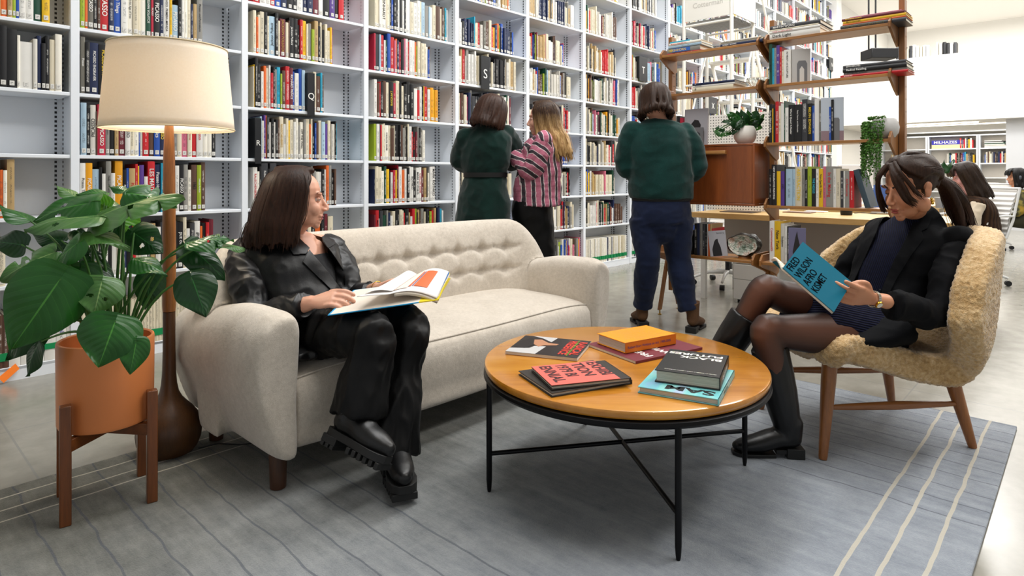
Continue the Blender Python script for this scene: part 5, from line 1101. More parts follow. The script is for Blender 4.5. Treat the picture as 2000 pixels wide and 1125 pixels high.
# ================================================================ people
def crv(P, n=5):
    out = []; N = len(P)
    Q = [tuple(p[0])+(tuple(p[1]) if isinstance(p[1], (tuple, list)) else (p[1], p[1])) for p in P]
    Q = [Vector(q) for q in Q]
    for i in range(N-1):
        p0, p1, p2, p3 = Q[max(i-1, 0)], Q[i], Q[i+1], Q[min(i+2, N-1)]
        for k in range(n):
            t = k/n; out.append(.5*((2*p1)+(p2-p0)*t+(2*p0-5*p1+4*p2-p3)*t*t+(3*p1-p0-3*p2+p3)*t**3))
    out.append(Q[-1]); return [Vector(q[:3]) for q in out], [(max(.002, q[3]), max(.002, q[4])) for q in out]
def limb(mb, P, up=None, n=16, ends=True, M=None):
    """smooth tapering limb: P = [(point, radius or (side radius, depth radius)), ...]"""
    if M is not None: P = [(M @ Vector(p), r) for p, r in P]
    p, r = crv(P); mb.tube(p, r, n, up=up)
    if ends:
        for q in (0, -1):
            a = min(r[q]); mb.ball(p[q], a*.98, 12)
def head(mb, M, slim=1):
    s = slim
    def b(c, r, rot=None): mb.ball((0, 0, 0), r, 20, M @ Matrix.Translation(c) @ (rot or Matrix()))
    b((0, -.014, .036), (.074, .094, .083)); b((0, .026, -.018), (.061*s, .062, .088)); b((0, .032, -.072), (.044*s, .046, .036)); b((0, .068, -.099), (.017, .015, .014))
    for k in (-1, 1):
        b((k*.033, .052, -.032), (.026, .030, .030)); b((k*.010, .100, -.037), (.0075, .009, .006)); b((k*.050, .0, -.062), (.016, .03, .03)); b((k*.028, .074, .024), (.026, .013, .008), Matrix.Rotation(-k*.2, 4, 'Y'))
        b((k*.0755, -.006, -.006), (.006, .016, .030), Matrix.Rotation(.25, 4, 'X')); b((k*.0765, -.011, .010), (.0075, .015, .016))
    mb.tube([M @ Vector(q) for q in ((0, .080, .020), (0, .092, -.004), (0, .104, -.024), (0, .108, -.033))], [.0075, .0075, .0095, .0098], 12); mb.ball(M @ Vector((0, .106, -.033)), .0100, 12)
    b((0, .0865, -.050), (.014, .008, .010)); b((0, .0855, -.0615), (.021, .0090, .0060)); b((0, .0840, -.0730), (.018, .0090, .0062)); b((0, .092, -.034), (.011, .010, .012)); b((0, .079, -.086), (.017, .008, .008))
def face_warp(co, Mi, M):
    q = Mi @ co
    if q.y > .03 and abs(q.z) < .13:
        d = 0
        for k in (-1, 1):
            d += .0125*math.exp(-((q.x-k*.031)/.0165)**2-((q.z-.004)/.0115)**2)
        if abs(q.z+.0675) < .004 and abs(q.x) < .024: d += .0028*math.exp(-((q.z+.0675)/.0022)**2)
        q.y -= d; return M @ q
    return co
SKN = {}
def skin(name, col, blush='C97A66'):
    t = NT(name); n = t.noise(t.coord('Object'), 18, 4); n2 = t.noise(t.coord('Object'), 5, 2)
    c = lin(col); t.l(t.mix(t.math('MULTIPLY', n2, .35), t.mix(n, (*[x*.92 for x in c], 1), (*[min(1, x*1.06) for x in c], 1)), (*lin(blush), 1)), t.b.inputs['Base Color'])
    t.b.inputs['Roughness'].default_value = .45; t.b.inputs['Subsurface Weight'].default_value = .12; t.b.inputs['Subsurface Radius'].default_value = (.012, .005, .003); t.b.inputs['Subsurface Scale'].default_value = .5
    t.bump(t.noise(t.coord('Object'), 420, 2), .08, .001); return t.m
def hairmat(name, c1, c2, c3=None, z0=0, z1=1, axis=2):
    t = NT(name); sc = [190, 190, 190]; sc[axis] = 9; n = t.noise(t.coord('Object', sc), 1, 4, .7); n2 = t.noise(t.coord('Object'), 7, 3)
    f = t.math('ADD', t.math('MULTIPLY', n, .7), t.math('MULTIPLY', n2, .3)); c = t.ramp(f, [(.35, c1), (.65, c2)])
    if c3:
        s = t.n('SeparateXYZ', ins={0: t.coord('Object')}); k = t.n('MapRange', ins={0: s.outputs[2], 1: z0, 2: z1}).outputs[0]; k = t.math('ADD', k, t.math('MULTIPLY', t.math('SUBTRACT', n, .5), .8)); k = t.n('Clamp', ins={0: k}).outputs[0]
        c = t.mix(k, c, t.ramp(f, [(.35, c3), (.65, 'C9A873')]))
    t.l(c, t.b.inputs['Base Color']); t.b.inputs['Roughness'].default_value = .48; t.b.inputs['Specular IOR Level'].default_value = .22
    t.bump(n, .4, .003); return t.m
def cloth(name, c1, c2=None, rough=.8, bs=300, st=.3, fold=0, spec=.3, sheen=.2, coat=0):
    t = NT(name); v = t.coord('Object'); n = t.noise(v, bs, 3, .6); f2 = t.noise(v, 9, 4, .6)
    t.l(t.ramp(t.math('ADD', t.math('MULTIPLY', n, .5), t.math('MULTIPLY', f2, .5)), [(.35, c2 or c1), (.65, c1)]), t.b.inputs['Base Color'])
    t.b.inputs['Roughness'].default_value = rough; t.b.inputs['Specular IOR Level'].default_value = spec; t.b.inputs['Sheen Weight'].default_value = sheen; t.b.inputs['Coat Weight'].default_value = coat
    t.b.inputs['Coat Roughness'].default_value = .3; p = t.bump(n, st, .002)
    return t.m
def wrinkle(amp, f1=9, f2=22, axis=None, ridged=True, seed=0):
    s = Vector((seed*3.1, seed*1.7, seed))
    def fn(co, n):
        p = co.copy()
        if axis is not None:
            p = p-axis*(p.dot(axis))*.62
        a = noise.noise(p*f1+s); b = noise.noise(p*f2+s*2)
        if ridged: a = 1-2*abs(a)*1.6; b = 1-2*abs(b)*1.6
        return co+n*amp*(a*.65+b*.35-.35)
    return fn
def hand(mb, M, side=1, curl=(.5, .5, .5, .5), spread=.03, thumb=(.3, .2), k=1.0):
    """wrist at the origin, fingers along +Y, palm towards -Z, thumb on side*X"""
    V = Vector
    pts = [(V((0, -.012, 0)), (.024, .018)), (V((0, .012, 0)), (.027, .0165)), (V((0, .045, 0)), (.036, .0145)), (V((0, .078, .001)), (.038, .012)), (V((0, .090, .0)), (.034, .009))]
    p, r = crv([(q*k, (a*k, b*k)) for q, (a, b) in pts]); mb.tube([M @ q for q in p], r, 16, up=(M.to_3x3() @ V((0, 0, 1))))
    for i, (x, L) in enumerate(((.0305, .066), (.0105, .075), (-.0105, .069), (-.0300, .054))):
        x *= side; a = 0; q = V((x*k, .084*k, .001)); P = [(q-V((0, .02, 0))*k, .0092*k), (q, .0090*k)]; yaw = -spread*(1.5-i)*side*-1
        for j, f in enumerate((.46, .30, .24)):
            a += curl[i]*(.75, 1.0, .7)[j]; d = V((math.sin(yaw)*math.cos(a), math.cos(yaw)*math.cos(a), -math.sin(a))); q = q+d*L*f*k
            P.append((q, (.0088, .0084, .0075)[j]*k))
        pp, rr_ = crv(P, 4); mb.tube([M @ z for z in pp], rr_, 12); mb.ball(M @ P[-1][0], P[-1][1]*1.0, 10)
        mb.ball(M @ P[1][0], .0093*k, 10)
    q0 = V((side*.020, .022, -.006))*k; q1 = V((side*.043, .045, -.012-thumb[0]*.02))*k; q2 = q1+V((side*math.sin(.45-thumb[1]), math.cos(.45-thumb[1]), -thumb[0]*.8)).normalized()*.034*k; q3 = q2+V((side*math.sin(.25-thumb[1]*1.6), math.cos(.25-thumb[1]), -thumb[0]*.9)).normalized()*.027*k
    pp, rr_ = crv([(q0, .014*k), (q1, .0118*k), (q2, .0098*k), (q3, .0074*k)], 4); mb.tube([M @ z for z in pp], rr_, 12); mb.ball(M @ q3, .0076*k, 10)
def eyes(par, M, Mi0, closed=False, iris='3A2415', brow='2A1A12', lip='A8505A', lash=True):
    W_ = mat('eye_white', 'CFC7C2', .25); 
    def put(name, mb, m): return mb.build(name, m, par)
    sk = par.data.materials[0]
    for k in (-1, 1):
        c = Vector((k*.031, .0665, .003)); R_ = .0128
        def arc(th, ph, r=R_): return M @ (c+r*Vector((math.cos(ph), math.sin(ph)*math.cos(th), math.sin(ph)*math.sin(th))))
        if not closed:
            put('eye', MB().ball(M @ c, .0119, 16), W_)
            put('iris', MB().ball(M @ (c+Vector((0, .0078, 0))), (.0052, .0046, .0052), 12), mat('iris_'+iris, iris, .2)); put('pupil', MB().ball(M @ (c+Vector((0, .0112, 0))), .0022, 8), mat('pupil', '050505', .1))
        t0 = -.45 if closed else .16
        put('eyelid', MB().grid(lambda a, b: arc(t0+(1.9-t0)*a, PI*b), 8, 16), sk); put('eyelid', MB().grid(lambda a, b: arc(-1.9+(1.9-(.30 if not closed else .48))*a, PI*b), 8, 16), sk)
        put('eyelash', MB().tube([arc(t0, PI*(.08+.84*i/10), R_+.0006) for i in range(11)], [.0004+.0008*math.sin(PI*i/10) for i in range(11)], 6), mat('hair_'+brow, brow, .6))
        eb = MB().tube([M @ Vector((k*(.012+.038*b), .0885-.018*b*b-.006*b, .0235+.009*math.sin(PI*b*.75))) for b in [i/8 for i in range(9)]], [(.0022*(1-.5*i/8), .0036*(1-.6*i/8)) for i in range(9)], 8, up=(M.to_3x3() @ Vector((0, 0, 1)))); put('eyebrow', eb, mat('hair_'+brow, brow, .6))
    lp = MB(); lp.ball((0, 0, 0), (.0195, .0050, .0042), 20, M @ Matrix.Translation((0, .0905, -.0622))); lp.ball((0, 0, 0), (.0165, .0052, .0050), 20, M @ Matrix.Translation((0, .0892, -.0722))); put('lips', lp, mat('lips_'+lip, lip, .4))
def segd(p, a, b):
    d = b-a; t = max(0, min(1, (p-a).dot(d)/d.length_squared)); return (p-a-d*t).length
def tuck(me, zones, amt=.017, force=()):
    def fn(co, n):
        d = min((co-c).length-r for c, r in zones); k = S01(d, 0, .03)
        for a, b, r in force:
            if segd(co, a, b) < r: k = 1
        return co-n*amt*k
    warp(me, fn)
def headM(O, f, pitch=0, roll=0):
    f = Vector((f[0], f[1], 0)).normalized(); ang = math.atan2(f.y, f.x)-PI/2
    return Matrix.Translation(O) @ Matrix.Rotation(ang, 4, 'Z') @ Matrix.Rotation(-pitch, 4, 'X') @ Matrix.Rotation(roll, 4, 'Y')
def person(label, loc):
    t = thing('person', label, 'person', loc); t['_l'] = 0; del t['_l']; return t
def pput(t, name, me_or_mb, m, smooth=True):
    me = me_or_mb.mesh(name, m) if isinstance(me_or_mb, MB) else me_or_mb
    o = place(name, me, m, t); o.matrix_parent_inverse = Matrix.Translation(-t.location); return o
def locks(M, specs, n, rad, seed, jit=.004, flare=None):
    """hair locks: each runs over the skull ellipsoid from the parting, then hangs"""
    pass
def skull(az, el, k=1.08, c=(0, -.014, .034), r=(.078, .098, .087)):
    """az 0 = front, positive to the head's left(-x); el 90 = crown"""
    a, e = math.radians(az), math.radians(el)
    return Vector((c[0]-math.sin(a)*math.cos(e)*r[0]*k, c[1]+math.cos(a)*math.cos(e)*r[1]*k, c[2]+math.sin(e)*r[2]*k))
def hairdo(t, M, name, m, paths, rad, vox=.0045, strand=0, seed=1, base=None, sm=2, sr=.0011):
    """paths: function list -> points in head space; thick tubes are fused to a ridged mass, thin strands lie over it"""
    mb = MB(); rnd = random.Random(seed); st = MB()
    for P in paths:
        pts, r = crv([(M @ Vector(p), rad*(1.0 if i < len(P)-1 else .45)) for i, p in enumerate(P)], 5); mb.tube(pts, r, 8)
        for _ in range(strand):
            d = Vector((rnd.uniform(-1, 1), rnd.uniform(-1, 1), rnd.uniform(-1, 1)))
            d = d.normalized()*rad*rnd.uniform(.85, 1.25); e = Vector((rnd.uniform(-1, 1), rnd.uniform(-1, 1), rnd.uniform(-.5, .5)))*rad*.9
            st.tube([q+d*min(1, .35+2*i/len(pts))+e*(i/len(pts))**2 for i, q in enumerate(pts)], [sr]*(len(pts)-1)+[sr*.3], 4)
    if base: base(mb)
    o = pput(t, name, remesh(mb, vox, sm, .5, name), m)
    if strand: s_ = pput(t, 'hair_strands', st.mesh('hair_strands', m, fix=False), m); s_.parent = o; s_.matrix_parent_inverse = Matrix()
    return o
from mathutils.bvhtree import BVHTree
def pxof(co): return (1000+F*co.x/co.y, 342-F*(co.z-H)/co.y)
def inpoly(x, y, P):
    c = False; j = len(P)-1
    for i in range(len(P)):
        if (P[i][1] > y) != (P[j][1] > y) and x < (P[j][0]-P[i][0])*(y-P[i][1])/(P[j][1]-P[i][1])+P[i][0]: c = not c
        j = i
    return c
def bvh(me): return BVHTree.FromPolygons([v.co for v in me.vertices], [tuple(p.vertices) for p in me.polygons])
def cut(me, poly):
    bm = bmesh.new(); bm.from_mesh(me); E = Vector((0, 0, H)); dl = []
    for f in bm.faces:
        c = f.calc_center_median()
        if f.normal.dot(c-E) < 0 and inpoly(*pxof(c), poly): dl.append(f)
    bmesh.ops.delete(bm, geom=dl, context='FACES')
    bv = [v for v in bm.verts if v.is_boundary]
    for _ in range(10):
        mv = [(v, sum((e.other_vert(v).co for e in v.link_edges if e.is_boundary), Vector())/max(1, sum(e.is_boundary for e in v.link_edges))) for v in bv]
        for v, c in mv: v.co = v.co.lerp(c, .5)
    bm.to_mesh(me); bm.free()
def drape(tree, poly, off, step=2.0, th=.002):
    '''cloth panel that hugs the garment below it'''
    x0, x1 = min(p[0] for p in poly), max(p[0] for p in poly); y0, y1 = min(p[1] for p in poly), max(p[1] for p in poly)
    nx, ny = int((x1-x0)/step)+2, int((y1-y0)/step)+2; idx = {}; mb = MB(); E = Vector((0, 0, H))
    for i in range(nx):
        for j in range(ny):
            x, y = x0+i*step, y0+j*step; d = Vector(((x-1000)/F, 1, (342-y)/F)).normalized(); h, n, k, ds = tree.ray_cast(E, d)
            if h is not None: idx[i, j] = len(mb.v); mb.v.append(tuple(h-d*off))
    # snap outline points of the grid to the polygon by keeping cells whose centre is inside
    for i in range(nx-1):
        for j in range(ny-1):
            q = [(i, j), (i+1, j), (i+1, j+1), (i, j+1)]
            if all(c in idx for c in q) and inpoly(x0+(i+.5)*step, y0+(j+.5)*step, poly): mb.f.append(tuple(idx[c] for c in q)); mb.col.append(None); mb.smooth.append(True)
    me = mb.mesh('p', None, fix=False); o = bpy.data.objects.new('tmp', me); C.objects.link(o)
    a = o.modifiers.new('s', 'SMOOTH'); a.iterations = 16; a.factor = .5; q = o.modifiers.new('t', 'SOLIDIFY'); q.thickness = th; q.offset = 0
    bm = bmesh.new(); bm.from_mesh(me); seen = set(); best = []
    for v in bm.verts:
        if v in seen or not v.link_faces: continue
        st = [v]; comp = []; seen.add(v)
        while st:
            q_ = st.pop(); comp.append(q_)
            for e in q_.link_edges:
                w_ = e.other_vert(q_)
                if w_ not in seen: seen.add(w_); st.append(w_)
        if len(comp) > len(best): best = comp
    keep = set(best); bmesh.ops.delete(bm, geom=[v for v in bm.verts if v not in keep], context='VERTS'); bm.to_mesh(me); bm.free()
    bpy.context.view_layer.update(); out = bpy.data.meshes.new_from_object(o.evaluated_get(bpy.context.evaluated_depsgraph_get())); bpy.data.objects.remove(o)
    return out
BLK = mat('black_leather_boot', '0C0C0D', .36, bump=.12, bs=22, bd=.003)
# ---------------------------------------------------------------- woman on the sofa
def leather():
    t = NT('black_leather'); v = t.coord('Object'); n = t.noise(v, 13, 3, .5); g = t.noise(v, 320, 3)
    t.b.inputs['Base Color'].default_value = (*lin('0E0E10'), 1); t.l(t.ramp(n, [(.3, .33), (.7, .5)]), t.b.inputs['Roughness']); t.b.inputs['Specular IOR Level'].default_value = .42
    t.bump(t.math('ADD', n, t.math('MULTIPLY', g, .1)), .35, .008); return t.m
LEA = leather(); TRO = cloth('black_trousers', '0A0A0B', '060606', .5, 400, .1, spec=.22, sheen=0)
SK1 = skin('skin_fair', 'D9A78C'); V = Vector
t1 = person('woman in a black leather blazer sitting on the sofa, turning a page', (-.76, 2.40, .40))
f1 = V((.73, -.68, 0)).normalized(); r1 = V((-.68, -.73, 0)).normalized()
H1 = headM(V((-.838, 2.455, .952)), (.94, .34), .03); H1i = H1.inverted()
pel = V((-.765, 2.40, .475)); nb = V((-.90, 2.535, .80)); shR = V((-1.03, 2.435, .752)); shL = V((-.785, 2.685, .745))
elR = V((-.905, 2.255, .535)); wrR = V((-.687, 2.15, .612)); elL = V((-.655, 2.52, .53)); wrL = V((-.515, 2.385, .618))
knR = V((-.470, 2.085, .520)); knL = V((-.372, 2.24, .505)); anL = V((-.413, 2.165, .13))
hl_, toe = at(636, 866, 2.03), at(747, 930, 1.90)
y = (toe-hl_).normalized(); z = V((.42, .12, .72)); z = (z-y*z.dot(y)).normalized(); x = y.cross(z); Mb2 = Matrix((x, y, z)).transposed().to_4x4(); Mb2.translation = hl_
anR = Mb2 @ V((0, .045, .14))
hpR = pel+r1*.085; hpL = pel-r1*.085
def base_body(mb, d, shrink=0):
    pass
b = MB()
head(b, H1)
limb(b, [(nb+V((.0, .0, -.03)), .058), (nb+V((.02, -.02, .04)), .049), (V((-.845, 2.47, .87)), .048), (V((-.835, 2.465, .93)), .05)])
limb(b, [(pel, (.16, .11)), (pel.lerp(nb, .3)-r1*0, (.135, .10)), (pel.lerp(nb, .62), (.145, .105)), (pel.lerp(nb, .88), (.155, .085)), (nb, (.07, .06))], up=f1)
for s, e, w_ in ((shR, elR, wrR), (shL, elL, wrL)):
    limb(b, [(nb.lerp(s, .5), .05), (s, .050), (s.lerp(e, .5), .044), (e, .037), (e.lerp(w_, .4), .036), (w_, (.026, .021))])
MR = basis(wrR, 0, 0) if False else None
def handM(w_, tip, palm):
    y = (V(tip)-V(w_)).normalized(); z = -V(palm); z = (z-y*z.dot(y)).normalized(); x = y.cross(z); M = Matrix((x, y, z)).transposed().to_4x4(); M.translation = V(w_); return M
hand(b, handM(wrR, V((-.51, 2.09, .655)), V((.30, .55, -.7))), side=-1, curl=(.42, .48, .55, .62), thumb=(.7, .5), spread=.02)
hand(b, handM(wrL, V((-.385, 2.335, .675)), V((.35, -.2, -.9))), side=1, curl=(.35, .4, .45, .5), thumb=(.4, .3), spread=.03)
for h_, k_, a_ in ((hpR, knR, anR), (hpL, knL, anL)):
    limb(b, [(h_, .085), (h_.lerp(k_, .5), .072), (k_, .052), (k_.lerp(a_, .35), .052), (a_, .036)])
me = remesh(b, .0037, 2, .5, 'body'); M_, Mi_ = H1, H1i
warp(me, lambda co, n: face_warp(co, H1i, H1) if (co-H1.translation).length < .16 else co)
tuck(me, [(H1.translation, .16), (V((-.83, 2.42, .80)), .085), (wrR, .045), (wrR.lerp(V((-.51, 2.09, .655)), .6), .12), (wrL, .045), (wrL.lerp(V((-.385, 2.335, .675)), .6), .12)], force=((hpR, knR, .095), (hpL, knL, .095))); bo1 = pput(t1, 'body', me, SK1); eyes(bo1, H1, Matrix.Translation(-t1.location), brow='4A3020', lip='B4616A')
# black top
b = MB(); limb(b, [(pel+V((0, 0, -.03)), (.145, .105)), (pel.lerp(nb, .3), (.13, .10)), (pel.lerp(nb, .60)-f1*.004, (.145, .112)), (pel.lerp(nb, .80)-f1*.006, (.125, .088))], up=f1)
tpm = remesh(b, .006, 3); cut(tpm, [(560, 430), (660, 430), (660, 480), (637, 494), (612, 498), (590, 480)]); pput(t1, 'top', tpm, cloth('black_jersey', '121316', '0C0C0E', .75, sheen=0))
# blazer: torso shell, sleeves, skirt of the jacket lying over the hip
b = MB()
tor = [(pel+V((-.02, .02, -.055)), (.185, .15)), (pel.lerp(nb, .25)-f1*.02, (.168, .132)), (pel.lerp(nb, .58)-f1*.008, (.182, .135)), (pel.lerp(nb, .82)-f1*.02, (.195, .105)), (nb+V((-.01, .01, -.012)), (.12, .072)), (nb+V((-.01, .01, .022)), (.07, .058))]
limb(b, tor, up=f1, n=28, ends=False)
b.ball(shR+V((0, 0, -.01)), (.068, .068, .062)); b.ball(shL+V((0, 0, -.01)), (.068, .068, .06))
limb(b, [(pel+r1*.10+V((-.03, .03, -.02)), (.10, .07)), (pel+r1*.13+f1*.08+V((0, 0, -.035)), (.085, .055)), (pel+r1*.125+f1*.17+V((0, 0, -.04)), (.075, .03)), (pel+r1*.12+f1*.22+V((0, 0, -.045)), (.06, .016))], up=V((0, 0, 1)), n=18)
limb(b, [(pel-r1*.13+f1*.02, (.08, .06)), (pel-r1*.14+f1*.14+V((0, 0, .0)), (.06, .03))], up=V((0, 0, 1)), n=16)
jm = remesh(b, .0062, 4)
warp(jm, wrinkle(.009, 5, 13, seed=2)); jt = bvh(jm)
OPEN = [(566, 462), (590, 440), (622, 440), (640, 476), (660, 506), (678, 536), (688, 562), (684, 592), (672, 576), (655, 554), (632, 525), (614, 500), (596, 488)]
cut(jm, OPEN); jk = pput(t1, 'blazer', jm, LEA)
for nm, pl in (('lapel', [(604, 486), (590, 512), (600, 521), (625, 546), (650, 570), (668, 590), (680, 592), (684, 585), (660, 556), (640, 530), (614, 499)]), ('collar', [(548, 452), (560, 476), (572, 498), (598, 497), (606, 484), (590, 470), (576, 452), (562, 440)]),
               ('lapel', [(641, 485), (656, 477), (674, 500), (688, 534), (697, 566), (690, 592), (683, 590), (683, 560), (674, 535), (655, 506)]), ('collar', [(622, 440), (636, 448), (654, 470), (656, 477), (641, 486), (630, 472)])):
    o = pput(t1, nm, drape(jt, pl, .006, 1.0, .004), LEA)
for s, e, w_, sd in ((shR, elR, wrR, 5), (shL, elL, wrL, 9)):
    b = MB(); out = (s-nb).normalized()
    limb(b, [(s-out*.02+V((0, 0, .0)), .062), (s+out*.012+V((0, 0, -.03)), .070), (s.lerp(e, .55)+out*.02, .066), (e+V((-.005, 0, -.01)), .060), (e.lerp(w_, .45)+V((0, 0, -.004)), .056), (e.lerp(w_, .86), (.050, .047))], n=20, ends=False)
    sm2 = remesh(b, .006, 3); ax_ = (w_-e).normalized(); warp(sm2, wrinkle(.013, 8, 20, axis=None, seed=sd)); pput(t1, 'sleeve', sm2, LEA)
# trousers, wide legs
b = MB(); limb(b, [(hpR+V((-.02, .03, -.02)), .098), (hpR.lerp(knR, .5)+V((0, 0, -.004)), .088), (knR+V((.0, .0, -.0)), .073), (knR.lerp(anR, .35)+V((.02, -.0, 0)), (.074, .070)), (knR.lerp(anR, .75)+V((.02, .0, 0)), (.086, .076)), (anR+V((.02, -.005, -.03)), (.096, .080))], n=22, ends=False); b.ball(knR, .073)
b.ball(pel+V((0, 0, -.02)), (.14, .14, .085))
tm = remesh(b, .0075, 4); warp(tm, wrinkle(.012, 11, 26, axis=(anR-knR).normalized(), seed=4)); pput(t1, 'trousers', tm, TRO)
b = MB(); limb(b, [(hpL, .095), (hpL.lerp(knL, .5), .085), (knL, .074), (knL.lerp(anL, .4)+V((.0, -.0, 0)), (.074, .07)), (knL.lerp(anL, .70)+V((0, -.03, 0)), (.088, .078)), (anL+V((.0, -.045, -.02)), (.108, .088))], n=22, ends=False); b.ball(knL, .074)
tm = remesh(b, .0075, 4); warp(tm, wrinkle(.012, 11, 26, axis=(anL-knL).normalized(), seed=7)); pput(t1, 'trouser_leg', tm, TRO)
# chunky boots: local frame, heel at origin on the ground, toe along +Y
def boot(t, M, shaft=.14, chunky=True, m=BLK, height=.0, tip=None, name='boot', rr=None, sole=None):
    b = MB()
    hh = .052 if chunky else .030
    zz = [hh+q for q in (.035, .045, .032, .026, .022)] if chunky else [.066, .066, .046, .036, .030]
    limb(b, [(V((0, .035, zz[0])), (.036, .045 if chunky else .036)), (V((0, .09, zz[1])), (.041, .050 if chunky else .036)), (V((0, .15, zz[2])), (.045, .042 if chunky else .035)), (V((0, .20, zz[3])), (.042, .036 if chunky else .027)), (V((0, .236, zz[4])), (.030, .026 if chunky else .018))], up=(M.to_3x3() @ V((0, 0, 1))), n=18, M=M)
    up_ = [(V((0, .048, hh+.04)), (.040, .048)), (V((0, .05, hh+.09)), (.043, .052))]
    if rr: up_ += rr
    else: up_ += [(V((0, .045, hh+shaft)), (.050, .056))]
    limb(b, up_, up=(M.to_3x3() @ V((0, 1, 0))), n=18, M=M, ends=False)
    bm2 = remesh(b, .005, 3); warp(bm2, wrinkle(.004, 10, 24, seed=3, ridged=False)); o = pput(t, name, bm2, m)
    s = MB(); out = [(.030, .02), (.034, .05), (.032, .10), (.040, .15), (.044, .20), (.036, .235), (.018, .252), (-.018, .252), (-.036, .235), (-.044, .20), (-.040, .15), (-.032, .10), (-.034, .05), (-.030, .02), (-.018, .002), (.018, .002)]
    if chunky:
        s.prism(out, .030 if False else hh-.018, hh+.006, M)
        for k in range(6):
            y = .118+k*.023; s.prism([(-.045+.0015*k, y), (.045-.0015*k, y), (.044-.0015*k, y+.014), (-.044+.0015*k, y+.014)], hh-.038, hh-.018, M)
        s.prism([(-.034, .002), (.034, .002), (.034, .062), (-.034, .062)], .012, hh-.016, M)
        for k in range(3): s.prism([(-.035, .004+k*.021), (.035, .004+k*.021), (.035, .018+k*.021), (-.035, .018+k*.021)], 0, .012, M)
        for k in range(6): pass
    else:
        s.prism([(x*.92, y) for x, y in out if y > .09], 0, .012, M); s.prism([(-.032, .0), (.032, .0), (.031, .062), (-.031, .062)], 0, .036, M); s.prism([(-.026, .06), (.026, .06), (.028, .10), (-.028, .10)], .014, .030, M)
        s = s
    so2 = s.build('sole', mat('black_rubber_sole', '151515', .55), o, bev=.0015); return o
# the standing foot: the ball tread reaches the rug, heel too
Mb = Matrix.Translation((-.43, 2.215, RZ+.001)) @ Matrix.Rotation(math.atan2(-.94, .35)-PI/2, 4, 'Z') @ Matrix.Scale(1.1, 4)
boot(t1, Mb, .16)
boot(t1, Mb2, .13)
# hair
HM1 = hairmat('hair_brown', '1A0E08', '3A2114')
P = []; rh = random.Random(4)
for side in (-1, 1):
    for i in range(17):
        az = side*(56+i*7.7) if True else 0
        e0 = skull(0, 90, 1.1); q = i/16
        endz = -.165-.012*math.sin(i*2)-.015*q; back = .004+.030*q
        st_ = V((0, .050-.142*q, .116+.010*math.sin(PI*min(1, q*1.3))))
        mid = [skull(az, 62, 1.12), skull(az, 34, 1.16), skull(az, 5, 1.20)]
        if i == 0: mid = [skull(side*42, 62, 1.08), skull(side*60, 32, 1.10), skull(side*72, 5, 1.14)]
        if i == 1: mid = [skull(side*48, 60, 1.09), skull(side*66, 32, 1.12), skull(side*78, 5, 1.17)]
        m3 = mid[-1]; x_ = m3.x*1.04
        tail = [V((x_*1.02, m3.y-.01-.02*q, -.045)), V((x_*1.06, m3.y-.02-back*.55, -.10)), V((x_*(1.10 if side > 0 else 1.04), m3.y-.02-back, endz))]
        P.append([st_]+mid+tail)
        P.append([st_*1.0]+[p*.94 for p in mid]+[V((x_*.8, m3.y-.01, -.05)), V((x_*.8, m3.y-.03-back*.6, -.11)), V((x_*.8, m3.y-.03-back, endz))])
hairdo(t1, H1, 'hair', HM1, P, .0125, .0045, 5, 3, base=lambda mb: mb.ball((0, 0, 0), (.079, .088, .084), 20, H1 @ Matrix.Translation((0, -.022, .038))))
# bracelet
br = MB().tube([wrL+(V((0, 0, 1))*.026*math.cos(a)+r1*.026*math.sin(a)) for a in [2*PI*i/24 for i in range(25)]], .0016, 6); pput(t1, 'bracelet', br.mesh('bracelet', None), mat('gold', 'C79A3A', .25, 1))
# her book
bk = thing('open_book', 'large open art book with orange picture, on the lap of the woman on the sofa', 'book', (-.45, 2.2, .60)); bT = Matrix.Translation(-bk.location)
CBl = mat('cover_cyan_blue', '1E9AD0', .35); CYe = mat('cover_edge_yellow', 'D8C21E', .4); PGW = mat('page_white', 'EDE8E4', .55)
P1 = at(640, 617, 2.03); P2 = at(818, 592, 2.14); ev = V((.02, .25, .035)); up3 = V((0, 0, 1))
def slab(A, B_, Cc, Dd, th, nb_=(0, 0, 1)):
    n = V(nb_); P = [V(A), V(B_), V(Cc), V(Dd)]; return MB().add(P+[p+n*th for p in P], [(0, 3, 2, 1), (4, 5, 6, 7), (0, 1, 5, 4), (1, 2, 6, 5), (2, 3, 7, 6), (3, 0, 4, 7)], None, None, False)
def bput(name, mb, m): o = mb.build(name, m, bk); o.matrix_parent_inverse = bT; return o
bput('front_cover', slab(P1, P2, P2+ev, P1+ev, .003), CBl)
bput('endpaper', slab(P1+V((.006, .004, .0032)), P2+V((0, .004, .0032)), P2+ev+V((0, -.004, .0032)), P1+ev+V((.006, -.004, .0032)), .0006), mat('endpaper_cream', 'D9CFC2', .6))
P3 = at(855, 587, 2.20)
bput('spine', slab(P2, P3, P3+ev, P2+ev, .004), CYe)
R0, R1 = at(853, 583, 2.20), at(876, 531, 2.44); L0, L1 = at(697, 580, 2.06), at(778, 548, 2.36)
bput('back_cover', slab(P3, P3+V((.004, 0, .001)), at(879, 536, 2.45), at(876, 536, 2.45)+V((-.004, 0, 0)), .004), CYe)
bput('inner_cover', slab(R0+V((-.012, .01, .001)), R0+V((.0, .01, .001)), R1+V((.003, 0, -.006)), R1+V((-.006, 0, -.006)), .004), mat('cover_blue_deep', '1C74C4', .4))
def page(s, t, lift=0): 
    a = R0.lerp(R1, t); b_ = L0.lerp(L1, t); p = a.lerp(b_, s); p.z += .014*math.sin(PI*min(1, s*1.6))*(1 if s < .63 else .2)+.010*math.sin(PI*s)+lift; return p
pgm = MB().grid(lambda s, t: page(s, t), 24, 10); bput('page', pgm, PGW).modifiers.new('s', 'SOLIDIFY').thickness = .0022
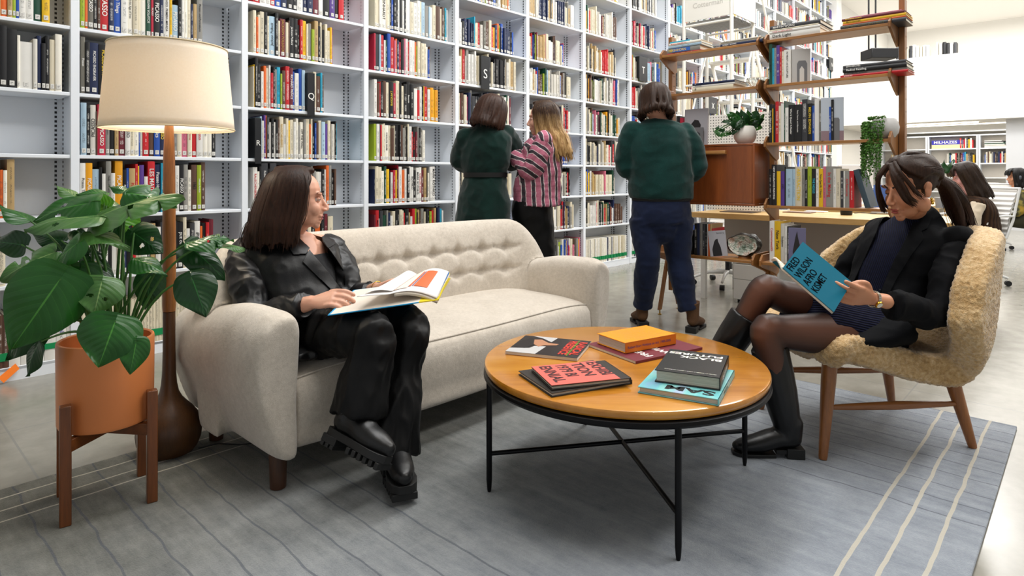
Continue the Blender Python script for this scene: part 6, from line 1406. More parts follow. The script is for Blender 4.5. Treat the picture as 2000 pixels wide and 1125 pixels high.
blk = MB().grid(lambda s, t: page(s*.55, t, -.002-.016*(1-s*.4)), 18, 10); q = bput('page_block', blk, PAG); q.modifiers.new('s', 'SOLIDIFY').thickness = .010
for a0, a1, b0, b1, c in ((.17, .36, .18, .86, 'E0602A'), (.37, .385, .18, .86, '6A5A8C'), (.40, .43, .18, .86, 'D9653A'), (.43, .62, .12, .90, 'F2D9CC')):
    bput('picture', MB().grid(lambda s, t: page(a0+(a1-a0)*s, b0+(b1-b0)*t, .0045), 8, 6), mat('print_'+c, c, .5))
bput('turning_page', MB().grid(lambda s, t: page(.60+.36*s, .08+.84*t, .006+.022*math.sin(PI*s)*(.3+t*.7)), 12, 8), PGW)
# ---------------------------------------------------------------- woman reading in the armchair
SK2 = skin('skin_warm', 'C98F6B', 'B8654A'); BLZ = cloth('black_wool_blazer', '0C0D11', '08090B', .85, 500, .2, spec=.15, sheen=0)
t2 = person('woman in a black blazer and navy dress reading in the sheepskin armchair', (1.42, 2.50, .36))
f2 = V((-.93, -.36, 0)).normalized(); l2 = V((.36, -.93, 0)).normalized()
H2 = headM(V((1.540, 2.42, .998)), (-.97, -.24), .24); H2i = H2.inverted()
pel = V((1.43, 2.52, .43)); nb = V((1.650, 2.550, .865)); shL = nb+l2*.165+V((0, 0, -.055)); shR = nb-l2*.165+V((0, 0, -.05))
elL = V((1.530, 2.250, .560)); wrL = V((1.228, 2.135, .628)); elR = V((1.43, 2.74, .58)); wrR = V((1.20, 2.40, .63))
hpL = V((1.40, 2.42, .435)); hpR = V((1.41, 2.58, .45)); knL = V((.935, 2.30, .475)); knR = V((.990, 2.45, .600))
anL = V((1.022, 2.305, .10)); anR = V((.80, 2.515, .26))
b = MB(); head(b, H2, .96)
limb(b, [(nb+V((.01, 0, -.04)), .056), (nb+V((-.025, -.02, .03)), .047), (V((1.575, 2.45, .93)), .048), (V((1.56, 2.435, .98)), .05)])
limb(b, [(pel, (.155, .105)), (pel.lerp(nb, .32), (.12, .09)), (pel.lerp(nb, .62), (.135, .095)), (pel.lerp(nb, .88), (.145, .08)), (nb, (.07, .055))], up=f2)
for s_, e, w_ in ((shR, elR, wrR), (shL, elL, wrL)):
    limb(b, [(nb.lerp(s_, .5)+V((0, 0, -.035)), .04), (s_+V((0, 0, -.01)), .040), (s_.lerp(e, .5), .041), (e, .035), (e.lerp(w_, .4), .034), (w_, (.024, .0195))])
hand(b, handM(wrL, at(1612, 566, 2.05), V((-.15, .85, .45))), side=1, curl=(.10, .38, .45, .5), thumb=(.1, .5), spread=.09)
hand(b, handM(wrR, V((1.03, 2.30, .66)), V((-.3, -.5, .8))), side=-1, curl=(.4, .45, .5, .5), thumb=(.3, .3), spread=.05)
for h_, k_, a_ in ((hpR, knR, anR), (hpL, knL, anL)):
    limb(b, [(h_, .085), (h_.lerp(k_, .5), .072), (k_, .052), (k_.lerp(a_, .3), .052), (a_, .036)])
me = remesh(b, .0037, 2, .5, 'body'); warp(me, lambda co, n: face_warp(co, H2i, H2) if (co-H2.translation).length < .16 else co)
tuck(me, [(H2.translation, .135), (wrL, .075), (wrL.lerp(at(1612, 566, 2.05), .6), .13), (wrR, .04), (wrR.lerp(V((1.03, 2.30, .66)), .6), .12)], force=((hpR, knR, .098), (hpL, knL, .098), (knR, anR, .08), (knL, anL, .08))); bo2 = pput(t2, 'body', me, SK2); eyes(bo2, H2, Matrix.Translation(-t2.location), True, brow='2A1A12', lip='A85048')
def sheer():
    t = NT('sheer_black_tights'); lw = t.n('LayerWeight', ins={'Blend': .38}); f = lw.outputs['Facing']
    t.l(t.ramp(f, [(.0, '6B4534'), (.35, '3E2820'), (.8, '0B090A')]), t.b.inputs['Base Color']); t.b.inputs['Roughness'].default_value = .45; t.b.inputs['Specular IOR Level'].default_value = .3; return t.m
TI = sheer(); b = MB()
limb(b, [(hpR, .09), (hpR.lerp(knR, .45)+V((0, 0, .004)), .082), (hpR.lerp(knR, .85), .062), (knR, .058), (knR.lerp(anR, .3), .050), (knR.lerp(anR, .6), .040), (anR, .030)], n=24)
limb(b, [(hpL, .09), (hpL.lerp(knL, .45)+V((0, 0, -.004)), .080), (hpL.lerp(knL, .85), .062), (knL, .058), (knL.lerp(anL, .3), .050), (knL.lerp(anL, .6), .040), (anL, .030)], n=24)
pput(t2, 'tights', remesh(b, .006, 4), TI)
# boots
Mc = Matrix.Translation((1.072, 2.305, RZ+.001)) @ Matrix.Rotation(math.atan2(.12, -.99)-PI/2, 4, 'Z')
boot(t2, Mc, .36, False, rr=[(V((0, .058, .13)), (.046, .052)), (V((0, .078, .22)), (.060, .064)), (V((0, .10, .32)), (.066, .068)), (V((0, .118, .40)), (.066, .068))])
z = (knR-anR).normalized(); y = V((-.92, .1, -.2)); y = (y-z*y.dot(z)).normalized(); x = y.cross(z); Md = Matrix((x, y, z)).transposed().to_4x4(); Md.translation = anR-z*.10-y*.045
boot(t2, Md, .33, False, rr=[(V((0, .045, .14)), (.046, .052)), (V((0, .045, .22)), (.060, .064)), (V((0, .045, .33)), (.066, .068)), (V((0, .045, .37)), (.066, .068))])
# ribbed navy dress: bodice and short skirt over the thighs
def ribs(name, c1, c2, axis, k=110, rough=.85):
    t = NT(name); s = t.n('SeparateXYZ', ins={0: t.coord('Object')}); v = t.math('ADD', t.math('ADD', t.math('MULTIPLY', s.outputs[0], axis[0]), t.math('MULTIPLY', s.outputs[1], axis[1])), t.math('MULTIPLY', s.outputs[2], axis[2]))
    v = t.math('ADD', v, t.math('MULTIPLY', t.noise(t.coord('Object'), 5, 2), .012))
    w_ = t.math('ADD', .5, t.math('MULTIPLY', t.math('SINE', t.math('MULTIPLY', v, k*2*PI)), .5))
    t.l(t.mix(w_, (*lin(c2), 1), (*lin(c1), 1)), t.b.inputs['Base Color']); t.b.inputs['Roughness'].default_value = rough; t.b.inputs['Specular IOR Level'].default_value = .2; t.bump(w_, .6, .004); return t.m
NV = ribs('navy_rib_knit', '0E1230', '05060F', (.2, .3, 1), 105); NV2 = ribs('navy_rib_knit_bodice', '0E1230', '05060F', (.8, -.75, .5), 120)
b = MB(); limb(b, [(pel+V((0, 0, -.01)), (.165, .12)), (pel.lerp(nb, .28), (.128, .105)), (pel.lerp(nb, .60)+f2*.008, (.145, .118)), (pel.lerp(nb, .85), (.14, .09)), (nb+V((-.01, 0, .01)), (.066, .060))], up=f2, n=24)
pput(t2, 'dress_bodice', remesh(b, .006, 3), NV2)
b = MB(); c1, c2 = hpL.lerp(hpR, .5), V((1.115, 2.425, .50))
limb(b, [(c1+V((.05, 0, -.0)), (.175, .115)), (c1.lerp(c2, .35), (.165, .112)), (c1.lerp(c2, .72), (.146, .114)), (c2+V((.03, 0, .005)), (.132, .116))], up=V((0, 0, 1)), n=26, ends=False)
b.ball(pel, (.15, .16, .10)); sk_ = remesh(b, .006, 4); warp(sk_, wrinkle(.005, 9, 20, seed=1)); pput(t2, 'dress_skirt', sk_, NV)
# blazer
b = MB()
limb(b, [(V((1.50, 2.49, .43)), (.20, .155)), (pel.lerp(nb, .15)+V((.03, 0, 0)), (.19, .15)), (pel.lerp(nb, .42)+V((.01, 0, 0)), (.158, .128)), (pel.lerp(nb, .66), (.17, .128)), (pel.lerp(nb, .86)-f2*.012, (.18, .098)), (nb-f2*.006+V((0, 0, -.005)), (.11, .07)), (nb-f2*.004+V((-.012, -.006, .045)), (.062, .058))], up=f2, n=28, ends=False)
b.ball(shL+V((0, 0, -.005)), (.06, .06, .055)); b.ball(shR+V((0, 0, -.005)), (.06, .06, .055))
limb(b, [(V((1.46, 2.38, .475)), (.11, .065)), (V((1.36, 2.36, .450)), (.105, .048)), (V((1.27, 2.35, .438)), (.085, .026))], up=V((0, 0, 1)), n=18)
jm = remesh(b, .006, 5); warp(jm, wrinkle(.006, 7, 16, seed=6)); jt = bvh(jm)
OP2 = [(1725, 425), (1752, 418), (1790, 412), (1792, 432), (1768, 470), (1748, 505), (1730, 545), (1712, 592), (1700, 612), (1640, 600), (1672, 520), (1700, 470)]
cut(jm, OP2); pput(t2, 'blazer', jm, BLZ)
for nm, pl in (('lapel', [(1795, 408), (1812, 402), (1822, 425), (1812, 447), (1800, 452), (1806, 466), (1780, 500), (1752, 545), (1732, 585), (1714, 600), (1722, 568), (1742, 515), (1766, 472)]), ('lapel', [(1722, 424), (1704, 440), (1695, 470), (1672, 520), (1655, 560), (1664, 560), (1690, 505), (1712, 455)]),
               ('button', [(1716, 566), (1719, 563), (1722, 566), (1719, 570)]), ('button', [(1712, 590), (1715, 587), (1718, 590), (1715, 594)])):
    pput(t2, nm, drape(jt, pl, .006, 1.0, .004), BLZ if nm == 'lapel' else mat('button_black', '1A1A1C', .2))
for s_, e, w_, sd in ((shR, elR, wrR, 5), (shL, elL, wrL, 12)):
    b = MB(); out = (s_-nb).normalized()
    limb(b, [(s_-out*.02, .060), (s_+out*.004+V((0, 0, -.03)), .060), (s_.lerp(e, .55)+out*.004, .056), (e+V((.004, 0, -.008)), .055), (e.lerp(w_, .4)+V((0, 0, -.008)), .053), (e.lerp(w_, .70)+V((0, 0, -.006)), (.050, .047))], n=20, ends=False)
    sm2 = remesh(b, .006, 4); warp(sm2, wrinkle(.011, 8, 18, seed=sd)); pput(t2, 'sleeve', sm2, BLZ)
# hair, ponytail, bangs
HM2 = hairmat('hair_dark_brown', '1A0F09', '3A2417'); P = []
tie = V((0, -.128, .012))
for side in (-1, 1):
    for i in range(12):
        q = i/11; a0 = 6+q*74
        s0 = skull(side*(8+q*66), 64-q*54, 1.02); s0.y += .004
        m1 = skull(side*(40+q*62), 68-q*52, 1.10); m2_ = skull(side*(110+q*28), 56-q*58, 1.12); m3 = skull(side*(152+q*8), 34-q*46, 1.13)
        P.append([s0, m1, m2_, m3, tie+V((0, .012, 0))])
for i in range(5): P.append([skull((i-2)*14, 70, 1.05), skull((i-2)*16, 88, 1.12), skull(180-(i-2)*20, 62, 1.13), skull(180-(i-2)*14, 30, 1.14), tie+V((0, .01, .005))])
for side, k in ((-1, 0), (-1, 1), (1, 0), (1, 1)):
    P.append([skull(side*150, -10-k*22, 1.02), skull(side*165, -4-k*14, 1.10), tie+V((0, .012, -.005))])
hairdo(t2, H2, 'hair', HM2, P, .0115, .0042, 5, 5, base=lambda mb: mb.ball((0, 0, 0), (.0795, .096, .086), 20, H2 @ Matrix.Translation((0, -.022, .040))))
Pb = [[V((.0, .066, .115)), V((-.040, .088, .075)), V((-.062, .086, .03)), V((-.066, .074, -.012)), V((-.071, .05, -.040))],
      [V((-.004, .070, .112)), V((-.030, .096, .07)), V((-.050, .098, .02)), V((-.058, .088, -.02)), V((-.066, .062, -.052))],
      [V((-.01, .055, .120)), V((-.050, .078, .085)), V((-.070, .066, .035)), V((-.074, .05, .0)), V((-.078, .03, -.025))],
      [V((.004, .070, .112)), V((.026, .100, .07)), V((.040, .106, .02)), V((.046, .104, -.03)), V((.044, .098, -.072))],
      [V((.01, .066, .115)), V((.040, .092, .07)), V((.054, .092, .02)), V((.058, .090, -.03)), V((.056, .08, -.08))],
      [V((.01, .060, .118)), V((.05, .08, .075)), V((.064, .078, .02)), V((.066, .07, -.03)), V((.06, .06, -.07))]]
hairdo(t2, H2, 'bangs', HM2, Pb, .0075, .0035, 10, 9)
PT_ = [V((1.655, 2.455, 1.005))+V((0, 0, .0)), at(1850, 364, 2.46), at(1866, 385, 2.475), at(1880, 415, 2.48), at(1888, 447, 2.46)]
PT_[0] = H2 @ tie; Pp = []; rp = random.Random(6); I4 = Matrix()
for k in range(12):
    o_ = V((rp.uniform(-1, 1), rp.uniform(-1, 1), rp.uniform(-1, 1)))*.024
    Pp.append([PT_[0]+o_*.35, PT_[1]+o_*.8, PT_[2]+o_*1.3, PT_[3]+o_*1.5, PT_[4]+o_*1.2+V((0, 0, rp.uniform(-.01, .02)))])
hairdo(t2, I4, 'ponytail', HM2, Pp, .0165, .0045, 10, 8)
d = (PT_[1]-PT_[0]).normalized(); a_ = d.orthogonal().normalized(); b_ = d.cross(a_); hb = MB().tube([PT_[0]+d*.010+(a_*math.cos(q)+b_*math.sin(q))*.0165 for q in [2*PI*i/20 for i in range(21)]], .0065, 8)
pput(t2, 'hair_tie', hb.mesh('hair_tie', None), mat('hair_tie_tan', 'A8763F', .7))
GO = mat('gold', 'C79A3A', .25, 1)
er = MB()
for k, (zz, rr_) in enumerate(((-.040, .0045), (-.048, .0052), (-.057, .0058))): er.ball(H2 @ V((-.080, -.008, zz)), rr_, 10)
pput(t2, 'earring', er.mesh('earring', None), GO)
wd_ = (wrL-elL).normalized(); wc = wrL-wd_*.012; a_ = V((0, 0, 1))-wd_*wd_.z; a_.normalize(); b_ = wd_.cross(a_)
SV = mat('watch_steel', 'C8C2B4', .25, 1); wb = MB()
for i in range(26):
    q = 2*PI*i/26; c = wc+(a_*math.cos(q)*.0275+b_*math.sin(q)*.024); tn = (-a_*math.sin(q)*.0275+b_*math.cos(q)*.024).normalized(); nn = (c-wc).normalized()
    M = Matrix((tn, wd_, nn)).transposed().to_4x4(); M.translation = c; wb.box((-.0026, -.0065, -.0012), (.0026, .0065, .0012), M)
wo = pput(t2, 'watch_band', wb.mesh('watch_band', None), SV)
q = math.radians(-120); side_ = -1 if b_.y > 0 else 1
c = wc+(a_*-.55+b_*side_*.83).normalized()*.027; nn = (c-wc).normalized(); M = Matrix((wd_, nn.cross(wd_), nn)).transposed().to_4x4(); M.translation = c
wf = pput(t2, 'watch_case', MB().lathe([(.001, -.002), (.0125, -.002), (.0135, .001), (.0125, .004), (.0105, .0042), (.001, .0042)], 28, M).mesh('watch_case', None), mat('gold', 'C79A3A', .25, 1)); pput(t2, 'watch_dial', MB().lathe([(.001, .0043), (.010, .0043), (.010, .0048), (.001, .0048)], 24, M).mesh('watch_dial', None), mat('dial_white', 'E8E4DA', .3))
# her book
A, Dd, Bb = at(1568, 472, 2.22), at(1529, 523, 2.10), at(1664, 551, 2.12); ab_, ad = Bb-A, Dd-A; n_ = ab_.cross(ad).normalized(); 
if n_.y > 0: n_ = -n_
TE = mat('cover_teal', '065E74', .65, spec=.12)
b2 = thing('open_book', 'teal paperback titled FRED WILSON AFRO KISMET, held open by the woman in the armchair', 'book', A); bT = Matrix.Translation(-A)
def b2p(name, mb, m): o = mb.build(name, m, b2); o.matrix_parent_inverse = bT; return o
b2p('front_cover', slab(A, A+ad, A+ad+ab_, A+ab_, .0012, -n_), TE)
b2p('page_block', slab(A-n_*.0014+ab_*.01, A+ad-n_*.0014+ab_*.01, A+ad+ab_*.99-n_*.0014, A+ab_*.99-n_*.0014, .006, -n_), PAG)
s0, s1 = A+ad, A+ad+ab_; wv = at(1509, 508, 2.27)-s0
sp2 = MB().grid(lambda s, t: s0.lerp(s1, t)-n_*.003+wv*s+V((0, 0, 1))*(.022*math.sin(PI*s*.9)), 14, 12); q = b2p('turned_pages', sp2, PAG); q.modifiers.new('s', 'SOLIDIFY').thickness = .007
sp3 = MB().grid(lambda s, t: s0.lerp(s1, t)-n_*.001+wv*s*1.02+V((0, 0, 1))*(.012*math.sin(PI*s*.9)-.010*s), 10, 8); q = b2p('back_cover', sp3, TE); q.modifiers.new('s', 'SOLIDIFY').thickness = .0012
TD = mat('lettering_dark_navy', '04060A', .9, spec=.05); ex = -ad.normalized(); ey = -ab_.normalized()
for i, s_ in enumerate(('FRED', 'WILSON', 'AFRO', 'KISMET')):
    text(s_, .035, TD, b2, Matrix.Translation(-A) @ basis(A+ad*.93+ab_*(.10+.165*i)+n_*.0005, ex, ey, n_), .0004, .008, ax='LEFT', wx=1.0 if len(s_) < 6 else .92)
# ---------------------------------------------------------------- standing people
def standing(label, cpx, Y, f, hz, hO, hf, hp, skinm, torso, arms, legs, vox=.009, w=1, rest=None, slim=1):
    t = person(label, (at(cpx, 342, Y).x, Y, 0)); return t
GRN = cloth('green_knit', '0B2B25', '061A16', .95, 260, .5, spec=.1, sheen=.25)
# green dress, seen from behind
SK3 = skin('skin_light', 'DDB09A'); Y3 = 4.5; k3 = Y3/F
def at3(px, py, dy=0): return at(px, py, Y3+dy)
t3 = person('person in a dark green belted knit dress, seen from behind, at the bookcases', (at3(948, 342).x, Y3, 0))
f3 = V((.35, .94, 0)).normalized(); H3 = headM(at3(962, 222, -.02), (.75, .66), .35)
b = MB(); head(b, H3); sh_ = [at3(912, 262, .0), at3(988, 258, .05)]; nb = at3(952, 246, 0)
limb(b, [(nb+V((0, 0, -.05)), .058), (nb+V((.01, 0, .03)), .05), (at3(960, 228), .05)])
hc = at3(948, 400, 0)
limb(b, [(hc, (.16, .12)), (hc.lerp(nb, .4), (.13, .10)), (hc.lerp(nb, .75), (.16, .11)), (nb+V((0, 0, -.03)), (.12, .07))], up=f3)
el = [at3(903, 318, .08), at3(1002, 315, .15)]; wr = [at3(945, 300, .32), at3(1003, 290, .32)]
for s_, e, w_ in zip(sh_, el, wr): limb(b, [(s_, .048), (e, .037), (w_, .024)])
hand(b, handM(wr[0], wr[0]+V((.2, .1, .05)), V((0, .3, .9))), side=1); hand(b, handM(wr[1], wr[1]+V((.02, .1, .15)), V((-.7, .3, .4))), side=-1)
for sx_ in (-1, 1): limb(b, [(hc+V((sx_*.09, 0, -.02)), .085), (hc+V((sx_*.10, .01, -.42)), .055), (hc+V((sx_*.10, .02, -.78)), .036)]); limb(b, [(V((hc.x+sx_*.10, Y3-.02, .05)), .04), (V((hc.x+sx_*.11, Y3+.08, .035)), .04), (V((hc.x+sx_*.12, Y3+.17, .03)), .03)])
me = remesh(b, .0065, 2); tuck(me, [(H3.translation, .17), (wr[0], .13), (wr[1], .13)]); pput(t3, 'body', me, SK3)
b = MB(); limb(b, [(at3(943, 470), (.235, .17)), (at3(943, 435), (.215, .16)), (at3(945, 390), (.195, .15)), (at3(948, 343), (.155, .12)), (at3(947, 325), (.185, .135)), (at3(948, 285), (.205, .14)), (at3(950, 262), (.19, .115)), (at3(952, 248), (.11, .08)), (at3(953, 241), (.072, .062))], up=f3, n=30, ends=False)
for s_, e, w_, o_ in zip(sh_, el, wr, (-1, 1)): limb(b, [(s_+V((0, 0, -.02)), .075), (s_.lerp(e, .6)+V((o_*.012, 0, 0)), .085), (e, .078), (e.lerp(w_, .6), .06), (w_, .042)], n=18)
dm = remesh(b, .009, 5); warp(dm, wrinkle(.010, 6, 13, seed=3)); pput(t3, 'dress', dm, GRN)
belt = MB(); limb(belt, [(at3(948, 346), (.164, .130)), (at3(948, 337), (.165, .131))], up=f3, n=30, ends=False); pput(t3, 'belt', belt.mesh('belt', None), mat('belt_black', '0C0D0D', .5))
HM3 = hairmat('hair_chestnut', '20120C', '42281B')
def bob(az0, az1, n, endz, flare, seed, wav=0, fr=1.12, k=1.1, part=(0, .05, .118)):
    P = []; r_ = random.Random(seed)
    for i in range(n):
        az = az0+(az1-az0)*i/(n-1); a = math.radians(az); m3 = skull(az, 4, fr+.06); ez = endz+r_.uniform(-.015, .01)
        st_ = V((part[0]-.02*math.sin(a), part[1]-.10*(1-math.cos(a))*.6, part[2]))
        w1 = wav*r_.uniform(-1, 1)
        P.append([st_, skull(az, 62, k), skull(az, 34, fr+.03), m3, V((m3.x*(1+flare*.5)+w1, m3.y*(1+flare*.4), -.05)), V((m3.x*(1+flare)-w1, m3.y*(1+flare*.7), ez*.6-.03)), V((m3.x*(1-.05), m3.y*(.92), ez))])
        P.append([st_, skull(az+6, 60, k-.08), skull(az+6, 30, fr-.06), m3*.86, V((m3.x*.85, m3.y*.85, -.06)), V((m3.x*.8, m3.y*.8, ez*.8))])
    return P
hairdo(t3, H3, 'hair', HM3, bob(55, 305, 22, -.125, .12, 2, .006), .013, .006, 3, 3, base=lambda mb: mb.ball((0, 0, 0), (.079, .092, .084), 20, H3 @ Matrix.Translation((0, -.02, .038))), sr=.0016)
# book between them
ob = thing('open_book', 'white open book held between the green-dress person and the striped-shirt woman', 'book', at(998, 275, 4.78)); bT3 = Matrix.Translation(-ob.location)
q4 = [at(984, 246, 4.95), at(990, 300, 4.75), at(1016, 292, 4.70), at(996, 250, 4.88)]
nn = (q4[1]-q4[0]).cross(q4[3]-q4[0]).normalized(); nn = nn if nn.y < 0 else -nn
o = slab(*q4, .012, nn).build('pages', PGW, ob); o.matrix_parent_inverse = bT3
o = slab(*[q-nn*.004 for q in q4], .003, nn).build('cover', mat('cover_mist', 'A7A5AA', .5), ob); o.matrix_parent_inverse = bT3
def bl4(u, v): return q4[0].lerp(q4[3], u).lerp(q4[1].lerp(q4[2], u), v)+nn*.0125
o = MB().add([bl4(.25, .5), bl4(.25, .9), bl4(.9, .9), bl4(.9, .5)], [(0, 1, 2, 3)]).build('picture', mat('picture_tan', 'A06A4A', .5), ob); o.matrix_parent_inverse = bT3
# woman in the striped shirt, profile to the left
Y4 = 4.55
def at4(px, py, dy=0): return at(px, py, Y4+dy)
t4 = person('woman with long blonde-ended hair in a pink and grey striped shirt', (at4(1050, 342).x, Y4, 0))
f4 = V((-.97, .22, 0)).normalized(); H4 = headM(at4(1058, 232), (-.96, .25), .08); SK4 = skin('skin_fair_b', 'DBAA92'); H4i = H4.inverted()
nb = at4(1062, 262); hc = at4(1045, 400, .02)
b = MB(); head(b, H4); limb(b, [(nb+V((0, 0, -.05)), .056), (nb+V((-.005, 0, .03)), .048), (at4(1058, 240), .05)])
limb(b, [(hc, (.16, .115)), (hc.lerp(nb, .4), (.125, .10)), (hc.lerp(nb, .75), (.15, .115)), (nb+V((0, 0, -.03)), (.11, .07))], up=f4)
shn, shf = at4(1062, 272, -.17), at4(1056, 272, .17); eln, elf = at4(1038, 330, -.14), at4(1036, 325, .2); wrn, wrf = at4(1003, 300, .06), at4(1005, 298, .2)
for s_, e, w_ in ((shn, eln, wrn), (shf, elf, wrf)): limb(b, [(s_, .047), (e, .035), (w_, .023)])
hand(b, handM(wrn, wrn+V((-.12, .06, .10)), V((.3, .3, .9))), side=1, curl=(.5, .5, .5, .5)); hand(b, handM(wrf, wrf+V((-.12, .0, .10)), V((.3, -.3, .9))), side=-1, curl=(.5, .5, .5, .5))
for dy in (-.09, .09): limb(b, [(hc+V((0, dy, -.02)), .085), (hc+V((-.01, dy, -.42)), .055), (V((hc.x+.02, Y4+dy, .08)), .036)])
me = remesh(b, .005, 2); warp(me, lambda co, n: face_warp(co, H4i, H4) if (co-H4.translation).length < .16 else co); tuck(me, [(H4.translation, .17), (wrn, .14), (wrf, .14)]); bo4 = pput(t4, 'body', me, SK4); eyes(bo4, H4, Matrix.Translation(-t4.location), brow='4A3020', lip='A8505A')
def plaid(name, ax, per=.062, ay=(0, 0, 1)):
    t = NT(name); s = t.n('SeparateXYZ', ins={0: t.coord('Object')}); nz = t.math('MULTIPLY', t.noise(t.coord('Object'), 9, 2), .03)
    def dotp(a, add=0): return t.math('ADD', t.math('ADD', t.math('MULTIPLY', s.outputs[0], a[0]), t.math('MULTIPLY', s.outputs[1], a[1])), t.math('ADD', t.math('MULTIPLY', s.outputs[2], a[2]), nz))
    v = t.math('FRACT', t.math('DIVIDE', dotp(ax), per)); c = t.ramp(v, [(0, 'B0697C'), (.40, 'B0697C'), (.41, 'DCC8C8'), (.47, 'DCC8C8'), (.48, '3C3A3E'), (.80, '3C3A3E'), (.81, 'DCC8C8'), (.87, 'DCC8C8'), (.88, 'B0697C')])
    c.node.color_ramp.interpolation = 'CONSTANT'
    h = t.math('FRACT', t.math('DIVIDE', dotp(ay), .035)); hm = t.math('MULTIPLY', t.math('LESS_THAN', h, .22), .22); t.l(t.mix(hm, c, (*lin('7A3A4C'), 1)), t.b.inputs['Base Color']); t.b.inputs['Roughness'].default_value = .9; t.b.inputs['Specular IOR Level'].default_value = .15
    t.bump(t.noise(t.coord('Object'), 60, 3), .6, .006); return t.m
b = MB(); limb(b, [(at4(1050, 402), (.18, .165)), (at4(1050, 370), (.175, .175)), (at4(1054, 325), (.17, .165)), (at4(1060, 288), (.18, .135)), (at4(1063, 268), (.13, .09)), (at4(1062, 260), (.075, .065))], up=f4, n=28, ends=False)
b.ball(shn, .062); b.ball(shf, .062)
sm2 = remesh(b, .008, 4); warp(sm2, wrinkle(.010, 7, 17, seed=8)); pput(t4, 'shirt', sm2, plaid('striped_shirt', (1, .35, .08)))
for s_, e, w_, sd in ((shn, eln, wrn, 3), (shf, elf, wrf, 5)):
    b = MB(); limb(b, [(s_, .062), (s_.lerp(e, .5)+V((.01, -.01, 0)), .075), (e+V((.0, 0, -.01)), .076), (e.lerp(w_, .5)+V((0, 0, -.01)), (.07, .075)), (e.lerp(w_, .82), (.062, .07))], n=18, ends=False)
    sm2 = remesh(b, .008, 3); warp(sm2, wrinkle(.010, 8, 18, seed=sd)); pput(t4, 'sleeve', sm2, plaid('striped_sleeve', (.55, .2, .83), .062, (.8, 0, -.6)))
b = MB(); limb(b, [(at4(1040, 392), (.15, .145)), (at4(1040, 420), (.155, .15)), (at4(1046, 470), (.13, .14)), (at4(1050, 530), (.12, .13)), (V((at4(1052, 342).x, Y4, .10)), (.13, .15))], up=f4, n=24, ends=False)
tm = remesh(b, .009, 4); warp(tm, wrinkle(.006, 5, 12, seed=8)); pput(t4, 'trousers', tm, TRO)
for dy in (-.08, .08): 
    b = MB(); limb(b, [(V((at4(1056, 342).x, Y4+dy, .05)), .045), (V((at4(1034, 342).x, Y4+dy, .045)), .045), (V((at4(1010, 342).x, Y4+dy, .032)), .03)]); pput(t4, 'shoe', remesh(b, .008, 2), BLK)
HM4 = hairmat('hair_balayage', '24160E', '42291A', '8A6238', at4(0, 222).z, at4(0, 262).z)
P = []
for side in (-1, 1):
    for i in range(14):
        q = i/13; az = side*(62+i*8.6); m3 = skull(az, 4, 1.16); st_ = V((0, .052-.13*q, .118)); wv_ = .012*math.sin(i*1.9)
        P.append([st_, skull(az if i > 1 else side*48, 62, 1.10), skull(az, 34, 1.14), m3, V((m3.x*1.02+wv_, m3.y-.012, -.07)), V((m3.x*1.05-wv_, m3.y-.02-.03*q, -.15)), V((m3.x*1.05+wv_, m3.y-.02-.045*q, -.23)), V((m3.x*.95, m3.y-.03-.05*q, -.30-.03*math.sin(i*2.3)))])
        P.append([st_, skull(az, 60, 1.02), skull(az, 34, 1.06), m3*.88, V((m3.x*.8, m3.y-.012, -.09)), V((m3.x*.8, m3.y-.03, -.2)), V((m3.x*.75, m3.y-.05, -.27))])
hairdo(t4, H4, 'hair', HM4, P, .0125, .006, 4, 3, base=lambda mb: mb.ball((0, 0, 0), (.079, .090, .084), 20, H4 @ Matrix.Translation((0, -.02, .038))), sr=.0016)
# person in the green sweater and jeans, seen from behind
Y5 = 4.22
def at5(px, py, dy=0): return at(px, py, Y5+dy)
t5 = person('person in a green sweater, blue jeans and brown boots, standing with back to the camera', (at5(1292, 342).x, Y5, 0))
f5 = V((.12, .99, 0)).normalized(); H5 = headM(at5(1279, 203, .02), (.1, .99), .35); SK5 = skin('skin_light_b', 'D8A58A')
nb = at5(1285, 236); hc = at5(1290, 405)
b = MB(); head(b, H5); limb(b, [(nb+V((0, 0, -.05)), .062), (nb+V((0, 0, .03)), .055), (at5(1281, 215), .053)])
limb(b, [(hc, (.18, .13)), (hc.lerp(nb, .4), (.16, .12)), (hc.lerp(nb, .75), (.18, .12)), (nb+V((0, 0, -.03)), (.13, .08))], up=f5)
shl, shr = at5(1236, 252, 0), at5(1336, 254, 0); ell, elr = at5(1226, 330, .05), at5(1358, 332, .02); wrl, wrr = at5(1262, 325, .20), at5(1322, 340, .12)
for s_, e, w_ in ((shl, ell, wrl), (shr, elr, wrr)): limb(b, [(s_, .052), (e, .042), (w_, .026)])
hand(b, handM(wrl, wrl+V((.14, .03, .03)), V((0, 0, 1))), side=-1); hand(b, handM(wrr, wrr+V((-.14, .02, .03)), V((0, 0, 1))), side=1)
kl, kr = at5(1265, 505, -.02), at5(1325, 505, .02); al, ar = V((at5(1262, 342).x+.0, 4.33, .13)), V((at5(1342, 342).x, 4.19, .13))
for h_, k_, a_ in ((hc+V((-.09, 0, -.03)), kl, al), (hc+V((.10, 0, -.03)), kr, ar)): limb(b, [(h_, .09), (k_, .056), (a_, .036)])
me = remesh(b, .007, 2); tuck(me, [(H5.translation, .18), (wrl, .13), (wrr, .13)]); pput(t5, 'body', me, SK5)
b = MB(); limb(b, [(at5(1291, 388), (.205, .155)), (at5(1291, 372), (.215, .165)), (at5(1289, 330), (.215, .165)), (at5(1287, 285), (.222, .16)), (at5(1287, 256), (.20, .125)), (at5(1286, 238), (.12, .085)), (at5(1286, 232), (.085, .07))], up=f5, n=30, ends=False)
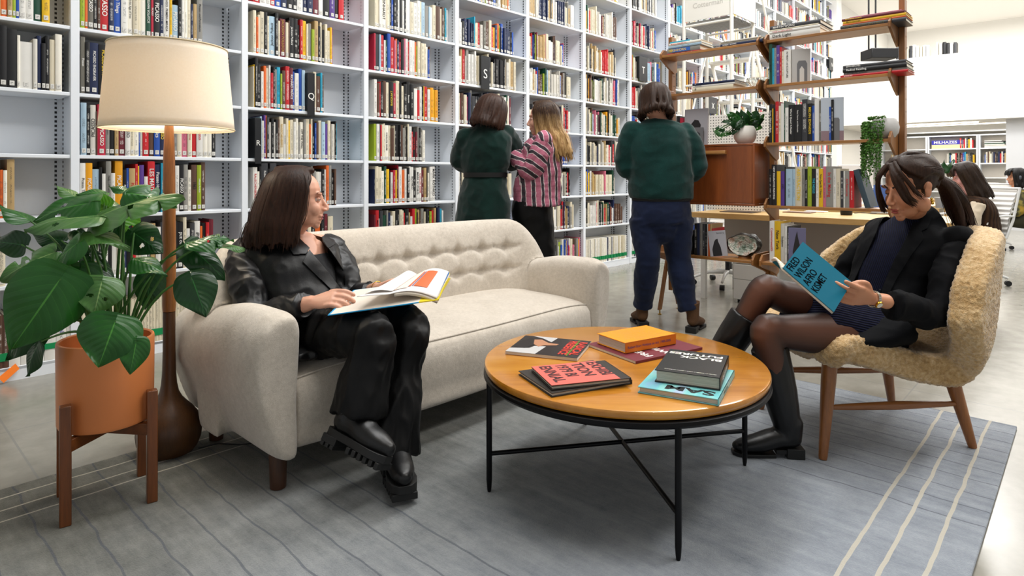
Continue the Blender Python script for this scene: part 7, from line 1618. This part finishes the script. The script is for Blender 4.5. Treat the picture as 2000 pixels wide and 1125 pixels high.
for s_, e, w_, o_ in ((shl, ell, wrl, -1), (shr, elr, wrr, 1)): limb(b, [(s_+V((0, 0, -.02)), .078), (s_.lerp(e, .55)+V((o_*.018, 0, 0)), .080), (e+V((0, 0, -.005)), .072), (e.lerp(w_, .6), .058), (w_, .045)], n=18)
dm = remesh(b, .009, 5); warp(dm, wrinkle(.010, 6, 14, axis=V((1, 0, 0)), seed=5)); pput(t5, 'sweater', dm, cloth('green_sweater', '0F3A36', '082522', .9, 260, .35, spec=.12, sheen=.2))
b = MB(); limb(b, [(at5(1291, 392), (.195, .148)), (at5(1291, 378), (.197, .150))], up=f5, n=30, ends=False); pput(t5, 'undershirt_hem', b.mesh('undershirt_hem', None), mat('black_hem', '0B0C0E', .8))
b = MB(); limb(b, [(at5(1291, 384), (.185, .138)), (at5(1290, 410), (.20, .155)), (at5(1291, 435), (.20, .15))], up=f5, n=28)
for h_, k_, a_ in ((hc+V((-.095, 0, -.08)), kl, al), (hc+V((.105, 0, -.08)), kr, ar)): limb(b, [(h_, (.118, .12)), (h_.lerp(k_, .55), (.098, .10)), (k_, (.080, .082)), (k_.lerp(a_, .3), (.082, .088)), (k_.lerp(a_, .75), (.068, .072)), (a_+V((0, 0, .01)), (.066, .07))], up=f5, n=20, ends=False)
tm = remesh(b, .009, 3); warp(tm, wrinkle(.007, 7, 20, axis=V((1, 0, 0)), seed=8))
DEN = cloth('blue_denim', '16223F', '0B1228', .85, 500, .3, spec=.2, sheen=.1); pput(t5, 'jeans', tm, DEN)
BRB = mat('brown_suede', '55381F', .8, var=.2, vs=20, bump=.4, bs=150)
for a_, ang in ((al, .05), (ar, -.55)):
    Mx = Matrix.Translation((a_.x, a_.y-.05, .001)) @ Matrix.Rotation(ang, 4, 'Z') @ Matrix.Scale(1.12, 4)
    boot(t5, Mx, .15, False, m=BRB)
HM5 = hairmat('hair_brown_curly', '1C100A', '3A2416')
hairdo(t5, H5, 'hair', HM5, bob(50, 310, 24, -.100, .12, 12, .011, 1.16, 1.12), .0145, .006, 5, 6, base=lambda mb: mb.ball((0, 0, 0), (.081, .094, .086), 20, H5 @ Matrix.Translation((0, -.02, .038))), sr=.0018)
# ---------------------------------------------------------------- people at the far desks
def seated(label, hpx, Y, hf, pitch, skinm, hairm, topm, sleevem, lean, face=True, hs=1, botm=None, armsp=None, endz=-.22):
    O = at(*hpx, Y); t = person(label, (O.x+.15, Y, .46)); Hh = headM(O, hf, pitch); f = V((hf[0], hf[1], 0)).normalized(); r = V((f.y, -f.x, 0))
    nb = O-f*lean+V((0, 0, -.19)); pl = nb-f*(.10)+V((0, 0, -.44)); b = MB(); head(b, Hh); limb(b, [(nb+V((0, 0, -.04)), .058), (nb+f*.03+V((0, 0, .05)), .05), (O-f*.01+V((0, 0, -.03)), .05)])
    limb(b, [(pl, (.17, .12)), (pl.lerp(nb, .4), (.14, .11)), (pl.lerp(nb, .75), (.16, .115)), (nb+V((0, 0, -.03)), (.12, .075))], up=f)
    arms = []
    for s in (-1, 1):
        sh = nb+r*s*.17+V((0, 0, -.06)); e = sh+f*.10+r*s*.04+V((0, 0, -.24)); w_ = e+f*.22-r*s*.05+V((0, 0, .06)); arms.append((sh, e, w_)); limb(b, [(sh, .046), (e, .036), (w_, .024)]); hand(b, handM(w_, w_+f*.15-r*s*.02, V((0, 0, -1))), side=-s)
        k = pl+f*.42+r*s*.12+V((0, 0, .03)); a = k+V((0, 0, -.42))-f*.02; limb(b, [(pl+r*s*.09, .085), (k, .055), (a, .036)]); limb(b, [(a, .04), (a+f*.08+V((0, 0, -.03)), .036), (a+f*.17+V((0, 0, -.035)), .03)])
    me = remesh(b, .0065, 2); Hi = Hh.inverted(); warp(me, lambda co, n: face_warp(co, Hi, Hh) if (co-O).length < .16 else co); tuck(me, [(O, .17)]+[(w_, .14) for sh, e, w_ in arms]); bo = pput(t, 'body', me, skinm); eyes(bo, Hh, Matrix.Translation(-t.location), brow='2A1A12', lip='A05048')
    b = MB(); limb(b, [(pl+V((0, 0, -.03)), (.20, .15)), (pl.lerp(nb, .35)-f*.02, (.185, .145)), (pl.lerp(nb, .7)-f*.02, (.20, .14)), (pl.lerp(nb, .9), (.19, .11)), (nb+V((0, 0, .01)), (.09, .075))], up=f, n=26, ends=False)
    for sh, e, w_ in arms: b.ball(sh, .058)
    jm = remesh(b, .009, 4); warp(jm, wrinkle(.007, 7, 15, seed=4)); pput(t, 'top', jm, topm)
    for sh, e, w_ in arms:
        b = MB(); limb(b, [(sh, .060), (sh.lerp(e, .5), .066), (e, .060), (e.lerp(w_, .85), .045)], n=16, ends=False); sm2 = remesh(b, .009, 3); warp(sm2, wrinkle(.007, 8, 18, seed=3)); pput(t, 'sleeve', sm2, sleevem)
    for s in (-1, 1):
        k = pl+f*.42+r*s*.12+V((0, 0, .03)); a = k+V((0, 0, -.40))-f*.02; b = MB(); limb(b, [(pl+r*s*.09, .10), (pl.lerp(k, .5)+r*s*.05, .09), (k, .072), (a, .075)], n=18, ends=False); b.ball(k, .072); pput(t, 'trouser_leg', remesh(b, .01, 3), botm)
    P = []
    for side in (-1, 1):
        for i in range(13):
            q = i/12; az = side*(52+i*10); m3 = skull(az, 4, 1.16); st_ = V((0, .052-.13*q, .118)); wv_ = .010*math.sin(i*1.9)
            P.append([st_, skull(az, 62, 1.10), skull(az, 34, 1.14), m3, V((m3.x*1.02+wv_, m3.y-.012, -.07)), V((m3.x*1.02-wv_, m3.y-.012-.015*q, endz*.6-.03)), V((m3.x*.95, m3.y-.015-.02*q, endz-.02*math.sin(i*2.3)))])
    for i in range(-3, 4): P.append([V((i*.012, .045, .118)), V((i*.018, .088, .085)), V((i*.019, .098, .05)), V((i*.019, .099, .030))])
    hairdo(t, Hh, 'hair', hairm, P, .0135, .006, 3, 3, base=lambda mb: mb.ball((0, 0, 0), (.079, .090, .084), 20, Hh @ Matrix.Translation((0, -.02, .038))), sr=.0018)
    return t, Hh
VST = ribs('brown_rib_vest', '3B2718', '22150C', (.9, .4, 0), 28); CRM = cloth('cream_sleeve', 'CFC0AC', 'B8A890', .85, 300, .3)
t6, H6 = seated('person in a brown ribbed vest with long dark hair at the far desk', (1882, 344), 5.95, (-.96, .28), .35, skin('skin_pale', 'DDA9A4', 'C87A86'), hairmat('hair_black_brown', '17100C', '33241A'), VST, CRM, .06, botm=cloth('grey_trousers', '6A6258', '4E483F', .85), endz=-.26)
SK7 = skin('skin_tan', 'B98460')
def camo():
    t = NT('olive_camouflage'); n = t.noise(t.coord('Object'), 11, 2); r_ = t.ramp(n, [(0, '2E2A12'), (.46, '4A4520'), (.52, '6A5E24'), (.62, '8A6E1C')]); r_.node.color_ramp.interpolation = 'CONSTANT'; t.l(r_, t.b.inputs['Base Color']); t.b.inputs['Roughness'].default_value = .9; return t.m
CM = camo(); t7, H7 = seated('person with headphones and an olive camouflage jacket at the far right', (1984, 346), 8.85, (-.96, .28), .05, SK7, hairmat('hair_black', '0A0A0B', '1A1818'), CM, CM, .03, botm=mat('dark_olive_trousers', '2C2A18', .9), endz=-.16)
HP = MB(); HP.tube([H7 @ V((.088*math.cos(q), -.01, .03+.10*math.sin(q))) for q in [PI*i/16 for i in range(17)]], [(.004, .009)]*17, 8, up=H7.to_3x3() @ V((0, 1, 0)))
for s in (-1, 1): HP.ball(H7 @ V((s*.092, -.008, -.008)), (.02, .03, .034), 14)
pput(t7, 'headphones', HP.mesh('headphones', None), mat('headphone_grey', '3A3E46', .4))
